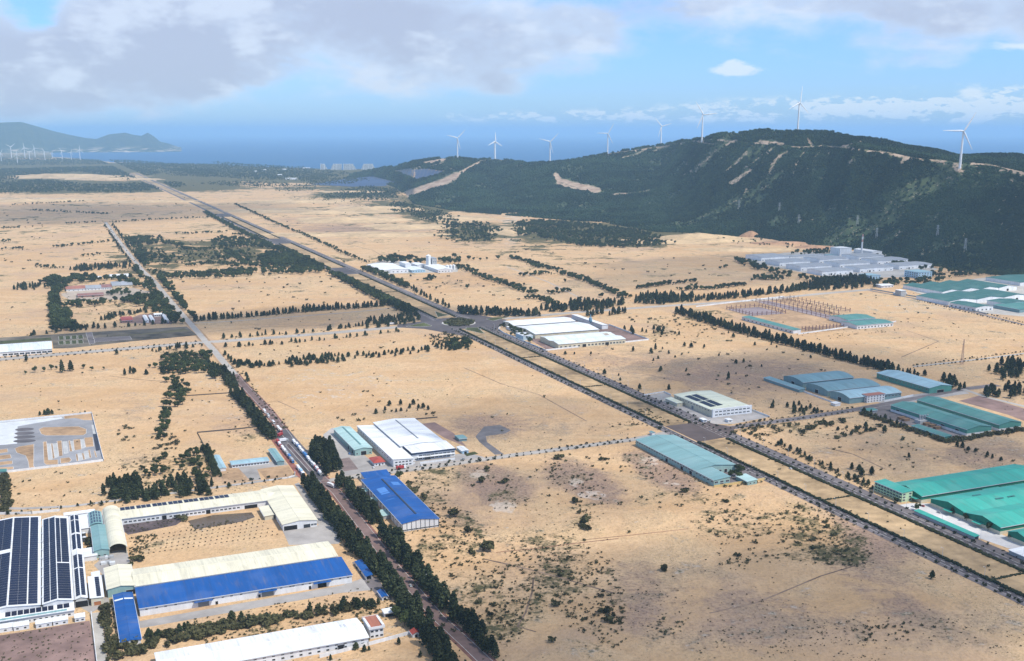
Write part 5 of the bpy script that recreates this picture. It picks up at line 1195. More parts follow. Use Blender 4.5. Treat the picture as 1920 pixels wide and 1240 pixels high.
ISL = [[(871, 618), (876, 615), (895, 614.5), (909, 626), (900, 625)], [(816, 584), (821, 595), (843, 591), (830, 589)], [(762, 612.5), (795, 605.5), (810, 611.5), (790, 613)], [(912, 599), (926, 595.5), (954, 595), (925, 602)]]
for q in ISL: pad('traffic_island', q, GRASSM, 0.22, h=0.15, kerb=KERB)
# other roads
RN = road('road', [(198, 417), (215, 441), (240, 474), (268, 508), (290, 528), (310, 553), (345, 594), (364, 615), (385, 640), (400, 656), (420, 680), (441, 703)], 10, CONCR, verge=4, vm=SANDI)
RBK = road('road', [(440, 702), (450, 715), (474, 740), (501, 769), (525, 800), (540, 820), (563, 850), (585, 876), (605, 899), (632, 924), (674, 979), (706, 1020), (739, 1063), (780, 1110), (819, 1156), (880, 1212), (935, 1265), (1000, 1340)], 9, BRICKR, z=0.09, verge=3, vm=mat('red_verge', (0.25, 0.125, 0.095), var=0.5, scale=0.1))
pad('road', [(519, 806), (541, 806), (612, 886), (600, 905), (585, 900), (513, 818)], DARKY, 0.115)
pad('median', [(536, 835), (541, 832), (588, 884), (580, 884)], RUBBLE, 0.135, kerb=KERB, h=0.1)
pad('pavement', [(509, 826), (515, 823), (566, 888), (562, 897), (556, 892)], mat('red_paving', (0.30, 0.115, 0.085), var=0.4, scale=0.15), 0.14)
road('road', [(-40, 677), (0, 674), (125, 663), (250, 653), (375, 642.5), (409, 640.5), (518, 632.6), (615, 625), (699, 617.5), (750, 613)], 15, CONCR, verge=6, vm=mat('pale_verge', (0.44, 0.36, 0.28), var=0.3, scale=0.05))
road('road', [(362, 606.5), (420, 603.5), (469, 600), (580, 592), (699, 582), (740, 577)], 5, CONCR, kerb=False)
road('road', [(945, 598), (1017, 591.5), (1067, 587), (1169, 579.5), (1237, 574.5), (1305, 570.5), (1360, 567), (1435, 562), (1490, 556), (1560, 549), (1635, 543)], 13, CONCR, verge=5, vm=mat('pale_verge', (0.44, 0.36, 0.28)))
road('road', [(1630, 545), (1720, 561), (1830, 587), (1920, 609), (2000, 629)], 9, PAVE, kerb=False)
road('road', [(603, 904), (640, 898), (690, 890), (739, 884.6), (802, 877), (899, 863), (960, 854), (1030, 845), (1100, 836), (1190, 824), (1250, 812)], 8, CONCR, verge=3, vm=mat('pale_verge', (0.44, 0.36, 0.28)))
road('road', [(1370, 803), (1400, 798), (1508, 783.5), (1603, 768.5), (1712, 748), (1806, 730), (1870, 722)], 13, PAVE, verge=3, vm=SANDI)
road('road', [(1713, 687.5), (1801, 678), (1920, 663), (2000, 654)], 7, CONCR, kerb=False)
road('road', [(1806, 730), (1850, 745), (1920, 762), (1990, 780)], 8, CONCR, kerb=False)
road('road', [(-20, 952), (40, 954), (130, 950), (300, 928), (480, 904), (560, 893), (603, 902)], 6, YARD, kerb=False)
road('dirt_path', [(112, 540), (113, 575), (120, 610), (124, 625)], 6, SANDI, kerb=False)
road('dirt_path', [(400, 460), (430, 490), (452, 512)], 4, SANDI, kerb=False)
road('dirt_path', [(950, 500), (1030, 530), (1090, 560), (1150, 583)], 5, mat('pale_verge', (0.44, 0.36, 0.28)), kerb=False)
# wheel tracks and plot lines
TRK = mat('track_soil', (0.27, 0.185, 0.125), rough=1.0, var=0.7, scale=0.15); TRR = mat('red_track', (0.33, 0.17, 0.105), rough=1.0, var=0.5, scale=0.15)
for m_, w_, pts_ in ((TRR, 1.6, [(930, 1036), (1010, 1028), (1080, 1019), (1160, 1010)]), (TRR, 1.2, [(1100, 1012), (1180, 1004), (1290, 992)]), (TRK, 2.2, [(905, 1048), (960, 1060), (1040, 1080), (1100, 1098), (1150, 1112)]), (TRK, 1.6, [(1000, 1085), (998, 1110), (985, 1150), (970, 1175), (1005, 1185)]),
                     (TRK, 2.5, [(600, 432), (700, 446), (800, 450), (900, 446)]), (TRK, 2.0, [(560, 440), (680, 438), (790, 432), (870, 425)]), (TRK, 2.0, [(640, 455), (700, 470), (720, 482)]), (TRK, 2.5, [(1257, 464), (1300, 472), (1350, 482), (1420, 498)]), (TRK, 2.5, [(960, 470), (1050, 468), (1160, 470), (1260, 462)]),
                     (TRK, 2.0, [(0, 590), (60, 586), (100, 581)]), (TRK, 2.0, [(0, 470), (80, 462), (190, 455)]), (TRK, 2.0, [(225, 436), (300, 430), (380, 428), (430, 440)]), (TRK, 2.0, [(330, 545), (420, 535), (470, 545)]), (TRK, 1.5, [(470, 760), (520, 752), (560, 770)]), (TRK, 2.0, [(1560, 700), (1500, 690), (1420, 690)]), (TRK, 2.0, [(1550, 840), (1600, 852), (1660, 880)]), (TRK, 2.0, [(1700, 620), (1760, 640), (1690, 670)]),
                     (TRK, 1.8, [(1640, 590), (1760, 600), (1900, 606)]), (TRK, 2.0, [(205, 705), (260, 712), (320, 716)]), (TRK, 1.6, [(870, 690), (940, 720), (1010, 740), (1100, 790)]), (TRK, 1.6, [(1060, 690), (1200, 700), (1280, 716)]), (TRK, 1.6, [(1330, 1150), (1420, 1130), (1540, 1080), (1640, 1050)]), (TRK, 2.0, [(700, 600), (600, 610), (480, 614), (390, 622)])):
    road('dirt_path', pts_, w_, m_, z=0.03, kerb=False)
# yards
pad('yard', [(529, 993), (597, 985), (640, 1012), (635, 1020), (542, 1022)], YARD, 0.05); pad('yard', [(552, 908), (560, 905), (604, 962), (641, 1006), (639, 1013), (597, 985)], YARD, 0.052)
pad('yard', [(-60, 1200), (0, 1192), (168, 1164), (182, 1248), (-60, 1290)], MAUVE, 0.05)
pad('yard', [(171, 1150), (189, 1148), (204, 1260), (184, 1262)], CONC, 0.06)
pad('yard', [(139, 1132), (200, 1120), (190, 1075), (176, 1060), (205, 1036), (238, 1030), (245, 1062), (196, 1070), (205, 1130), (170, 1150)], YARD, 0.045)
pad('yard', [(226, 976), (345, 963), (352, 970), (330, 985), (240, 1003), (230, 995)], RUBBLE, 0.055)
pad('yard', [(205, 1140), (245, 1105), (262, 1165), (640, 1098), (700, 1078), (715, 1105), (640, 1112), (265, 1178)], YARD, 0.04)
pad('yard', [(660, 1055), (672, 1050), (706, 1085), (730, 1110), (735, 1125), (716, 1125), (690, 1100)], PAVE, 0.05)
pad('pond', [(352, 977), (400, 966), (472, 961), (478, 970), (455, 978), (430, 983), (365, 993)], PONDM, 0.06)
pad('yard', [(606, 815), (623, 802), (700, 868), (770, 858), (880, 850), (910, 858), (740, 884), (650, 895), (612, 862)], YARD, 0.045)
pad('yard', [(632, 862), (655, 858), (672, 880), (645, 884)], mat('brown_roofing', (0.24, 0.18, 0.16), var=0.4), 0.06)
pad('yard', [(891.5, 819), (908, 800), (937, 797), (958, 807), (947, 813), (911, 818), (913, 829), (945, 852), (928, 853), (899, 829)], mat('ash_gravel', (0.185, 0.17, 0.17), var=0.4, scale=0.1, rough=1.0), 0.05)
pad('yard', [(790, 795), (835, 822), (875, 838), (850, 812), (815, 792)], MAUVE, 0.045)
pad('grass_plot', [(870, 851), (890, 847), (897, 851), (875, 856)], GRASSM, 0.06)
pad('yard', [(1213, 742), (1246, 736.5), (1262, 745), (1345, 782), (1404, 769), (1443, 782), (1375, 795), (1325, 796), (1300, 788)], YARD, 0.045)
pad('yard', [(1280, 880), (1341, 914), (1432, 900), (1400, 886), (1378, 872)], PAVE, 0.05)
pad('yard', [(1618, 774), (1664, 757), (1680, 763), (1812, 810), (1790, 828), (1764, 824), (1705, 798)], PAVE, 0.05)
pad('yard', [(1640, 752), (1700, 742), (1800, 728), (1818, 738), (1730, 750), (1672, 762)], YARD, 0.045)
pad('yard', [(1664, 950), (1706, 944), (1742, 944), (1805, 968), (1872, 1000), (1925, 1022), (1925, 1040), (1890, 1028), (1838, 1010), (1724, 957), (1702, 958)], LIGHTY, 0.05)
pad('yard', [(1640, 938), (1690, 952), (1710, 962), (1680, 962), (1640, 945)], PAVE, 0.05)
pad('yard', [(1798, 752), (1836, 742), (1940, 772), (1940, 797), (1890, 778)], MAUVE, 0.05)
pad('yard', [(-10, 634), (162, 623.5), (350, 612.5), (370, 629), (250, 640), (133, 653), (100, 654), (98, 640), (-10, 647)], mat('tilled_soil', (0.165, 0.14, 0.105), rough=1.0, var=0.8, scale=0.04), 0.05)
pad('yard', [(176, 634), (243, 630.2), (247, 637), (178, 642)], PAVE, 0.09, kerb=KERB); pad('yard', [(161, 624), (172, 623), (178, 644), (168, 646)], PAVE, 0.085, kerb=KERB)
pad('grass_plot', [(0, 640), (95, 633), (97, 638), (0, 645)], GRASSM, 0.085); pad('grass_plot', [(180, 632), (280, 625), (345, 616), (355, 621), (250, 629)], mat('dry_weeds', (0.16, 0.14, 0.075), rough=1.0, var=0.7, scale=0.06), 0.085)
for i in range(4):
    for j in range(2): pad('grass_plot', [(110 + i * 12, 631 + j * 9 - i * 0.6), (119 + i * 12, 630.4 + j * 9 - i * 0.6), (120 + i * 12, 637 + j * 9 - i * 0.6), (111 + i * 12, 637.6 + j * 9 - i * 0.6)], GRASSM, 0.09, kerb=KERB)
pad('yard', [(110, 552), (145, 543), (250, 540), (285, 548), (240, 562), (130, 562)], mat('pale_verge', (0.44, 0.36, 0.28)), 0.05)
pad('yard', [(222, 606), (262, 590), (318, 586), (322, 608)], MAUVE, 0.05)
pad('yard', [(1330, 571), (1470, 556), (1600, 598), (1684, 602), (1670, 612), (1500, 626)], SANDI, 0.035)
pad('yard', [(420, 900), (412, 884), (447, 878), (460, 900)], SANDI, 0.05); pad('yard', [(482, 880), (540, 872), (553, 893), (500, 900)], SANDI, 0.05)
pad('yard', [(425, 878), (510, 866), (505, 838), (535, 866), (540, 872), (482, 880), (490, 900), (470, 902), (447, 878)], YARD, 0.04)
pad('yard', [(946, 610), (1024, 655), (1215, 636), (1140, 608), (1070, 590)], MAUVE, 0.04)
pad('yard', [(1395, 490), (1470, 474), (1640, 470), (1760, 505), (1700, 520), (1560, 522)], CONC, 0.05)
pad('yard', [(1690, 540), (1870, 518), (2000, 520), (2000, 600), (1850, 588)], CONC, 0.045)
pad('yard', [(685, 497), (720, 488), (860, 500), (858, 510), (722, 514)], CONC, 0.05)
# driving practice course
def T(x, y): return (x / 8.855, 760 + y / 8.855)
pad('driving_course', [(-40, 797), (172, 776), (194, 865), (14, 885), (-40, 891)], mat('course_asphalt', (0.285, 0.285, 0.295), rough=0.95, var=0.35, scale=0.05), 0.05)
pad('yard', [(-40, 799), (0, 793.5), (115, 782.5), (118, 785), (60, 795), (33, 800), (32, 832), (0, 835), (-40, 838)], WHITEC, 0.09)
for i in range(4): 
    c = G(46, 805.5 + i * 7.2); mb = MB(); rx = 11 + i * 0.6
    mb.face([(c.x + rx * math.cos(2 * math.pi * k / 20), c.y + 7.5 * math.sin(2 * math.pi * k / 20), 0.12) for k in range(20)], DARKY); mb.obj('tarmac_patch', kind='structure')
CI = [[(650, 400), (720, 370), (1300, 355), (1430, 400), (1430, 470), (1380, 500), (760, 505), (690, 480)], [(250, 720), (320, 690), (560, 650), (555, 1010), (590, 1050), (490, 1055), (470, 930), (430, 840), (280, 790)],
      [(720, 610), (770, 605), (800, 915), (960, 905), (960, 985), (770, 990), (735, 960)], [(950, 600), (1020, 590), (1040, 840), (985, 850)], [(1220, 575), (1330, 565), (1350, 735), (1240, 750)],
      [(1400, 545), (1535, 530), (1555, 685), (1425, 700)], [(1005, 885), (1150, 870), (1185, 910), (1150, 950), (1010, 970)], [(1140, 590), (1160, 590), (1200, 770), (1160, 770)], [(850, 640), (870, 640), (905, 885), (880, 890)],
      [(-200, 770), (120, 725), (130, 780), (-200, 830)], [(-200, 860), (170, 820), (185, 880), (-200, 935)], [(-200, 965), (200, 925), (205, 975), (-200, 1025)], [(-200, 1050), (220, 1025), (225, 1060), (-200, 1115)],
      [(1260, 815), (1285, 815), (1300, 925), (1275, 930)], [(1360, 800), (1385, 800), (1410, 900), (1385, 910)], [(1465, 745), (1490, 740), (1515, 870), (1490, 880)], [(1560, 760), (1580, 760), (1610, 860), (1590, 870)],
      [(1060, 150), (1520, 135), (1530, 250), (1400, 250), (1250, 215), (1070, 230)]]
for q in CI: pad('traffic_island', [T(*p) for p in q], SANDI, 0.06, h=0.12, kerb=KERB)
LANE = mat('pale_lane', (0.52, 0.52, 0.50), var=0.25, scale=0.08)
for q in ([(785, 640), (835, 640), (865, 905), (805, 908)], [(880, 640), (940, 632), (975, 855), (915, 880)], [(1045, 605), (1110, 600), (1130, 795), (1070, 810)], [(1165, 600), (1210, 595), (1235, 745), (1205, 765)], [(1340, 570), (1385, 560), (1410, 700), (1365, 720)],
          [(1295, 800), (1350, 795), (1375, 905), (1310, 925)], [(1395, 770), (1450, 760), (1480, 880), (1420, 895)]):
    pad('road', [T(*p) for p in q], LANE, 0.10, kerb=KERB)
pad('road', [T(*p) for p in [(1540, 480), (1600, 480), (1655, 750), (1595, 762)]], mat('fresh_asphalt', (0.045, 0.05, 0.07), var=0.2), 0.10)
pad('road', [T(*p) for p in [(1520, 330), (1555, 330), (1598, 478), (1545, 478)]], LANE, 0.11)

# ------------------------------------------------------------------ walls and fences
def wall_line(name, label, pts, h, m, t=0.35, cat='wall', step=12.0, group=None):
    W = [G(*p) for p in pts]; e = obj(name, None, None, W[0]); tag(e, label, cat, group)
    mb = MB(); pb = MB(); o = W[0]
    for p, q in zip(W[:-1], W[1:]):
        d = (q - p); L = d.length; d.normalize(); nr = Vector((d.y, -d.x, 0)) * t / 2
        A = [p - nr - o, p + nr - o, q + nr - o, q - nr - o]
        b = [(v.x, v.y, -0.1) for v in A]; tp = [(v.x, v.y, h) for v in A]
        for i in range(4): mb.face([b[i], b[(i + 1) % 4], tp[(i + 1) % 4], tp[i]], m)
        mb.face(tp, m)
        for i in range(max(2, int(L / step)) + 1):
            c = p.lerp(q, i / max(2, int(L / step))) - o; s = t * 0.75
            pb.box(c.x - s, c.y - s, -0.1, c.x + s, c.y + s, h + 0.25, m, False)
    mb.obj('panel', e); pb.obj('pillar', e)
    return e
WW = WM('white')
wall_line('boundary_wall', 'white wall round the driving practice course', [(-40, 797), (172, 775.5), (194.5, 865), (14, 886.5)], 2.4, WW)
wall_line('boundary_wall', 'white wall along the front of the roundabout works', [(940, 612), (934, 618), (945, 626), (1023, 658), (1217, 638), (1142, 610)], 2.4, WW)
wall_line('boundary_wall', 'white wall below the long white hall, ending at the tiny gatehouse', [(600, 1234), (690, 1211), (768, 1190)], 2.6, WW)
wall_line('boundary_wall', 'white wall between the concrete lane and mauve yard', [(171, 1152), (184, 1262)], 2.4, WW)
wall_line('boundary_wall', 'yellow wall before the big teal hall yard', [(1339, 914.5), (1434, 900)], 2.4, WM('yellow'))
wall_line('boundary_wall', 'low white wall left part before the white factory', [(746, 874.5), (778, 869.5)], 1.8, WW)
wall_line('boundary_wall', 'low white wall right part before the white factory', [(788, 870), (853, 862)], 2.2, WW)
wall_line('boundary_wall', 'white wall along the near edge of the building site', [(1497, 627.5), (1590, 614.5), (1680, 604)], 2.4, WW)
wall_line('boundary_wall', 'white wall between the cross road and the building site', [(1305, 576), (1390, 566), (1470, 557)], 2.6, WW)
wall_line('boundary_wall', 'pale wall behind the cream factory running to the road', [(1404, 768), (1443, 783)], 2.2, WW)
wall_line('boundary_wall', 'pale wall round the empty lot beside the cream factory', [(1208, 742), (1245, 736), (1258, 742)], 2.0, WW)
wall_line('boundary_wall', 'white wall by the pinkish office and arched halls', [(1658, 754), (1712, 743)], 2.4, WW)
wall_line('boundary_wall', 'pale wall along the left side of the arched halls', [(1500, 733), (1567, 758)], 2.2, WW)
wall_line('boundary_wall', 'long grey wall along the track below the dark green roofs', [(1632, 543), (1722, 558), (1850, 590)], 2.6, WM('grey'))
wall_line('boundary_wall', 'white wall behind the solar factory and cream wing', [(-40, 966), (60, 964), (112, 959)], 2.4, WW)
wall_line('boundary_wall', 'pale wall beside the nursery plot and parked trucks', [(505, 902), (540, 897), (553, 893), (553, 887)], 1.6, WW)
wall_line('boundary_wall', 'thin dark fence round the empty plot above the nursery', [(395, 860), (370, 812), (440, 806), (485, 801), (503, 827)], 1.6, mat('fence_dark', (0.10, 0.09, 0.08)), 0.2, 'fence')
wall_line('boundary_wall', 'thin dark fence across the sand left of the brick road', [(350, 743), (440, 737)], 1.4, mat('fence_dark', (0.10, 0.09, 0.08)), 0.25, 'fence')
wall_line('boundary_wall', 'dark fence edge behind the white factory', [(780, 787), (820, 783.5)], 1.6, mat('fence_dark', (0.10, 0.09, 0.08)), 0.25, 'fence')

# ------------------------------------------------------------------ wind turbines
TURB = mat('turbine_white', (0.86, 0.87, 0.87), var=0.04)
SOLARF = mat('solar_field_glass', (0.045, 0.075, 0.16), rough=0.35, var=0.25, scale=0.02, spec=0.4)
def turbine(base, hub_h, rad, angles, label, group, yaw=0.0):
    e = obj('wind_turbine', None, None, base); tag(e, label, 'wind turbine', group)
    a = math.atan2(base.x, base.y); e.rotation_euler = (0, 0, -a + yaw)
    k = hub_h / 120.0
    mb = MB(); mb.tube((0, 0, -4), (0, 0, hub_h - 2 * k), 4.2 * k, 2.9 * k, TURB, 14); mb.obj('tower', e, smooth=False)
    mb = MB(); mb.box(-2.2 * k, -3 * k, hub_h - 2.2 * k, 2.2 * k, 9 * k, hub_h + 2.4 * k, TURB); n_ = mb.obj('nacelle', e)
    mb = MB(); mb.tube((0, -6.5 * k, hub_h), (0, -3 * k, hub_h), 1.0 * k, 2.2 * k, TURB, 12); mb.obj('hub', e)
    mb = MB(); prof = [(0.02, 2.0, 1.6), (0.12, 3.8, 1.4), (0.35, 3.2, 1.0), (0.7, 2.2, 0.7), (1.0, 0.8, 0.3)]; kk = mb.mi(TURB)
    for r, w, t in prof:
        for x, y in ((-w * 0.45, 0), (0, -t), (w * 0.9, 0), (0, t)): mb.v.append((x * k * 1.15, y * k, r * rad))
    for i in range(len(prof) - 1):
        for j in range(4): mb.f.append((i * 4 + j, i * 4 + (j + 1) % 4, i * 4 + 4 + (j + 1) % 4, i * 4 + 4 + j)); mb.m.append(kk)
    mb.f.append((16, 17, 18, 19)); mb.m.append(kk)
    me = mb.mesh('blade')
    for g in angles:
        b = obj('blade', me, e, (0, -4.8 * k, hub_h)); b.rotation_euler = (0, R(90 - g), 0)
for px, by, hy, d, ang, lab, yaw in [(858, 296, 259, 6770, (45, 165, 285), 'white wind turbine leftmost on the wooded ridge', 0.1), (928, 298, 265.6, 8300, (90, 205, 330), 'white wind turbine second from the left on the ridge', 0.5), (1031, 306, 266, 6400, (45, 165, 285), 'white wind turbine third from the left, above the quarry cut', 0.1),
        (1139, 290, 250.6, 6400, (60, 178, 298), 'white wind turbine fourth from the left on the ridge slope', 0.1), (1239, 273, 237, 6800, (132, 15, 252), 'white wind turbine fifth from the left, left of the summit rise', 0.3), (1316, 263, 215, 5200, (125, 5, 245), 'white wind turbine sixth from the left beside the ridge track', 0.4),
        (1495.5, 248, 193, 4600, (84, 204, 320), 'white wind turbine standing on the ridge summit', 0.75), (1800, 311, 246, 3680, (61, 179, 299), 'white wind turbine farthest right and largest, on the ridge track', 0.35)]:
    q = P(px, by, d); z = hill_z(q.x, q.y)
    hub = P(px, hy, math.hypot(q.x, q.y)).z
    turbine(Vector((q.x, q.y, z - 2)), hub - z + 2, min(hub - z, 118) * 0.58, ang, lab, 'wind turbines on the wooded ridge', yaw)
for i, (px, by, hy, ang) in enumerate([(2.7, 303, 287, (60, 180, 300)), (22, 297, 276, (40, 150, 270)), (33, 307, 290, (90, 210, 330)), (47, 296, 277, (100, 220, 340)), (56, 300.6, 286, (30, 150, 270)), (66, 294.5, 278, (110, 230, 350)),
                                       (84.6, 301.5, 285, (120, 0, 240)), (98.6, 298, 287, (80, 200, 320)), (117, 300, 284, (125, 5, 245)), (134, 300.6, 286, (70, 190, 310)), (150.5, 300.6, 282, (88, 208, 328))]):
    b = G(px, by); hub = P(px, hy, math.hypot(b.x, b.y)).z
    turbine(b, hub, hub * 0.5, ang, 'distant white wind turbine on the hazy shore plain', 'far wind turbines by the bay', 0.2)

# ------------------------------------------------------------------ pylons and mast
def lattice(base, h, w, label, cat, arms=3, m=STEEL, r=0.22, name='power_pylon', group=None, bands=9):
    e = obj(name, None, None, base); tag(e, label, cat, group)
    mb = MB()
    def c(i, z):
        t = z / h; s = w * (1 - t) + w * 0.16 * t; x, y = ((-1, -1), (1, -1), (1, 1), (-1, 1))[i]; return Vector((x * s / 2, y * s / 2, z))
    for i in range(4): mb.tube(c(i, -1), c(i, h), r, r * 0.7, m, 4)
    mb.obj('leg_frame', e)
    mb = MB()
    for k in range(bands):
        z0, z1 = h * k / bands, h * (k + 1) / bands
        for i in range(4): mb.tube(c(i, z0), c((i + 1) % 4, z1), r * 0.55, r * 0.55, m, 3, False)
    mb.obj('bracing', e)
    for k in range(arms):
        mb = MB(); z = h * (0.68 + 0.12 * k); L = w * (0.95 - 0.1 * k)
        mb.tube((-L, 0, z), (L, 0, z), r * 0.8, r * 0.8, m, 4); mb.tube((-L, 0, z), (0, 0, z + h * 0.05), r * 0.5, r * 0.5, m, 3); mb.tube((L, 0, z), (0, 0, z + h * 0.05), r * 0.5, r * 0.5, m, 3); mb.obj('cross_arm', e)
for px, py, lab in ((1497, 421, 'steel pylon standing in the forest left of the others'), (1607, 424, 'steel pylon in the forest, second from the left'), (1643, 448, 'steel pylon in the forest above the pale chimney'),
                    (1757, 444, 'steel pylon in the forest on the lower right slope'), (1809, 470, 'steel pylon nearest the forest edge on the right'), (1385, 392, 'steel pylon high on the slope beside a bare patch'), (1461, 398, 'steel pylon beside a small clearing mid slope')):
    q = on_hill(px, py)
    if q: lattice(q, 34, 6.5, lab, 'pylon', 3, mat('pylon_grey', (0.45, 0.47, 0.48)), 0.3, group='pylons crossing the wooded slope')
lattice(G(1803, 684), 40, 3.6, 'tall red-brown lattice mast beside the pale sand road', 'mast', 0, mat('mast_red', (0.36, 0.22, 0.19)), 0.22, 'radio_mast', bands=16)

# ------------------------------------------------------------------ resort blocks on the shore
def resort(px0, px1, slope_l, slope_r, label):
    base = G((px0 + px1) / 2, 318.5); w = (px1 - px0) * base.y / F_PX * 0.99; h = 52.0
    a = math.atan2(base.x, base.y); e = obj('hotel_block', None, None, base); e.rotation_euler = (0, 0, -a); tag(e, label, 'hotel', 'stepped hotel blocks on the shore')
    n = 12; m = mat('hotel_white', (0.84, 0.85, 0.84), var=0.05); g = mat('hotel_glass', (0.22, 0.27, 0.30), rough=0.4)
    mb = MB()
    for i in range(n):
        t = i / n; x0 = -w / 2 + slope_l * t; x1 = w / 2 - slope_r * t
        mb.box(x0 + 1.2, -11, i * h / n, x1 - 1.2, 13, (i + 1) * h / n - 0.02, g)
    mb.obj('storey_glazing', e)
    me = None
    for i in range(n + 1):
        t = i / n; x0 = -w / 2 + slope_l * t; x1 = w / 2 - slope_r * t
        q = MB(); q.box(x0, -14, i * h / n - 0.9, x1, 14, i * h / n + 0.9, m); q.obj('floor_slab', e)
    q = MB()
    for x in (-w / 2 + slope_l, 0, w / 2 - slope_r - 2): q.box(x, -13.5, 0, x + 3, 13.5, h + 3, m)
    q.obj('stair_wall', e)
resort(601, 614, 2, 26, 'white stepped hotel block leftmost on the shore'); resort(620, 641, 26, 2, 'white stepped hotel block second from the left'); resort(644, 668, 2, 30, 'white stepped hotel block third from the left'); resort(677, 704, 26, 26, 'white stepped hotel block set apart on the right')
for i, (px, py, w, lab) in enumerate(((497, 320.5, 26, 'small white shore building among the far trees'), (534, 319.5, 34, 'pale shore building left of the hotel blocks'), (547, 337, 90, 'long pale building at the edge of the far wood'), (525, 330, 34, 'white house in the far wood'), (480, 323, 20, 'white house at the far left of the shore buildings'), (575, 317, 70, 'low pale pavilion beside the hotel blocks'))):
    b = G(px, py); e0 = rect_ = (ga(b), ga(b) + 30, gb(b) - w / 2, gb(b) + w / 2)
    hall('shore_house', lab, None, None, None, 9, 3, rc='white', wc='white', ridge='x', cat='house', rect_=rect_, wins=[('n', 0.2, 0.8, 3, 3, 4, 3)])

# ------------------------------------------------------------------ solar farms on the slope beyond
def solar_field(poly, label, d0, d1):
    e = obj('solar_farm', None, None, (0, 0, 0)); tag(e, label, 'solar farm', 'solar farms beyond the ridge spur')
    mb = MB(); pts = [on_hill(*p) or G(*p) for p in poly]
    xs = [p.x for p in pts]; ys = [p.y for p in pts]
    k = mb.mi(SOLARF); c = pts[0]; y = min(ys) - 50; n = 0
    while y < max(ys) + 50:
        x = min(xs) - 50
        while x < max(xs) + 50:
            z = max(hill_z(x + 12, y), 0)
            px, py = proj(np.array([x + 12.0]), np.array([y]), np.array([z + 2.0]))
            if inpoly(px, py, poly)[0]:
                z0, z1 = max(hill_z(x, y), 0) + 1.4, max(hill_z(x + 23, y), 0) + 1.4
                i = len(mb.v); mb.v += [(x, y, z0), (x + 23, y, z1), (x + 23, y + 5.5, z1 + 2.0), (x, y + 5.5, z0 + 2.0)]; mb.f.append((i, i + 1, i + 2, i + 3)); mb.m.append(k)
            x += 24
        y += 9.5
    mb.obj('panel_rows', e, kind='stuff')
solar_field(SOLAR_FIELDS[0], 'blue solar panel field right of the two, below the leftmost turbine', 0, 0)
solar_field(SOLAR_FIELDS[1], 'blue solar panel field left of the two, beyond the dunes', 0, 0)

# ------------------------------------------------------------------ vehicles
TYRE = mat('tyre', (0.02, 0.02, 0.02))
def truck(kind, body, cab, p, ang, label, group):
    e = obj(kind, None, None, p); e.rotation_euler = (0, 0, ang); tag(e, label, 'truck' if kind != 'bus' else 'bus', group)
    k = (kind, body.name, cab.name)
    if k not in _vm:
        L = 11.0; pr = []
        if kind == 'bus':
            mb = MB(); mb.prism([(-1.25, 0.5), (1.25, 0.5), (1.25, 2.9), (1.05, 3.2), (-1.05, 3.2), (-1.25, 2.9)], -L / 2, L / 2, body); pr.append(('body', mb.mesh('body'), None))
            mb = MB()
            for x in (-1.29, 1.25): mb.box(x, -L / 2 + 0.6, 1.6, x + 0.04, L / 2 - 0.6, 2.6, GLASS)
            mb.box(-1.1, L / 2, 1.4, 1.1, L / 2 + 0.04, 2.8, GLASS); mb.box(-1.0, -L / 2 - 0.04, 1.7, 1.0, -L / 2, 2.7, GLASS); pr.append(('window', mb.mesh('window'), None))
            mb = MB(); mb.box(-0.8, -2, 3.2, 0.8, 0.5, 3.45, ALU); pr.append(('air_conditioner', mb.mesh('aircon'), None))
        else:
            mb = MB(); mb.box(-1.25, -L / 2, 1.1, 1.25, L / 2 - 2.6, 3.9, body); pr.append(('cargo_box', mb.mesh('cargo'), None))
            mb = MB(); mb.prism([(L / 2 - 2.3, 0.6), (L / 2, 0.6), (L / 2, 1.7), (L / 2 - 0.35, 2.9), (L / 2 - 2.3, 3.0)], -1.2, 1.2, cab, 'x'); pr.append(('cab', mb.mesh('cab'), None))
            mb = MB(); mb.box(-1.05, L / 2 - 0.2, 1.75, 1.05, L / 2 - 0.02, 2.6, GLASS); pr.append(('windscreen', mb.mesh('windscreen'), None))
            mb = MB(); mb.box(-0.6, -L / 2, 0.6, 0.6, L / 2 - 2.3, 1.1, STEEL); pr.append(('chassis', mb.mesh('chassis'), None))
        mb = MB(); mb.tube((-0.18, 0, 0), (0.18, 0, 0), 0.5, 0.5, TYRE, 12); w = mb.mesh('wheel')
        for y in (-L / 2 + 1.6, -L / 2 + 2.9, L / 2 - 1.5):
            for x in (-1.08, 1.08): pr.append(('wheel', w, (x, y, 0.5)))
        _vm[k] = pr
    for n, me, l in _vm[k]: obj(n, me, e, l)
    return e
_vm = {}
VWH = mat('paint_white', (0.78, 0.79, 0.80), rough=0.4, var=0.06); VRED = mat('paint_red', (0.40, 0.05, 0.05), rough=0.4, var=0.1); VBLU = mat('paint_blue', (0.06, 0.22, 0.50), rough=0.4, var=0.1); VGRY = mat('paint_grey', (0.40, 0.42, 0.43), rough=0.5)
def Z2(x, y): return (480 + x / 7.75, 760 + y / 7.75)
def along(p, q):
    d = G(*q) - G(*p); return math.atan2(d.y, d.x) - math.pi / 2
RANG = along((540, 820), (600, 893))
QE = 'white truck in the queue along the east kerb of the brick road'
QW = 'white truck in the queue beside the red paving west of the brick road'
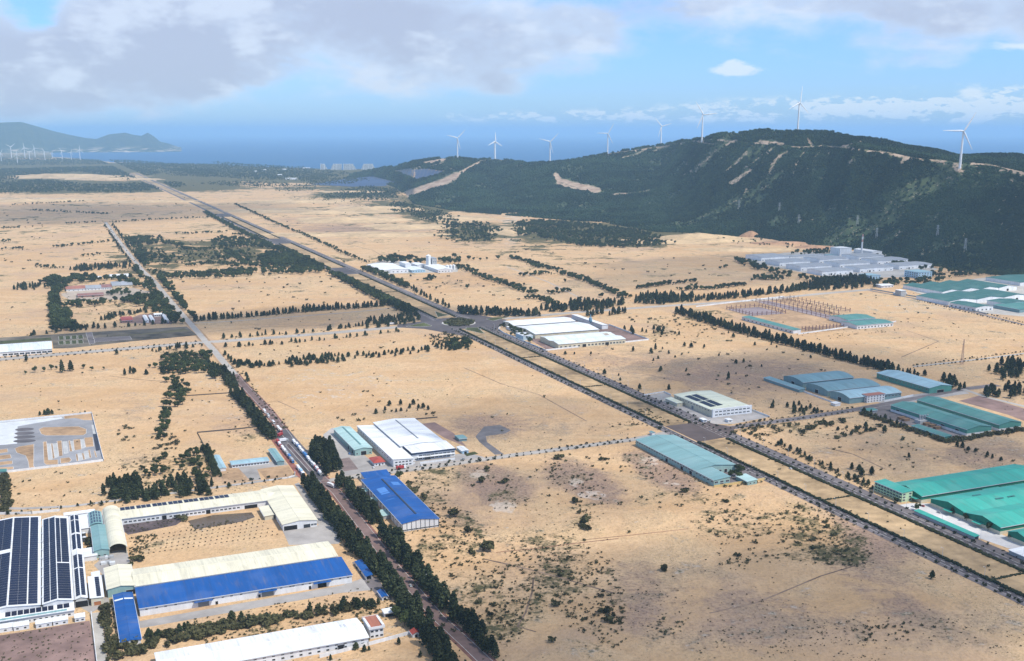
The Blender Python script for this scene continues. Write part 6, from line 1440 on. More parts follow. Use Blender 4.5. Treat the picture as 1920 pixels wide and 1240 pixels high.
for x, y, k, b, c, lab, g in [(125, 108, 'truck', VWH, VWH, 'white truck farthest up the brick road', None), (178, 172, 'truck', VGRY, VWH, 'grey truck half hidden by roadside trees', None), (255, 265, 'bus', VWH, VWH, 'white bus on the brick road beside trees', None), (325, 352, 'truck', VWH, VWH, 'white truck ahead of the turning red truck', None), (360, 390, 'truck', VWH, VRED, 'white truck with red cab behind the turning red truck', None),
                              (555, 555, 'truck', VWH, VWH, QE, 1), (600, 598, 'truck', VWH, VBLU, QE, 1), (640, 650, 'truck', VWH, VWH, QE, 1), (680, 700, 'truck', VWH, VBLU, QE, 1), (722, 750, 'truck', VBLU, VBLU, 'blue truck in the queue along the east kerb of the brick road', 1), (762, 800, 'truck', VWH, VWH, QE, 1), (805, 850, 'bus', VWH, VWH, 'white bus in the queue along the east kerb of the brick road', 1), (848, 900, 'truck', VWH, VRED, QE, 1), (890, 952, 'truck', VWH, VRED, QE, 1), (930, 1008, 'truck', VWH, VGRY, 'white truck at the near end of the east kerb queue', 1),
                              (318, 552, 'truck', VRED, VRED, 'red truck first beside the red paving', 2), (348, 592, 'truck', VWH, VRED, QW, 2), (390, 645, 'truck', VWH, VWH, QW, 2), (422, 688, 'truck', VWH, VGRY, QW, 2), (455, 728, 'truck', VGRY, VWH, 'grey truck in the queue beside the red paving', 2), (490, 772, 'truck', VBLU, VGRY, 'dark blue truck in the queue beside the red paving', 2), (530, 828, 'truck', VGRY, VBLU, 'grey truck with blue cab in the queue beside the red paving', 2), (618, 935, 'truck', VWH, VWH, 'white truck near the junction west kerb', 2), (658, 985, 'truck', mat('paint_sky', (0.35, 0.58, 0.75), rough=0.4), VBLU, 'light blue truck near the junction west kerb', 2), (688, 1030, 'truck', VWH, VRED, 'white truck with red cab last at the junction west kerb', 2)]:
    truck(k, b, c, G(*Z2(x, y)) + Vector((0, 0, 0.16)), RANG, lab, {1: 'vehicles parked along the east kerb', 2: 'vehicles parked beside the red paving'}.get(g))
truck('truck', VRED, VRED, G(*Z2(352, 448)) + Vector((0, 0, 0.16)), along((517, 822), (532, 813)), 'red truck turning across the brick road', None)
truck('truck', VWH, VGRY, G(*Z2(405, 530)) + Vector((0, 0, 0.16)), along((528, 829), (540, 827)), 'white truck crossing the brick road sideways', None)
truck('truck', VRED, VWH, G(752, 880) + Vector((0, 0, 0.12)), along((740, 882), (765, 878)), 'dark red truck on the road before the white factory', None)
truck('truck', VWH, VWH, G(621, 913.5) + Vector((0, 0, 0.14)), RANG + 0.4, 'white truck driving between the tree rows on the brick road', None)
truck('truck', VWH, VGRY, G(736, 609) + Vector((0, 0, 0.2)), along((700, 617), (750, 613)), 'white truck at the left of the roundabout', None)

# ------------------------------------------------------------------ street lamps
def lamp_meshes(h=9.5):
    a = MB(); a.tube((0, 0, 0), (0, 0, h), 0.16, 0.10, ALU, 6); b = MB(); b.tube((0, 0, h), (1.8, 0, h + 0.5), 0.08, 0.07, ALU, 5); c = MB(); c.box(1.5, -0.2, h + 0.40, 2.5, 0.2, h + 0.62, ALU)
    return a.mesh('pole'), b.mesh('arm'), c.mesh('lamp_head')
LMM = lamp_meshes()
def lamp(p, rz, label, group):
    e = obj('street_lamp', None, None, p); e.rotation_euler = (0, 0, rz); tag(e, label, 'street lamp', group)
    for n, me in zip(('pole', 'arm', 'lamp_head'), LMM): obj(n, me, e)
a = A_NEAR + 20
while a < A_RB - 60:
    if not (A_J1 - 10 < a < A_J2 + 10):
        lamp(ab(a, BL2 + 1.2), GRID + math.pi, 'grey street lamp on the left hedge of the avenue median', 'lamps on the left median hedge'); lamp(ab(a + 18, BR0 - 1.0), GRID + math.pi, 'grey street lamp on the right pavement of the avenue', 'lamps on the right pavement')
    a += 46
for p in ((739, 1040), (790, 1100), (660, 945), (845, 1165), (705, 1003)):
    lamp(G(p[0] + 6, p[1]), RANG + math.pi, 'grey street lamp beside the brick road', 'lamps on the brick road')
# ------------------------------------------------------------------ plants
def leafmat(name, c1, c2, rough=0.9):
    m, nt, b = base_mat(name)
    oi = nt.new('ShaderNodeObjectInfo'); tc = nt.new('ShaderNodeTexCoord')
    n = nt.noise(tc.outputs['Object'], 0.45, 2, 0.6)
    f = nt.math('ADD', nt.math('MULTIPLY', oi.outputs['Random'], 0.55), nt.math('MULTIPLY', n, 0.6), clamp=True)
    nt.l.new(nt.mix(f, c1, c2), b.inputs['Base Color']); b.inputs['Roughness'].default_value = rough
    b.inputs['Specular IOR Level'].default_value = 0.12
    return m
BARK = mat('bark', (0.10, 0.075, 0.055), rough=1.0, var=0.3)
L_CAS = leafmat('casuarina_needles', (0.018, 0.030, 0.015), (0.068, 0.080, 0.036))
L_BRD = leafmat('broad_leaves', (0.020, 0.034, 0.014), (0.076, 0.094, 0.034))
L_SHR = leafmat('shrub_leaves', (0.034, 0.040, 0.018), (0.110, 0.100, 0.046))
L_HEDGE = leafmat('hedge_leaves', (0.016, 0.024, 0.013), (0.038, 0.044, 0.022))
L_FOR = leafmat('forest_leaves', (0.017, 0.036, 0.019), (0.050, 0.078, 0.034))
def patchy(m, lo, hi, scale):
    nt = NT(m.node_tree); b = m.node_tree.nodes['Principled BSDF']; src = b.inputs['Base Color'].links[0].from_socket
    ge = nt.new('ShaderNodeNewGeometry'); n = nt.noise(ge.outputs['Position'], scale, 4, 0.6)
    k = nt.ramp(n, 0.38, 0.64, lo, hi); sc_ = nt.new('ShaderNodeVectorMath', operation='SCALE'); nt.l.new(src, sc_.inputs[0]); nt.l.new(k, sc_.inputs['Scale']); nt.l.new(sc_.outputs[0], b.inputs['Base Color'])
patchy(L_FOR, 0.65, 1.45, 0.004)
for _m in (L_CAS, L_BRD, L_SHR): patchy(_m, 0.75, 1.3, 0.012)

def leaf_cloud(pts, size, m, up=0.4, name='crown', core=None, rng=random):
    """many small leaf-sprays spread through the crown, each a bent quad"""
    mb = MB(); k = mb.mi(m)
    for p, s in pts:
        d = Vector((rng.gauss(0, 1), rng.gauss(0, 1), rng.gauss(up, 0.8))).normalized()
        a = d.orthogonal().normalized(); a.rotate(Matrix.Rotation(rng.uniform(0, 6.28), 3, d)); b = d.cross(a)
        w = size * s * rng.uniform(0.7, 1.3); l = w * rng.uniform(0.9, 1.6); i = len(mb.v)
        c = Vector(p)
        mb.v += [tuple(c - a * w * 0.5 - b * l * 0.5), tuple(c + a * w * 0.5 - b * l * 0.35), tuple(c + a * w * 0.4 + b * l * 0.5 + d * w * 0.25), tuple(c - a * w * 0.4 + b * l * 0.4)]
        mb.f.append((i, i + 1, i + 2, i + 3)); mb.m.append(k)
    for c, rx, rz in (core or []):
        i = len(mb.v); n = 7
        for zt, rt in ((-0.9, 0.35), (-0.3, 1.0), (0.4, 0.8), (0.95, 0.15)):
            for j in range(n): mb.v.append((c[0] + rx * rt * math.cos(6.283 * j / n) * rng.uniform(0.8, 1.1), c[1] + rx * rt * math.sin(6.283 * j / n) * rng.uniform(0.8, 1.1), c[2] + rz * zt))
        for q in range(3):
            for j in range(n): mb.f.append((i + q * n + j, i + q * n + (j + 1) % n, i + q * n + n + (j + 1) % n, i + q * n + n + j)); mb.m.append(k)
    return mb.mesh(name)

def casuarina_meshes(seed, n=270):
    rg = random.Random(seed); H = 10.0; pts = []
    Rm = rg.uniform(2.3, 3.2); lean = rg.uniform(-0.5, 0.5)
    for i in range(n):
        t = rg.random() ** 0.85; z = 1.0 + t * 9.2
        r = Rm * (1 - t) ** 0.6 * (0.55 + 0.45 * math.sin(t * 17 + seed) ** 2) + 0.25
        q = r * math.sqrt(rg.random()) ** 0.5; a = rg.uniform(0, 6.283)
        pts.append(((q * math.cos(a) + lean * t, q * math.sin(a), z), 1.0 if t < 0.8 else 0.7))
    cr = leaf_cloud(pts, 0.92, L_CAS, 0.6, 'crown', [((0, 0, 4.2), Rm * 0.5, 3.0)], rg)
    mb = MB(); mb.tube((0, 0, -0.3), (lean * 0.5, 0, 5.5), 0.22, 0.12, BARK, 6); mb.tube((lean * 0.5, 0, 5.5), (lean, 0, 9.3), 0.12, 0.03, BARK, 5)
    for i in range(5):
        a = rg.uniform(0, 6.28); z = 2.2 + i * 1.1; mb.tube((lean * z / 10, 0, z), (lean * z / 10 + 1.3 * math.cos(a), 1.3 * math.sin(a), z + 0.9), 0.07, 0.02, BARK, 4, False)
    return cr, mb.mesh('trunk')
def broad_meshes(seed, n=280):
    rg = random.Random(seed * 3 + 1); pts = []; cores = []
    lobes = [(Vector((rg.uniform(-2.2, 2.2), rg.uniform(-2.2, 2.2), rg.uniform(4.0, 7.6))), rg.uniform(1.5, 2.5)) for _ in range(7)]
    for c, r in lobes:
        cores.append((c, r * 0.72, r * 0.62))
        for i in range(n // 7):
            d = Vector((rg.gauss(0, 1), rg.gauss(0, 1), rg.gauss(0.2, 0.8))).normalized(); pts.append((c + d * r * rg.uniform(0.7, 1.08), rg.uniform(0.7, 1.2)))
    cr = leaf_cloud(pts, 1.0, L_BRD, 0.5, 'crown', cores, rg)
    mb = MB(); mb.tube((0, 0, -0.3), (0, 0, 3.6), 0.3, 0.2, BARK, 6)
    for c, r in lobes[:5]: mb.tube((0, 0, 3.2), tuple(c), 0.15, 0.05, BARK, 4, False)
    return cr, mb.mesh('trunk')
def shrub_meshes(seed, n=70, m=None):
    rg = random.Random(seed * 7 + 2); pts = []; cores = []
    for _ in range(rg.choice((3, 4, 5))):
        c = Vector((rg.uniform(-1.3, 1.3), rg.uniform(-1.3, 1.3), rg.uniform(0.5, 1.4))); r = rg.uniform(0.6, 1.1); cores.append((c, r * 0.7, r * 0.6))
        for i in range(n // 4):
            d = Vector((rg.gauss(0, 1), rg.gauss(0, 1), abs(rg.gauss(0.2, 0.8)))).normalized(); pts.append((c + d * r * rg.uniform(0.6, 1.15), rg.uniform(0.6, 1.2)))
    cr = leaf_cloud(pts, 0.75, m or L_SHR, 0.5, 'foliage', cores, rg)
    mb = MB()
    for i in range(4):
        a = rg.uniform(0, 6.28); mb.tube((0, 0, -0.1), (0.8 * math.cos(a), 0.8 * math.sin(a), 1.0), 0.07, 0.03, BARK, 4, False)
    return cr, mb.mesh('stem')
CAS = [casuarina_meshes(i) for i in range(5)]; BRD = [broad_meshes(i) for i in range(5)]; SHR = [shrub_meshes(i) for i in range(6)]
KINDS = {'cas': (CAS, 'casuarina_tree', 'tree', 10.0), 'brd': (BRD, 'broadleaf_tree', 'tree', 9.0), 'shr': (SHR, 'shrub', 'shrub', 2.3)}
PL = {'cas': [], 'brd': [], 'shr': []}         # (x, y, height, label, group)
RG = random.Random(11); UNDER = []
def row(kind, label, group, pts, sp, h, jit=1.0, hv=0.36, rows=1, rowgap=5.0, skip=0.0):
    W = [G(*p) for p in pts]
    for r in range(rows):
        for p, q in zip(W[:-1], W[1:]):
            L = (q - p).length; d = (q - p) / L; nr = Vector((d.y, -d.x, 0)); s = RG.uniform(0, sp)
            if kind != 'shr' and r == 0:
                for _ in range(int(L / sp * 1.3)):
                    c = p + d * RG.uniform(0, L) + nr * RG.gauss(0, 3.0 + rowgap * 0.5); UNDER.append((c.x, c.y, 0, RG.uniform(0.8, 2.6)))
            while s < L:
                if RG.random() > skip:
                    c = p + d * s + nr * (r - (rows - 1) / 2) * rowgap
                    PL[kind].append((c.x + RG.gauss(0, jit), c.y + RG.gauss(0, jit), h * RG.uniform(1 - hv, 1 + hv), label, group))
                s += sp * RG.uniform(0.75, 1.3)
def fill(kind, label, group, poly, sp, h, hv=0.3, keep=1.0, rag=False):
    """one plant per sp x sp metres inside an outline given in photo pixels"""
    W = [G(*p) for p in poly]; P2 = [(p.x, p.y) for p in W]
    x0, x1 = min(p[0] for p in P2), max(p[0] for p in P2); y0, y1 = min(p[1] for p in P2), max(p[1] for p in P2)
    n = int((x1 - x0) * (y1 - y0) / (sp * sp)) + 1
    n = min(n, 60000)
    xs = np.array([RG.uniform(x0, x1) for _ in range(n)]); ys = np.array([RG.uniform(y0, y1) for _ in range(n)])
    ok = inpoly(xs, ys, P2)
    for x, y in zip(xs[ok], ys[ok]):
        if RG.random() < keep and mnoise.noise(Vector((x * 0.02, y * 0.02, 7.0))) + 0.6 * mnoise.noise(Vector((x * 0.006, y * 0.006, 3.0))) > (-0.22 if rag else -0.6):
            x += RG.gauss(0, sp * (0.9 if rag else 0.45)); y += RG.gauss(0, sp * (0.9 if rag else 0.45))
            PL[kind].append((x, y, h * RG.uniform(1 - hv, 1 + hv), label, group))
def dots(kind, label, group, pts, h, hv=0.25):
    for p in pts:
        c = G(*p[:2]); hh = (p[2] if len(p) > 2 else h) * RG.uniform(1 - hv, 1 + hv)
        PL[kind].append((c.x, c.y, hh, label, group))

C = 'cas'; B = 'brd'; S = 'shr'
# brick road rows
g = 'casuarinas lining the brick road'
row(C, 'dark casuarina in the row on the right of the brick road', g, [(722, 1002), (755, 1052), (797, 1099), (842, 1151), (905, 1221), (965, 1295)], 4.8, 13, 1.2, rows=2, rowgap=6.5)
row(C, 'dark casuarina on the right of the brick road beside the blue factory', g, [(634, 905), (656, 930), (684, 958), (706, 985)], 5.2, 12, 1.6, rows=2, rowgap=7)
row(C, 'dark casuarina in the row between cream wing and brick road', g, [(579, 912), (606, 950), (654, 1014), (700, 1064), (722, 1092)], 5.0, 13, 1.4, rows=2, rowgap=6.5)
row(C, 'dark casuarina beside the brick road near the white gate shelter', g, [(736, 1106), (758, 1134), (812, 1212), (842, 1250), (880, 1300)], 5.0, 13, 1.5, rows=2, rowgap=6.5)
fill(C, 'tall dense casuarina in the clump left of the pale teal warehouse', 'clump by the teal warehouse', [(572, 842), (596, 830), (632, 852), (642, 886), (622, 893), (592, 868)], 6.0, 13.5)
fill(B, 'round dark tree in the clump behind the white gate shelter', 'trees behind the gate shelter', [(728, 1162), (765, 1150), (800, 1182), (775, 1190), (742, 1186)], 6.5, 9)
row(C, 'dark roadside tree left of the brick road above the parked trucks', 'trees above the parked trucks', [(443, 742), (470, 775), (497, 810), (512, 824)], 6.0, 12, 1.6, rows=2, rowgap=6)
row(C, 'dark tree along the concrete road below the crossing', 'trees below the crossing', [(396, 690), (418, 702), (440, 730)], 6.5, 11, 2, rows=2, rowgap=8)
row(C, 'thin tree right of the brick road beside the open sand', 'thin trees beside the open sand', [(422, 665), (446, 700), (470, 724)], 9, 8, 3, skip=0.2)
row(S, 'low shrub along the right kerb of the brick road', 'kerb shrubs on the brick road', [(470, 728), (500, 765), (545, 810)], 7, 2.2, 3)
fill(B, 'round dark tree behind the blue factory annex', 'trees beside the blue factory', [(738, 900), (755, 894), (762, 905), (748, 912)], 7, 8)
fill(S, 'green bush along the right side of the blue factory', 'bushes beside the blue factory', [(764, 905), (790, 925), (800, 950), (785, 945), (768, 925)], 5, 3.2)
fill(C, 'dark tree by the blue parking canopy', 'trees by the blue canopy', [(690, 1040), (702, 1052), (712, 1075), (700, 1070)], 7, 11)
# lower left belts
for lab_, poly_ in (('dark bush at the left end of the belt, beside the narrow blue shed', [(205, 1215), (300, 1190), (320, 1212), (230, 1236)]), ('dark bush in the left half of the belt behind the white hall', [(300, 1190), (420, 1172), (420, 1190), (320, 1212)]),
                    ('dark bush in the middle of the belt behind the white hall', [(420, 1172), (560, 1152), (540, 1166), (420, 1190)]), ('dark bush at the right end of the belt, near the red office', [(560, 1152), (705, 1128), (700, 1140), (640, 1150), (540, 1166)])):
    fill(S, lab_, 'bush belt behind the white hall', poly_, 4.2, 4.4)
fill(C, 'small dark tree in the belt behind the long white hall', 'young trees behind the white hall', [(280, 1195), (420, 1168), (560, 1148), (700, 1128), (720, 1136), (560, 1154), (420, 1176), (300, 1202)], 8, 6.5)
fill(C, 'dark bushy tree behind the red roofed office', 'trees behind the red office', [(640, 1140), (690, 1130), (716, 1134), (712, 1142), (660, 1150)], 6, 7)
row(S, 'dark bush on the verge between concrete lane and blue shed', 'verge bushes by the blue shed', [(194, 1135), (203, 1180), (212, 1240)], 3.5, 3.2, 1.0, rows=2, rowgap=3)
row(S, 'small bush along the foot of the long white hall', 'bushes before the white hall', [(560, 1230), (640, 1215), (700, 1200)], 8, 2.4, 1.0)
dots(C, 'dark conical tree beside the white boundary wall', 'trees by the white wall', [(667, 1218, 5), (683, 1222, 5), (692, 1220, 4), (748, 1208, 5), (620, 1238, 5), (788, 1232, 6)], 5)
fill(C, 'dark tree clustered below the tiny red gatehouse', 'trees by the red gatehouse', [(795, 1200), (812, 1195), (850, 1245), (830, 1250)], 7, 10)
fill(S, 'green bush in the narrow yard beside the teal shed', 'yard bushes', [(162, 1010), (172, 1006), (177, 1030), (166, 1032)], 3.5, 4)
dots(S, 'green bush at the seedling yard corner', 'seedling yard bushes', [(258, 1048, 5), (250, 1052, 4), (262, 1052, 4), (243, 1062, 4), (340, 975, 4), (348, 978, 4), (335, 972, 4)], 4)
# scrub wood left
g = 'trees of the scrub wood left of the nursery'
fill(C, 'dense dark tree along the near edge of the scrub wood', g, [(207, 935), (212, 905), (262, 905), (268, 925), (315, 922), (320, 905), (380, 900), (400, 915), (385, 928), (300, 938), (240, 944)], 6.2, 10)
fill(B, 'round green tree inside the scrub wood left of the nursery', g, [(240, 905), (260, 875), (300, 862), (350, 848), (385, 850), (392, 905), (330, 905), (300, 915)], 12, 5.5)
fill(B, 'green tree on the upper right rim of the scrub wood', g, [(352, 850), (370, 846), (388, 905), (372, 905)], 8, 6)
row(C, 'dark tree on the fence line beside the nursery', 'nursery fence trees', [(385, 842), (398, 868), (408, 895)], 5, 7, 1, rows=2, rowgap=4)
row(C, 'small conical tree in the neat row above the solar factory', 'small trees above the solar factory', [(14, 965), (60, 962), (110, 955), (170, 945)], 14, 4, 0.6)
row(S, 'dark bush in the hedge at the left photo edge', 'hedge at the left edge', [(8, 890), (12, 925), (10, 962)], 3, 3.6, 1, rows=2, rowgap=3)
row(C, 'small tree along the verge behind the cream wing', 'verge trees behind the cream wing', [(180, 950), (300, 932), (420, 915), (540, 898)], 12, 4, 0.8)
# left tree line on the sand
g = 'tree line on the sand left of the brick road'
fill(B, 'dark spreading tree in the clump above the sand tree line', g, [(300, 698), (308, 672), (350, 668), (398, 662), (402, 690), (420, 705), (400, 712), (362, 700), (330, 705)], 8.5, 8)
fill(B, 'dark tree in the line running down the sand', g, [(318, 712), (340, 708), (350, 740), (335, 760), (322, 765), (318, 800), (322, 820), (304, 822), (302, 780), (318, 750)], 8, 7.5)
fill(S, 'dry bush below the sand tree line', g, [(280, 812), (330, 815), (335, 850), (290, 845)], 9, 3.0)
fill(S, 'dry bush near the sand tree line', g, [(228, 790), (258, 795), (250, 830), (225, 825)], 9, 2.6)
dots(B, 'round tree standing on the sand below the cross road', 'lone round trees below the cross road', [(66, 699, 8), (84, 697, 7), (97, 694, 8), (106, 693, 6), (157, 691, 7), (172, 695, 8), (195, 693, 4), (280, 690, 8), (291, 690, 8), (48, 702, 5)], 7)
dots(C, 'tall conical tree on the sand below the cross road', 'tall conical trees below the cross road', [(117, 699, 18), (133, 696, 17), (50, 678, 11), (219, 665, 10)], 16, 0.08)
fill(C, 'dark tree in the clump right of the tall conical pair', 'clump right of the conical pair', [(224, 704), (236, 698), (280, 698), (320, 694), (320, 702), (270, 704)], 9, 8)
row(C, 'small tree along the cross road left part', 'trees along the cross road', [(285, 660), (330, 654), (376, 650)], 12, 8, 3, rows=2, rowgap=8)
row(C, 'small tree along the cross road towards the roundabout', 'trees along the cross road', [(420, 652), (520, 645), (620, 637), (700, 628), (760, 622)], 11, 7, 4, skip=0.2)
row(C, 'tree on the far side of the cross road', 'trees along the cross road', [(420, 636), (520, 627), (600, 622), (700, 608), (760, 600)], 9, 8, 5, skip=0.2)
fill(C, 'dark tree of the grove beside the roundabout', 'grove left of the roundabout', [(690, 600), (740, 596), (780, 590), (790, 602), (745, 612), (700, 618)], 12, 10)
fill(C, 'dark tree of the hedge row across the sand', 'hedge row across the sand', [(420, 683), (455, 680), (520, 685), (550, 675), (610, 668), (700, 665), (780, 655), (800, 648), (880, 645), (880, 655), (800, 660), (700, 672), (540, 690), (430, 690)], 10, 7)
fill(B, 'dark tree clump below the roundabout', 'clump below the roundabout', [(830, 648), (870, 640), (884, 650), (850, 656)], 8, 9)
fill(S, 'bright green bush below the roundabout', 'green bushes below the roundabout', [(800, 632), (830, 622), (880, 632), (870, 644), (820, 645)], 9, 3.0)
fill(S, 'clipped green bush on the roundabout island', 'roundabout bushes', [(833, 605), (844, 600), (860, 598.5), (877, 600), (888, 605), (878, 610.5), (860, 612.5), (843, 610.5)], 3.6, 4.2)
row(C, 'conical tree in the straight hedge row above the minor road', 'straight hedge row', [(362, 603), (420, 599), (500, 592), (600, 583), (690, 577), (735, 573)], 5.5, 12, 1.5)
# concrete road upper part
g = 'trees along the upper concrete road'
fill(B, 'dark tree on the left of the upper concrete road', g, [(252, 500), (262, 498), (300, 550), (348, 606), (330, 612), (300, 580), (280, 545)], 11, 11)
fill(B, 'dark tree on the right of the upper concrete road', g, [(293, 522), (302, 520), (335, 560), (366, 602), (356, 604), (325, 570)], 9, 10)
row(C, 'small tree along the left edge of the upper concrete road', g, [(198, 424), (225, 465), (250, 497)], 14, 7, 3)
row(C, 'small tree along the right edge of the upper concrete road', g, [(210, 420), (235, 455), (270, 500)], 16, 7, 3)
# walled compound
g = 'trees round the walled compound'
fill(C, 'dark tree screening the back of the walled compound', g, [(135, 506), (150, 500), (242, 497), (245, 503), (150, 510)], 12, 10)
fill(B, 'dark tree between the compound sheds', g, [(148, 515), (170, 520), (200, 522), (245, 522), (262, 540), (210, 528), (150, 530), (128, 535), (130, 525)], 14, 11)
fill(B, 'dark tree at the left corner of the walled compound', g, [(80, 530), (110, 520), (125, 535), (112, 550), (100, 548)], 11, 12)
fill(C, 'dark tree in the hedge left of the walled compound', g, [(24, 540), (40, 536), (78, 536), (78, 544), (30, 545)], 12, 10)
row(B, 'dark tree along the dirt path beside the compound', g, [(101, 552), (104, 590), (110, 622)], 11, 12, 2.5, rows=2, rowgap=10)
row(B, 'dark tree on the near side of the compound path', g, [(118, 588), (126, 612), (140, 622)], 11, 12, 2.5, rows=2, rowgap=10)
fill(B, 'dark tree in the hedge across the compound middle', g, [(114, 572), (160, 568), (206, 564), (206, 570), (160, 576), (114, 580)], 12, 9)
fill(B, 'dark tree in front of the compound workshops', g, [(194, 552), (218, 547), (245, 545), (245, 552), (210, 556)], 12, 8)
fill(B, 'dark tree of the right compound grove', g, [(230, 566), (262, 556), (300, 560), (318, 590), (300, 592), (270, 575), (240, 575)], 12, 11)
fill(C, 'dark tree in the front hedge of the compound plot', g, [(130, 622), (135, 612), (170, 610), (176, 620)], 11, 9)
row(C, 'tree in the front screen of the sheds plot', g, [(178, 618), (230, 614), (300, 608), (340, 605)], 14, 10, 3)
row(C, 'dark tree behind the small sheds plot', g, [(192, 602), (215, 594), (250, 588), (300, 584)], 11, 9, 4, rows=2, rowgap=14)
row(C, 'dark small tree above the parking grids', 'trees above the parking grids', [(50, 630), (75, 628), (104, 624)], 16, 9, 3)
# woods near the avenue, left
g = 'woods left of the avenue'
for poly, h, sp in (([(236, 458), (240, 447), (280, 446), (312, 452), (305, 460), (250, 462)], 11, 19), ([(398, 466), (408, 446), (440, 448), (480, 452), (510, 462), (500, 466)], 11, 20), ([(262, 490), (270, 478), (330, 482), (330, 496), (275, 500)], 10, 21),
                    ([(400, 480), (420, 470), (520, 480), (600, 500), (560, 508), (440, 505)], 11, 26), ([(486, 498), (500, 478), (560, 476), (610, 500), (560, 506)], 13, 14), ([(300, 526), (340, 516), (420, 510), (520, 508), (612, 506), (610, 513), (480, 520), (380, 524)], 11, 16),
                    ([(250, 470), (300, 468), (310, 480), (262, 486)], 8, 22), ([(330, 470), (420, 470), (460, 490), (420, 500), (340, 492)], 6, 26)):
    fill(B, 'dark tree in the woods between the concrete road and avenue', g, poly, sp, h)
for pts in ([(250, 505), (330, 520), (420, 512)], [(316, 455), (360, 470), (410, 468)], [(420, 470), (470, 498), (520, 506)], [(350, 500), (400, 494), (450, 498)], [(440, 440), (500, 448)], [(470, 462), (540, 470), (590, 486)], [(240, 446), (262, 470), (275, 500)]):
    row(B, 'dark tree in a hedge line through the woods left of the avenue', g, pts, 10, 8, 5, rows=2, rowgap=10, skip=0.15)
g = 'trees along the far avenue'
row(B, 'dark tree on the left side of the far avenue', g, [(630, 516), (690, 548), (735, 572), (776, 590)], 6, 10, 3, rows=3, rowgap=9)
row(B, 'dark tree on the left side of the distant avenue', g, [(384, 399), (434, 426), (494, 456), (553, 484), (622, 511)], 10, 9, 4, rows=2, rowgap=9)
row(B, 'small tree on the right side of the distant avenue', g, [(440, 383), (510, 416), (590, 450), (650, 478), (690, 494)], 11, 7, 4)
row(B, 'dark tree between the avenue and the silo works', g, [(684, 506), (720, 520), (766, 541)], 9, 10, 3, rows=2, rowgap=10)
row(C, 'dark tree on the right of the avenue before the roundabout', g, [(770, 543), (800, 560), (835, 575), (862, 588)], 18, 11, 3)
fill(B, 'dark tree behind the silo works', 'trees behind the silo works', [(706, 492), (730, 483), (770, 484), (800, 492), (780, 496), (730, 494)], 14, 11)
fill(B, 'dark tree right of the silo works', 'trees behind the silo works', [(820, 490), (850, 484), (876, 488), (870, 494), (830, 496)], 16, 11)
fill(B, 'dark tree on the silo works field', 'trees before the silo works', [(792, 524), (812, 518), (816, 524), (800, 529)], 12, 8)
dots(B, 'lone round tree on the field by the silo works', 'lone trees by the silo works', [(818, 543, 9), (876, 542, 10), (858, 528, 5), (770, 520, 6), (900, 489, 9), (913, 488, 10), (935, 487, 11), (888, 488, 7)], 8)
# plain right of the avenue
g = 'hedge lines on the plain below the ridge'
for pts in ([(958, 484), (990, 492), (1018, 502)], [(1000, 500), (1050, 508)], [(855, 500), (890, 512)], [(890, 515), (940, 532), (1000, 552)], [(980, 518), (1030, 513)], [(1050, 512), (1090, 524), (1140, 545), (1175, 560)], [(1030, 552), (1066, 546)], [(985, 560), (1020, 563), (1040, 575)], [(1195, 542), (1240, 535), (1305, 528)], [(1270, 545), (1330, 543), (1400, 535)]):
    row(B, 'dark bushy tree in a hedge line on the plain below the ridge', g, pts, 8, 8, 4, rows=2, rowgap=12)
dots(B, 'lone dark tree on the plain below the ridge', 'lone trees on the plain', [(982, 536, 9), (1060, 530, 8), (1088, 563, 9), (1128, 558, 10), (1125, 557, 9), (1296, 538, 9), (1305, 538, 9), (1358, 503, 9), (1362, 502, 8), (1350, 505, 9), (1420, 520, 8), (1410, 528, 9), (1345, 540, 9), (1380, 535, 8)], 9)
row(B, 'dark tree in the small thicket below the park', 'thicket below the factory park', [(1412, 523), (1465, 526)], 8, 10, 5, rows=3, rowgap=10)
g = 'casuarina belt on the east road'
row(C, 'tall conical casuarina in the belt right of the roundabout', g, [(860, 588), (905, 591), (960, 593), (1012, 592)], 7, 14, 2.5, rows=2, rowgap=9)
fill(C, 'casuarina in the belt behind the roundabout works', g, [(1014, 582), (1060, 572), (1120, 572), (1165, 570), (1168, 576), (1120, 582), (1040, 586)], 10.5, 14)
fill(C, 'casuarina in front of the east road behind the works', g, [(1078, 591), (1168, 583), (1170, 588), (1110, 595)], 12, 13)
fill(C, 'casuarina in the belt along the east road', g, [(1185, 570), (1190, 560), (1252, 556), (1300, 562), (1250, 572)], 10.5, 14)
row(C, 'casuarina in the roadside line of the east road', g, [(1250, 567), (1320, 563), (1400, 556), (1480, 546), (1540, 540)], 8, 13, 4, rows=2, rowgap=16)
fill(C, 'dark tree in the wood at the end of the east road', g, [(1480, 545), (1530, 530), (1600, 522), (1648, 528), (1640, 538), (1560, 546)], 11, 13)
g = 'dense casuarina row beside the building site'
row(C, 'dark casuarina in the dense row beside the building site', g, [(1268, 586), (1330, 606), (1390, 624), (1450, 640), (1510, 655), (1600, 680), (1680, 700)], 7, 13, 2, rows=2, rowgap=10)
fill(C, 'dark casuarina beside the single blue-grey hall', g, [(1766, 722), (1780, 714), (1808, 728), (1800, 734)], 9, 12)
row(C, 'dark casuarina behind the single blue-grey hall', g, [(1690, 701), (1735, 706)], 12, 10, 3, rows=2, rowgap=8)
fill(C, 'dark tree in the clump at the right edge above the sand road', 'clump at the right edge', [(1860, 706), (1880, 684), (1925, 680), (1925, 712), (1890, 712)], 11, 13)
fill(C, 'dark tree right of the twin green halls', 'trees right of the twin halls', [(1843, 745), (1850, 730), (1868, 734), (1866, 746)], 9, 12)
fill(C, 'dark tree at the right edge beyond the mauve yard', 'trees right of the twin halls', [(1873, 745), (1885, 730), (1935, 734), (1935, 752)], 11, 12)
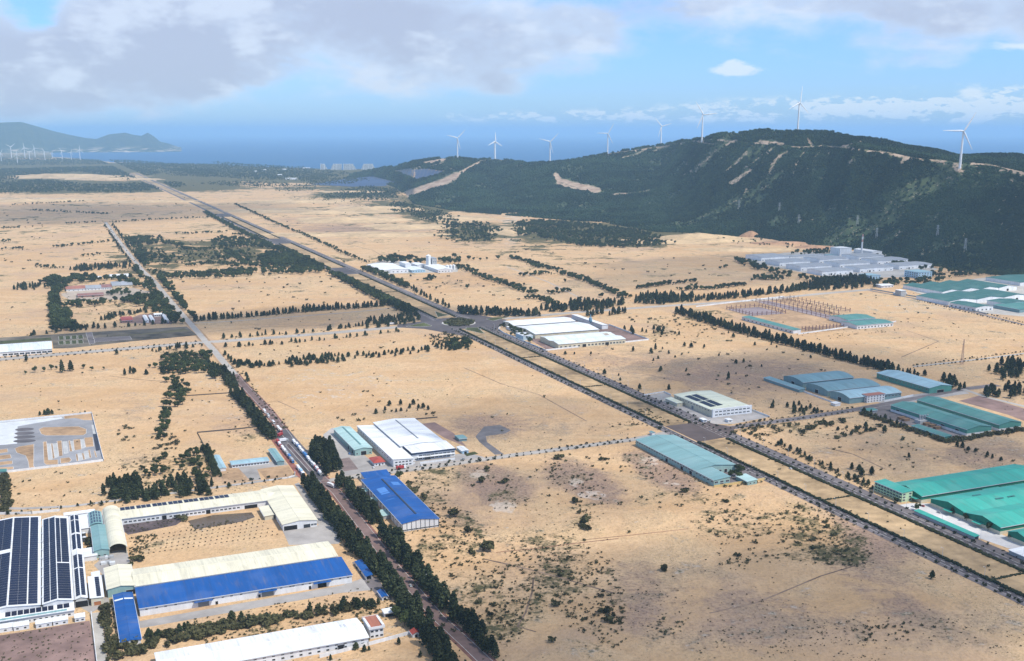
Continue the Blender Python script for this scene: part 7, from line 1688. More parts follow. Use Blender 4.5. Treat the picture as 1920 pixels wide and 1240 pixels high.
row(S, 'dark hedge bush below the twin green halls', 'hedge of the twin green halls', [(1614, 776), (1650, 788), (1700, 806), (1776, 830), (1810, 826), (1860, 816), (1925, 806)], 4.5, 4, 1.2, rows=2, rowgap=4)
row(C, 'small dark tree on the boundary between two sand fields', 'boundary trees right', [(1776, 832), (1810, 842), (1850, 855), (1890, 868)], 9, 5.5, 1.5, skip=0.2)
row(C, 'small dark tree by the yard edge of the twin halls', 'hedge of the twin green halls', [(1618, 774), (1660, 790), (1700, 804)], 9, 6, 2)
fill(C, 'dark tree near the pale road before the twin halls', 'trees before the twin halls', [(1480, 768), (1510, 760), (1540, 766), (1530, 775), (1490, 778)], 13, 8)
fill(S, 'dark bush on the sand before the twin halls', 'bushes before the twin halls', [(1470, 800), (1520, 790), (1620, 780), (1690, 805), (1690, 825), (1600, 815), (1520, 830)], 19, 4.5)
fill(C, 'dark tree on the sand before the twin halls', 'bushes before the twin halls', [(1500, 805), (1540, 800), (1620, 800), (1660, 812), (1600, 812), (1520, 820)], 24, 7)
fill(S, 'green bush beside the junction', 'junction bushes', [(1370, 812), (1400, 800), (1470, 800), (1480, 812), (1430, 822)], 8, 3.0)
row(C, 'dark tree along the right avenue verge', 'verge trees of the avenue', [(1455, 832), (1500, 852), (1540, 872), (1600, 900), (1640, 920)], 9, 6, 2)
row(S, 'dark bush along the right avenue verge', 'verge trees of the avenue', [(1400, 812), (1500, 856), (1640, 922)], 6, 2.4, 1.5)
dots(B, 'round tree on the bright green works forecourt', 'forecourt trees', [(1719, 957, 7), (1787, 966, 7), (1812, 977, 6), (1852, 995, 7), (1895, 1012, 7), (1680, 943, 6)], 7)
fill(B, 'dark tree in the big teal hall yard', 'trees in the teal hall yard', [(1368, 898), (1378, 902), (1392, 896), (1380, 892)], 6, 8)
dots(B, 'dark tree behind the big teal hall front', 'trees in the teal hall yard', [(1384, 884, 8), (1390, 886, 7)], 8)
row(S, 'bush along the yellow wall', 'bushes along the yellow wall', [(1360, 914), (1432, 904)], 6, 2.5, 0.8)
fill(B, 'dark tree under the works wall by the roundabout', 'trees of the roundabout works', [(934, 612), (945, 603), (958, 610), (975, 622), (990, 634), (1004, 644), (990, 644), (950, 622)], 9, 8)
fill(C, 'dark tree behind the narrow white works roof', 'trees of the roundabout works', [(1168, 632), (1172, 618), (1240, 616), (1272, 626), (1215, 634)], 16, 7)
# trees around the factory park
g = 'trees round the factory park'
fill(B, 'dark tree along the left fence of the factory park', g, [(1376, 490), (1395, 488), (1450, 510), (1530, 525), (1600, 528), (1560, 534), (1480, 522), (1410, 505)], 14, 11)
fill(B, 'dark tree in front of the blue office', g, [(1600, 528), (1660, 528), (1720, 526), (1760, 524), (1760, 530), (1690, 538), (1620, 536)], 17, 10)
fill(B, 'dark tree in the wood right of the blue office', g, [(1750, 522), (1770, 505), (1860, 505), (1930, 512), (1930, 520), (1850, 518)], 17, 10)
fill(B, 'dark tree behind the factory park', g, [(1480, 478), (1500, 472), (1575, 468), (1575, 476), (1500, 480)], 17, 9)

# lone shrubs and small trees on the sand
g = 'lone shrubs on the sand'
dots(S, 'round dark shrub alone on the front sand field', g, [(1075, 943, 6), (855, 970, 7), (878, 998, 5), (907, 1034, 7), (885, 1038, 5), (1085, 962, 4), (1095, 985, 6), (1100, 992, 5), (1050, 862, 6), (1130, 864, 5), (912, 882, 6), (1050, 1082, 4), (1133, 1150, 7), (1139, 1168, 6), (1033, 1203, 5), (1247, 1071, 5), (1100, 975, 4),
          (1284, 922, 5), (1360, 942, 4), (1040, 1135, 4), (1276, 950, 3.5), (905, 905, 6), (945, 905, 5), (1180, 1000, 2.5), (1150, 1155, 3)], 5)
dots(C, 'small conical tree alone on the front sand field', 'small conical trees on the front field', [(1747, 1086, 7), (1247, 1072, 4)], 5, 0.1)
dots(C, 'small conical tree on the sand behind the white factory', 'conical trees behind the white factory', [(705, 776, 7), (722, 770, 8), (730, 761, 7), (751, 760, 7), (743, 773, 7), (752, 771, 5), (768, 766, 6), (775, 759, 8), (785, 766, 6), (793, 766, 8), (803, 769, 6), (783, 770, 4), (763, 772, 4)], 7)
dots(S, 'small shrub on the sand behind the white factory', 'shrubs behind the white factory', [(663, 779), (634, 785), (642, 789), (673, 790), (683, 788), (710, 754), (690, 735), (720, 775), (735, 772), (812, 776), (800, 778), (681, 735), (923, 784), (1020, 745)], 3.2)
dots(C, 'small conical tree on the sand before the lime office', 'conical trees before the lime office', [(1597, 880, 8), (1610, 884, 8), (1615, 894, 8), (1634, 891, 8), (1704, 858, 5)], 7)
dots(C, 'dark small tree on the sand left of the arched halls', 'small trees left of the arched halls', [(1365, 712, 12), (1254, 731, 8), (1199, 731, 9), (1133, 702, 8), (1163, 714, 6), (1160, 705, 5), (1237, 697, 5), (1286, 697, 4), (1108, 665, 5), (1077, 665, 5), (1060, 665, 5), (1187, 659, 9), (1221, 663, 8), (1229, 656, 9), (1254, 664, 7), (1234, 673, 6), (1266, 671, 5), (1225, 677, 4), (1239, 695, 6), (1287, 695, 5), (1380, 702, 4), (1283, 650, 9), (1296, 652, 8), (1242, 655, 5), (1278, 666, 4), (1450, 757, 5), (1448, 765, 6)], 7)
dots(C, 'dark small tree on the sand beside the casuarina row', 'small trees beside the casuarina row', [(1308, 603, 6), (1375, 633, 7), (1348, 668, 6), (1380, 682, 6), (1415, 648, 6), (1446, 647, 6), (1456, 652, 5), (1402, 633, 5), (1507, 660, 7), (1520, 672, 6), (1482, 640, 6), (1366, 625, 5), (1394, 680, 6), (1428, 688, 5), (1320, 652, 5)], 6)
dots(C, 'small conical tree above the driving course wall', 'trees above the course wall', [(75, 779, 6), (84, 778, 7), (90, 778, 8), (98, 777, 8), (160, 776, 4)], 6)
fill(S, 'low shrub on the sand between the works and the arched halls', 'shrubs right of the avenue', [(1150, 650), (1300, 600), (1480, 650), (1600, 690), (1440, 720), (1400, 770), (1250, 735)], 46, 3.0, 0.4)
fill(S, 'low shrub in the weedy field by the roundabout works', 'shrubs right of the avenue', [(1160, 600), (1250, 590), (1310, 600), (1330, 625), (1250, 630), (1180, 612)], 30, 3.5, 0.4)
fill(S, 'green scrub bush in the weedy patch beside the avenue', 'scrub patch beside the avenue', [(1475, 960), (1510, 950), (1560, 975), (1590, 1040), (1560, 1070), (1520, 1040), (1480, 1010)], 9, 2.4, 0.5)
fill(S, 'green scrub bush in the left part of the avenue weed patch', 'scrub patch beside the avenue', [(1330, 950), (1400, 960), (1430, 1010), (1400, 1060), (1360, 1060), (1330, 1010)], 13, 2.2, 0.5)
fill(S, 'scrub bush on the rough front field', 'rough front field scrub', [(1020, 1030), (1100, 1050), (1150, 1110), (1180, 1200), (1130, 1200), (1080, 1120), (1010, 1080)], 14, 2.0, 0.5)
fill(S, 'scrub bush along the brick road side of the front field', 'rough front field scrub', [(780, 930), (850, 960), (900, 1010), (930, 1100), (960, 1180), (930, 1180), (880, 1090), (830, 1030), (790, 980)], 12, 2.0, 0.5)
fill(S, 'dry scrub bush between the white patches', 'rough front field scrub', [(790, 880), (950, 860), (1190, 840), (1330, 920), (1280, 940), (1000, 950), (850, 930)], 22, 1.8, 0.5)

for pts in ([(0, 470), (40, 466), (45, 470)], [(0, 455), (20, 452)], [(125, 420), (180, 418)], [(205, 418), (300, 412), (400, 408)], [(100, 465), (220, 452)], [(150, 482), (195, 478)], [(60, 500), (110, 505)], [(160, 506), (240, 502)], [(0, 430), (60, 426)], [(330, 440), (420, 436)], [(60, 395), (200, 402)], [(20, 385), (160, 378)]):
    row(B, 'dark bush in a broken line on the far left plain', 'bush lines on the far left plain', pts, 11, 7, 7, skip=0.3, rows=2, rowgap=14)
for poly, sp, h in (([(480, 350), (640, 352), (740, 376), (700, 395), (560, 380)], 95, 4.0), ([(430, 385), (560, 400), (640, 440), (560, 450)], 120, 3.6), ([(700, 440), (900, 450), (960, 470), (780, 480)], 100, 4), ([(0, 375), (380, 372), (430, 400), (0, 440)], 120, 4.5), ([(0, 440), (190, 430), (240, 500), (0, 530)], 110, 4), ([(0, 560), (100, 550), (110, 625), (0, 632)], 85, 3), ([(330, 520), (620, 515), (720, 570), (380, 595)], 48, 3.5), ([(390, 612), (700, 590), (720, 602), (420, 628)], 42, 3.5),
                    ([(880, 500), (1000, 470), (1240, 470), (1400, 510), (1350, 545), (1170, 550), (1030, 510)], 85, 4), ([(780, 520), (860, 512), (1010, 565), (900, 585), (800, 545)], 42, 4), ([(1500, 580), (1640, 550), (1920, 625), (1900, 655), (1680, 680)], 60, 3.5), ([(420, 655), (780, 630), (800, 650), (450, 680)], 32, 3), ([(480, 700), (880, 660), (1180, 790), (1000, 830), (560, 800)], 60, 1.7), ([(0, 690), (300, 715), (300, 780), (0, 775)], 60, 2.0), ([(190, 780), (300, 780), (390, 840), (200, 900)], 30, 1.8), ([(20, 890), (200, 880), (205, 950), (20, 955)], 16, 1.8), ([(340, 710), (440, 720), (500, 800), (360, 810)], 22, 2.0),
                    ([(1460, 790), (1700, 810), (1900, 870), (1640, 890), (1560, 860)], 17, 1.9), ([(1340, 830), (1560, 930), (1640, 920), (1400, 815)], 14, 1.7), ([(1560, 960), (1920, 1115), (1920, 1075), (1600, 935)], 13, 1.6)):
    fill(S, 'low dry bush on the open sand', 'low bushes on the open sand', poly, sp * 1.35, h * 0.85, 0.5)
# ---- put them down: the 300 that show largest of each kind are things, the rest one scatter
def sparse(kind, seed, n): return None
protos = bpy.data.collections.new('plant_forms')
def proto(name, meshes):
    """trunk and crown joined, used by the scatters"""
    vs, fs, mi, mats = [], [], [], []
    for me in meshes:
        o = len(vs); vs += [tuple(v.co) for v in me.vertices]
        ms = []
        for m in me.materials:
            if m not in mats: mats.append(m)
            ms.append(mats.index(m))
        for p in me.polygons: fs.append(tuple(v + o for v in p.vertices)); mi.append(ms[p.material_index])
    me = mesh_np(name, vs, fs, mats, False, mi)
    o = bpy.data.objects.new(name, me)
    return o
def scatter(name, pts, forms, label, unit):
    """one object: a point per plant, the plant forms set on the points by geometry nodes. pts: (x, y, z, height)"""
    if not len(pts): return
    pts = np.array(pts, dtype=np.float64)
    col = bpy.data.collections.new(name + '_forms')
    for i, f in enumerate(forms):
        f.name = '%s_%02d' % (name, i); col.objects.link(f)
    me = bpy.data.meshes.new(name); me.vertices.add(len(pts)); me.vertices.foreach_set('co', pts[:, :3].astype(np.float32).ravel())
    n = len(pts); rs = np.random.RandomState(5)
    s = pts[:, 3] / unit; wd = np.where((pts[:, 3] < 9.5) & (unit == 10.0), 1.35, 1.0); sc3 = np.stack([s * wd * rs.uniform(0.8, 1.3, n), s * wd * rs.uniform(0.8, 1.3, n), s], -1)
    me.attributes.new('sz', 'FLOAT_VECTOR', 'POINT').data.foreach_set('vector', sc3.astype(np.float32).ravel())
    me.attributes.new('rt', 'FLOAT_VECTOR', 'POINT').data.foreach_set('vector', np.stack([np.zeros(n), np.zeros(n), rs.uniform(0, 6.283, n)], -1).astype(np.float32).ravel())
    me.attributes.new('ix', 'INT', 'POINT').data.foreach_set('value', rs.randint(0, len(forms), n).astype(np.int32))
    me.update()
    o = obj(name, me, kind='stuff'); o['label'] = label
    ng = bpy.data.node_groups.new(name, 'GeometryNodeTree')
    ng.interface.new_socket('Geometry', in_out='INPUT', socket_type='NodeSocketGeometry'); ng.interface.new_socket('Geometry', in_out='OUTPUT', socket_type='NodeSocketGeometry')
    N = ng.nodes; L = ng.links
    gi = N.new('NodeGroupInput'); go = N.new('NodeGroupOutput'); ci = N.new('GeometryNodeCollectionInfo'); ip = N.new('GeometryNodeInstanceOnPoints')
    ci.inputs['Collection'].default_value = col; ci.inputs['Separate Children'].default_value = True; ci.inputs['Reset Children'].default_value = True
    def attr(nm, t):
        a = N.new('GeometryNodeInputNamedAttribute'); a.data_type = t; a.inputs['Name'].default_value = nm; return a.outputs['Attribute']
    L.new(gi.outputs[0], ip.inputs['Points']); L.new(ci.outputs[0], ip.inputs['Instance']); ip.inputs['Pick Instance'].default_value = True
    L.new(attr('ix', 'INT'), ip.inputs['Instance Index']); L.new(attr('sz', 'FLOAT_VECTOR'), ip.inputs['Scale'])
    er = N.new('FunctionNodeEulerToRotation'); L.new(attr('rt', 'FLOAT_VECTOR'), er.inputs[0]); L.new(er.outputs[0], ip.inputs['Rotation'])
    L.new(ip.outputs[0], go.inputs[0])
    md = o.modifiers.new('scatter', 'NODES'); md.node_group = ng
    return o

def visible(x, y):
    px, py = proj(np.array([x]), np.array([y]), np.array([1.0])); return -15 < px[0] < 1935 and py[0] < 1262
MARKS = [(ga(o.location) if False else o.location.copy(), o) for o in COL.objects if o.parent is None and o.type == 'EMPTY' and o.get('category') in ('factory', 'warehouse', 'workshop', 'office', 'gatehouse', 'house', 'canopy', 'hut', 'chimney', 'silo', 'mast', 'cyclone', 'shelter', 'steel frame')]
def near(x, y, lab):
    b = min(MARKS, key=lambda m: (m[0].x - x) ** 2 + (m[0].y - y) ** 2)[1]
    ph = ' '.join(b['label'].split()[:4]); ph = ph[:-1] if ph.endswith(',') else ph
    while ph.split()[-1] in ('of', 'with', 'the', 'and', 'in', 'on', 'at', 'by', 'a', 'to', 'roofed', 'second', 'left', 'between'): ph = ' '.join(ph.split()[:-1])
    t = lab + ', nearest the ' + ph
    return t if len(t.replace('-', ' ').split()) <= 16 and 'belt' not in lab and ph.split()[-1] not in lab else lab
REST = {}
for kind, lst in PL.items():
    forms, nm, cat, unit = KINDS[kind]
    lst = [q for q in lst if visible(q[0], q[1])]
    if kind != 'shr' and lst:
        _x, _y = np.array([q[0] for q in lst]), np.array([q[1] for q in lst])
        _d = np.minimum(pl_dist(_x, _y, [(p.x, p.y) for p in RN]) - 4.0, pl_dist(_x, _y, [(p.x, p.y) for p in RBK]))
        _b = _x * VV.x + _y * VV.y
        lst = [q for q, d, b in zip(lst, _d, _b) if d > 6.5 and not (BL0 - 1 < b < BR0 + 1)]
    lst.sort(key=lambda q: -q[2] / math.hypot(q[0], q[1]))
    for q in lst[:300]:
        cr, tr = forms[RG.randrange(len(forms))]
        s = q[2] / unit
        e = obj(nm, None, None, (q[0], q[1], 0)); wd = (1.35 if kind == 'cas' and q[2] < 9.5 else 1.0); e.scale = (s * wd * RG.uniform(0.85, 1.25), s * wd * RG.uniform(0.85, 1.25), s); e.rotation_euler = (0, 0, RG.uniform(0, 6.28))
        tag(e, near(q[0], q[1], q[3]), cat, q[4])
        obj(cr.name.split('.')[0], cr, e); obj(tr.name.split('.')[0], tr, e)
    REST[kind] = lst[300:]
scatter('distant_casuarinas', [(x, y, 0, h) for x, y, h, _, _ in REST['cas']], [proto('f', m) for m in CAS], 'smaller and farther dark casuarina trees', 10.0)
scatter('distant_trees', [(x, y, 0, h) for x, y, h, _, _ in REST['brd']], [proto('f', m) for m in BRD], 'smaller and farther dark round trees', 9.0)

# low scrub, beyond counting: where the ground cover is dense, and thin over all the sand
def rnd_poly_pts(n, seed):
    rs = np.random.RandomState(seed)
    px = rs.uniform(-20, 1940, n); py = 330 + (1250 - 330) * rs.uniform(0, 1, n) ** 0.75
    return px, py, rs
def px_ground(px, py):
    xr = (px - CX) / F_PX; yr = (CY - py) / F_PX
    dz = -_sp + yr * _cp; t = -CAM_H / dz
    return xr * t, (_cp + yr * _sp) * t
def occupied():
    rects = []
    for o in COL.objects:
        if o.parent is None and o.type == 'EMPTY' and any(c.name.startswith('wall') for c in o.children):
            w = [c for c in o.children if c.name.startswith('wall')][0]
            xs = [v.co.x for v in w.data.vertices]; ys = [v.co.y for v in w.data.vertices]
            rects.append((o.location.dot(VV), o.location.dot(VV) + max(xs), o.location.dot(UV), o.location.dot(UV) + max(ys)))
    return rects
OCC = np.array(occupied())
def free(X, Y):
    b = X * VV.x + Y * VV.y; a = X * UV.x + Y * UV.y; ok = np.ones(X.shape, bool)
    for b0, b1, a0, a1 in OCC: ok &= ~((b > b0 - 2) & (b < b1 + 2) & (a > a0 - 2) & (a < a1 + 2))
    ok &= ~((b > BL0 - 1) & (b < BR0 + 1))
    for line, w in ((RN, 10), (RBK, 9)):
        d = pl_dist(X, Y, [(p.x, p.y) for p in line]); ok &= d > w
    return ok
NOGO = [[(-40, 797), (172, 776), (194, 865), (14, 885), (-40, 891)], [(-60, 1100), (200, 1100), (205, 1250), (-60, 1290)], [(230, 965), (600, 905), (640, 1010), (240, 1060)], [(606, 815), (623, 802), (700, 868), (910, 858), (650, 895)], [(1280, 800), (1370, 800), (1310, 829), (1247, 799)], [(740, 585), (960, 590), (960, 625), (740, 625)],
        [(205, 1140), (700, 1078), (640, 1115), (265, 1180)], [(1664, 950), (1745, 940), (1925, 1022), (1925, 1040)], [(1213, 742), (1246, 736), (1443, 782), (1325, 796)]]
def clear(px, py):
    ok = np.ones(px.shape, bool)
    for q in NOGO: ok &= ~inpoly(px, py, q)
    return ok
px, py, rs = rnd_poly_pts(52000, 21)
cov = blobsum(px, py, SCRUB)
X, Y = px_ground(px, py); D = np.hypot(X, Y)
nz = np.array([mnoise.noise(Vector((x * 0.012, y * 0.012, 0))) * 0.6 + mnoise.noise(Vector((x * 0.05, y * 0.05, 3))) * 0.5 for x, y in zip(X, Y)])
pr = np.clip(np.minimum(cov, 0.8) * 0.6 + nz * 0.55 - 0.03 + 0.10 * np.clip(blobsum(px, py, SOIL), 0, 1), 0.01, 0.85)
keep = (rs.uniform(0, 1, len(px)) < pr) & free(X, Y) & clear(px, py)
hts = np.where(cov > 0.4, rs.uniform(0.7, 2.6, len(px)), rs.uniform(0.35, 1.3, len(px)) ** 1.2) * np.clip(D / 1500.0, 0.75, 2.2)
SM = [shrub_meshes(20 + i, 26) for i in range(5)]
pts = [(x, y, 0, h) for x, y, _, h in zip(X[keep], Y[keep], D[keep], hts[keep])] + [(x, y, 0, h) for x, y, h, _, _ in REST['shr']] + UNDER
scatter('low_scrub', pts, [proto('f', m) for m in SM], 'low scrub and dry bushes scattered over the sand', 2.3)

# woodland on flat ground too dense to count: below the ridge, round the solar farms and over the far plain
WOODS = [([(150, 300), (240, 301), (330, 308), (400, 318), (390, 334), (330, 330), (290, 322), (230, 312)], 36, 9), ([(400, 304), (560, 314), (600, 320), (420, 314)], 38, 9), ([(-10, 297), (150, 298), (230, 308), (-10, 312)], 40, 9), ([(968, 420), (1000, 414), (1090, 420), (1210, 436), (1250, 455), (1240, 462), (1160, 466), (1090, 462), (1040, 452), (985, 445), (965, 438)], 13, 9), ([(820, 448), (850, 420), (910, 418), (935, 430), (930, 450), (890, 456)], 18, 8), ([(720, 395), (745, 378), (830, 400), (860, 415), (850, 428), (800, 415), (770, 402)], 17, 8),
         ([(660, 372), (640, 358), (690, 350), (745, 356), (750, 372), (700, 378)], 20, 8), ([(600, 368), (640, 360), (668, 366), (640, 374)], 20, 7), ([(640, 400), (700, 392), (690, 384), (632, 395)], 34, 5), ([(520, 355), (590, 350), (590, 358), (530, 360)], 34, 7),
         ([(1640, 475), (1760, 498), (1760, 508), (1700, 505), (1650, 480)], 14, 9), ([(1300, 445), (1420, 450), (1500, 462), (1480, 468), (1380, 458), (1300, 452)], 34, 6),
         ([(-10, 318), (240, 312), (300, 325), (240, 338), (210, 333), (150, 322), (60, 330), (-10, 345)], 26, 10), ([(-10, 345), (70, 338), (190, 348), (330, 342), (350, 350), (240, 362), (120, 360), (-10, 365)], 24, 10), ([(300, 316), (560, 322), (640, 330), (600, 338), (480, 338), (380, 330)], 27, 9), ([(370, 345), (440, 340), (520, 343), (580, 350), (480, 352)], 30, 8), ([(200, 306), (380, 308), (640, 322), (700, 330), (600, 326), (360, 316)], 34, 9), ([(560, 338), (640, 334), (720, 330), (660, 345), (580, 350)], 30, 8), ([(330, 466), (460, 462), (520, 476), (470, 490), (350, 486)], 30, 5), ([(560, 372), (640, 366), (700, 374), (640, 384)], 40, 5)]
wp = []
for poly, sp, h in WOODS:
    PL['brd'] = []; fill('brd', '', '', poly, sp * 0.92, h, 0.4, rag=True); wp += [(x, y, 0, hh) for x, y, hh, _, _ in PL['brd'] if not (BL0 - 14 < x * VV.x + y * VV.y < BR0 + 14)]
scatter('woodland', wp, [proto('f', m) for m in BRD], 'dense dark woodland below the ridge and over the far plain', 9.0)

# forest on the ridge
def forest():
    rs = np.random.RandomState(9)
    n = 150000
    V0 = HV; F = HF; a, b, c, d = (V0[F[:, i]] for i in range(4))
    ar = np.linalg.norm(np.cross(c - a, d - b), axis=1) * 0.5
    cen = (a + c) / 2
    fpx, fpy = proj(cen[:, 0], cen[:, 1], cen[:, 2])
    bare = HBARE[F].mean(1); behind = HBEHIND[F].any(1)
    w = ar * np.clip(1 - bare * 2.6, 0, 1) * (cen[:, 2] > -2) * (fpx < 1960) * (~behind | (rs.uniform(0, 1, len(ar)) < 0.12))
    thin = np.array([mnoise.fractal(Vector((c[0] * 0.0045, c[1] * 0.0045, 5.0)), 0.9, 2.0, 4) for c in cen]); w = w * np.clip(0.75 + thin * 1.6, 0.08, 1.0)
    dd = np.hypot(cen[:, 0], cen[:, 1]); w = w / (dd / 3500.0) ** 1.4
    idx = rs.choice(len(w), n, p=w / w.sum())
    u, v = rs.uniform(0, 1, n), rs.uniform(0, 1, n)
    p = (a[idx] * ((1 - u) * (1 - v))[:, None] + b[idx] * (u * (1 - v))[:, None] + c[idx] * (u * v)[:, None] + d[idx] * ((1 - u) * v)[:, None])
    h = rs.uniform(3.2, 8.5, n) * np.clip(np.hypot(p[:, 0], p[:, 1]) / 4000.0, 0.8, 1.6)
    forms = []
    for i in range(6):
        rg = random.Random(50 + i); pts = []; cores = [((0, 0, 1.6), 1.5, 1.5)]
        for j in range(16):
            q = Vector((rg.gauss(0, 1), rg.gauss(0, 1), rg.gauss(0.3, 0.7))).normalized(); pts.append((Vector((0, 0, 1.9)) + Vector((q.x * 1.9, q.y * 1.9, q.z * 1.6)), rg.uniform(0.8, 1.3)))
        me = leaf_cloud(pts, 1.3, L_FOR, 0.6, 'crown', cores, rg); forms.append(bpy.data.objects.new('f', me))
    scatter('forest', np.concatenate([p, h[:, None]], 1), forms, 'dense dark forest covering the ridge', 3.8)
forest()

# ------------------------------------------------------------------ clipped hedges along the median
def hedge(b, a0, a1, w, h, label, cross=None):
    e = obj('hedge', None, None, ab(a0, b)); e.rotation_euler = (0, 0, GRID); tag(e, label, 'hedge', 'hedges of the avenue median')
    rg = random.Random(int(a0 * 7 + b)); mb = MB(); k = mb.mi(L_HEDGE); L = a1 - a0; s = 0.0
    ln = cross if cross else L; n = int(ln / 1.5)
    for i in range(n):
        t = ln * (i + rg.random()) / n; hh = h * rg.uniform(0.6, 1.25); r = w * rg.uniform(0.6, 1.2)
        c = (t, rg.gauss(0, 0.3), 0) if cross else (rg.gauss(0, 0.35), t, 0); j = len(mb.v)
        m = 6
        for zt, rt in ((0, 0.8), (0.55, 1.0), (1.0, 0.45)):
            for q in range(m):
                an = 6.283 * q / m + rg.random(); mb.v.append((c[0] + r * rt * math.cos(an) * rg.uniform(0.8, 1.2), c[1] + r * rt * math.sin(an) * rg.uniform(0.8, 1.2), hh * zt))
        for z in range(2):
            for q in range(m): mb.f.append((j + z * m + q, j + z * m + (q + 1) % m, j + z * m + m + (q + 1) % m, j + z * m + m + q)); mb.m.append(k)
        mb.f.append(tuple(j + 2 * m + q for q in range(m))); mb.m.append(k)
    mb.obj('foliage', e)
segs = [(A_NEAR, A_J1, 'below the junction'), (A_J2, A_RB - 64, 'between junction and roundabout'), (A_RB + 64, A_T1, 'beyond the roundabout'), (A_T2, A_U1, 'beyond the silo works turning'), (A_U2, A_V1, 'on the far avenue')]
for a0, a1, w in segs:
    hedge(BL2 + 1.4, a0 + 3, a1 - 3, 2.1, 2.2, 'dark clipped hedge on the left edge of the median ' + w)
    hedge(BR2 - 1.4, a0 + 3, a1 - 3, 2.1, 2.2, 'dark clipped hedge on the right edge of the median ' + w)
for px_, py_, w in ((1568, 935, 'nearer the lime office'), (1900, 1080, 'nearest the photo edge'), (1000, 670, 'nearest the roundabout works'), (1120, 724, 'midway to the junction'), (700, 525, 'beyond the roundabout'), (735, 548, 'just beyond the roundabout')):
    a = ga(G(px_, py_)); hedge(BL2 + 2, a, a + 3, 1.4, 1.5, 'dark hedge crossing the median ' + w, cross=BR2 - BL2 - 4)
# small street saplings in rows, beyond counting one by one
sp = []
def sap_row(p0, p1, step, h, off=0.0):
    A, Bq = (p0, p1) if isinstance(p0, Vector) else (G(*p0), G(*p1)); d = (Bq - A); L = d.length; d /= L; s = 0
    while s < L:
        c = A + d * s; sp.append((c.x + RG.gauss(0, 0.3), c.y + RG.gauss(0, 0.3), 0, h * RG.uniform(0.6, 1.3))); s += step * RG.uniform(0.9, 1.1)
for b, f in ((BL0 + 1.5, 0), (BL1 - 1.5, 1), (BR1 + 1.5, 0), (BR0 - 1.2, 1)):
    sap_row(ab(A_NEAR, b), ab(A_RB - 60, b), 11 if f == 0 else 17, 2.3)
for q in (((640, 896), (899, 861)), ((645, 901), (899, 866)), ((899, 861), (1190, 822)), ((899, 866), (1190, 827)), ((0, 672), (376, 641)), ((0, 678), (376, 646)), ((1720, 558), (1920, 606)), ((1720, 564), (1920, 612)), ((1400, 794), (1603, 765)), ((1400, 801), (1603, 772)), ((1713, 686), (1920, 660)), ((1713, 690), (1920, 666)), ((422, 907), (556, 890)), ((1270, 790), (1330, 800)), ((1380, 800), (1440, 786))):
    sap_row(*q, 9, 2.4)
for i in range(9):           # planted rows in the seedling yard
    y0 = 1040 - i * 6.5
    for j in range(26):
        x = 268 + j * 10.5 + i * 1.5; yy = y0 - (x - 268) * 0.148
        if inpoly(np.array([x]), np.array([yy]), [(262, 1045), (300, 1000), (345, 990), (485, 972), (535, 1012), (520, 1020)])[0]:
            c = G(x, yy); sp.append((c.x, c.y, 0, 1.0))
scatter('street_saplings', sp, [proto('f', shrub_meshes(70 + i, 20, L_HEDGE)) for i in range(3)], 'small saplings planted in rows along the roads and in the sandy yard', 2.3)

# ------------------------------------------------------------------ goods and cars standing in the yards
WOODM = mat('sawn_timber', (0.24, 0.15, 0.09), var=0.4, scale=1.0); CRATE = mat('grey_crate', (0.42, 0.43, 0.43), var=0.3, scale=0.8); TARP = mat('pale_tarpaulin', (0.66, 0.68, 0.68), var=0.2)
def stack(name, label, p, sx, sy, h, m, n, rz=GRID, group=None):
    e = obj(name, None, None, G(*p) + Vector((0, 0, 0.1))); e.rotation_euler = (0, 0, rz); tag(e, label, 'stack', group)
    rg = random.Random(int(p[0] * 13 + p[1]))
    mb = MB(); mb.box(-sx / 2, -sy / 2, 0, sx / 2, sy / 2, h / n - 0.12, m); me = mb.mesh('bundle')
    for i in range(n):
        o = obj('bundle', me, e, (rg.uniform(-0.2, 0.2), rg.uniform(-0.2, 0.2), i * h / n)); o.rotation_euler = (0, 0, rg.uniform(-0.04, 0.04))
    return e
g = 'timber stacks in the twin halls yard'
for i, (x, y, w) in enumerate(((1738, 797, 'nearest the grey dust collector'), (1748, 800, 'second from the grey dust collector'), (1757, 804, 'third from the grey dust collector'), (1690, 786, 'by the hedge at the yard middle'), (1698, 789, 'beside the hedge, right of its neighbour'))):
    stack('timber_stack', 'brown timber stack ' + w, (x, y), 9, 5, 3.0, WOODM, 3, group=g)
g = 'goods stacked in the lane by the cream vault'
for i, (x, y, m, w) in enumerate(((192, 1049, CRATE, 'farthest left'), (200, 1047, TARP, 'in the middle of the back'), (208, 1046, CRATE, 'right in the back'), (195, 1058, TARP, 'front left'), (203, 1056, CRATE, 'front middle'), (211, 1058, TARP, 'front right'))):
    stack('goods_stack', 'pale goods stack before the teal shed, ' + w, (x, y), 4.5, 3.5, 2.2, m, 2, group=g)
for i, (x, y, w) in enumerate(((155, 1000, 'farthest back'), (157, 1008, 'in the middle'), (158.5, 1016, 'in front'))):
    e = obj('storage_tank', None, None, G(x, y)); tag(e, 'dark round tank beside the yard bushes, ' + w, 'tank', 'dark tanks by the yard bushes')
    mb = MB(); mb.tube((0, 0, 0), (0, 0, 4.5), 2.0, 2.0, mat('tank_dark', (0.07, 0.075, 0.08)), 14); mb.obj('tank_body', e)
    mb = MB(); mb.tube((0, 0, 4.5), (0, 0, 5.2), 2.05, 0.5, ALU, 14); mb.obj('tank_lid', e)
_cm = {}
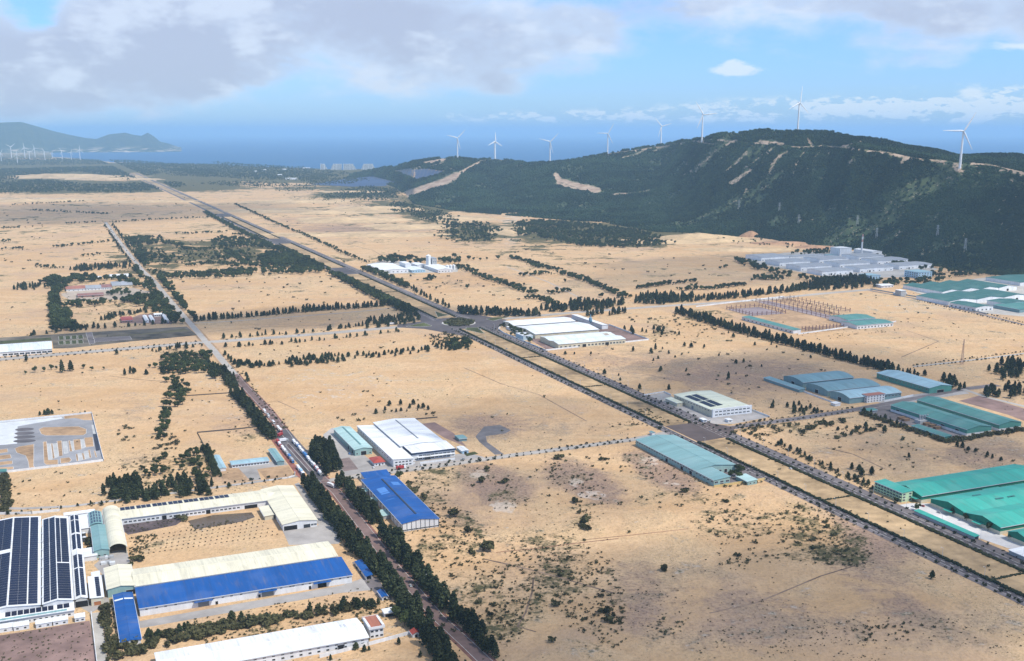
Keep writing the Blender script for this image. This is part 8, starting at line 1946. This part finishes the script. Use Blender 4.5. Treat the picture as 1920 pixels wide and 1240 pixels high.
def car(p, rz, paint, label, group):
    if paint.name not in _cm:
        a = MB(); a.prism([(-2.15, 0.35), (2.15, 0.35), (2.15, 0.75), (1.2, 0.95), (-2.0, 0.98), (-2.15, 0.8)], -0.86, 0.86, paint, 'x')
        b = MB(); b.prism([(-1.75, 0.95), (1.0, 0.95), (0.35, 1.45), (-1.2, 1.45)], -0.76, 0.76, GLASS, 'x'); b.box(-0.72, -1.15, 1.45, 0.72, 0.3, 1.49, paint)
        w = MB(); w.tube((-0.1, 0, 0), (0.1, 0, 0), 0.32, 0.32, TYRE, 10)
        _cm[paint.name] = (a.mesh('body'), b.mesh('cabin'), w.mesh('wheel'))
    A, Bm, Wm = _cm[paint.name]
    e = obj('parked_car', None, None, G(*p) + Vector((0, 0, 0.2))); e.rotation_euler = (0, 0, rz); tag(e, label, 'car', group)
    obj('body', A, e); obj('cabin', Bm, e)
    for x in (-0.8, 0.8):
        for y in (-1.3, 1.35): obj('wheel', Wm, e, (x, y, 0.32))
for p, rz, m, l in (((790, 874), GRID, VWH, 'white car on the road before the white factory'), ((868, 862), GRID + 1.57, VGRY, 'grey car right of the white factory gate'), ((700, 878), GRID, VWH, 'white car beside the red roofed house'), ((655, 852), GRID, VBLU, 'blue car before the pale teal warehouse door'),
                    ((1330, 790), GRID + 1.57, VWH, 'white car on the cream factory forecourt'), ((1712, 951), GRID, VWH, 'white car before the lime office'), ((1730, 950), GRID, VRED, 'red car before the lime office'), ((1760, 962), GRID, VGRY, 'grey car on the bright green works forecourt'),
                    ((1482, 880), GRID, VWH, 'white car on the avenue below the junction'), ((1100, 695), GRID, VRED, 'red car on the avenue above the junction'), ((950, 655), GRID, VGRY, 'grey car on the avenue below the roundabout'), ((1780, 1010), GRID, VWH, 'white car on the avenue beside the green shelter'), ((900, 618), GRID + 0.6, VWH, 'white car entering the roundabout'), ((706, 522), GRID, VWH, 'white car on the avenue by the silo works'),
                    ((325, 580), GRID + 0.1, VWH, 'white car on the upper concrete road'), ((770, 1100), RANG, VGRY, 'grey car on the brick road between the tree rows'), ((560, 629), GRID + 1.5, VBLU, 'blue car on the cross road')):
    car(p, rz, m, l, None)
# weeds on the mauve yard and rubble, and dry weeds at the yard edges
wd = []
rs = np.random.RandomState(77)
for poly, n, h in (([(-20, 1195), (165, 1168), (180, 1245), (-20, 1260)], 160, 0.7), ([(228, 976), (340, 964), (330, 985), (240, 1002)], 60, 0.9), ([(240, 1010), (300, 1000), (262, 1050), (245, 1055)], 120, 1.1), ([(345, 985), (480, 972), (350, 1000)], 50, 0.8), ([(270, 1180), (640, 1110), (700, 1100), (690, 1125), (420, 1168), (290, 1190)], 130, 0.9),
                   ([(205, 1120), (232, 1210), (215, 1215), (200, 1150)], 50, 1.0), ([(1300, 885), (1340, 916), (1330, 920), (1190, 832), (1195, 828)], 120, 1.0), ([(1250, 800), (1190, 770), (1210, 765), (1260, 792)], 60, 1.4), ([(1490, 628), (1680, 607), (1700, 620), (1520, 640)], 60, 1.2)):
    W = [G(*q) for q in poly]; P2 = [(q.x, q.y) for q in W]
    xs = rs.uniform(min(q[0] for q in P2), max(q[0] for q in P2), n * 3); ys = rs.uniform(min(q[1] for q in P2), max(q[1] for q in P2), n * 3); ok = inpoly(xs, ys, P2)
    wd += [(x, y, 0, h * rs.uniform(0.5, 1.6)) for x, y in zip(xs[ok][:n], ys[ok][:n])]
scatter('yard_weeds', wd, [proto('f', shrub_meshes(90 + i, 22)) for i in range(3)], 'weeds in the yards and along their edges', 2.3)
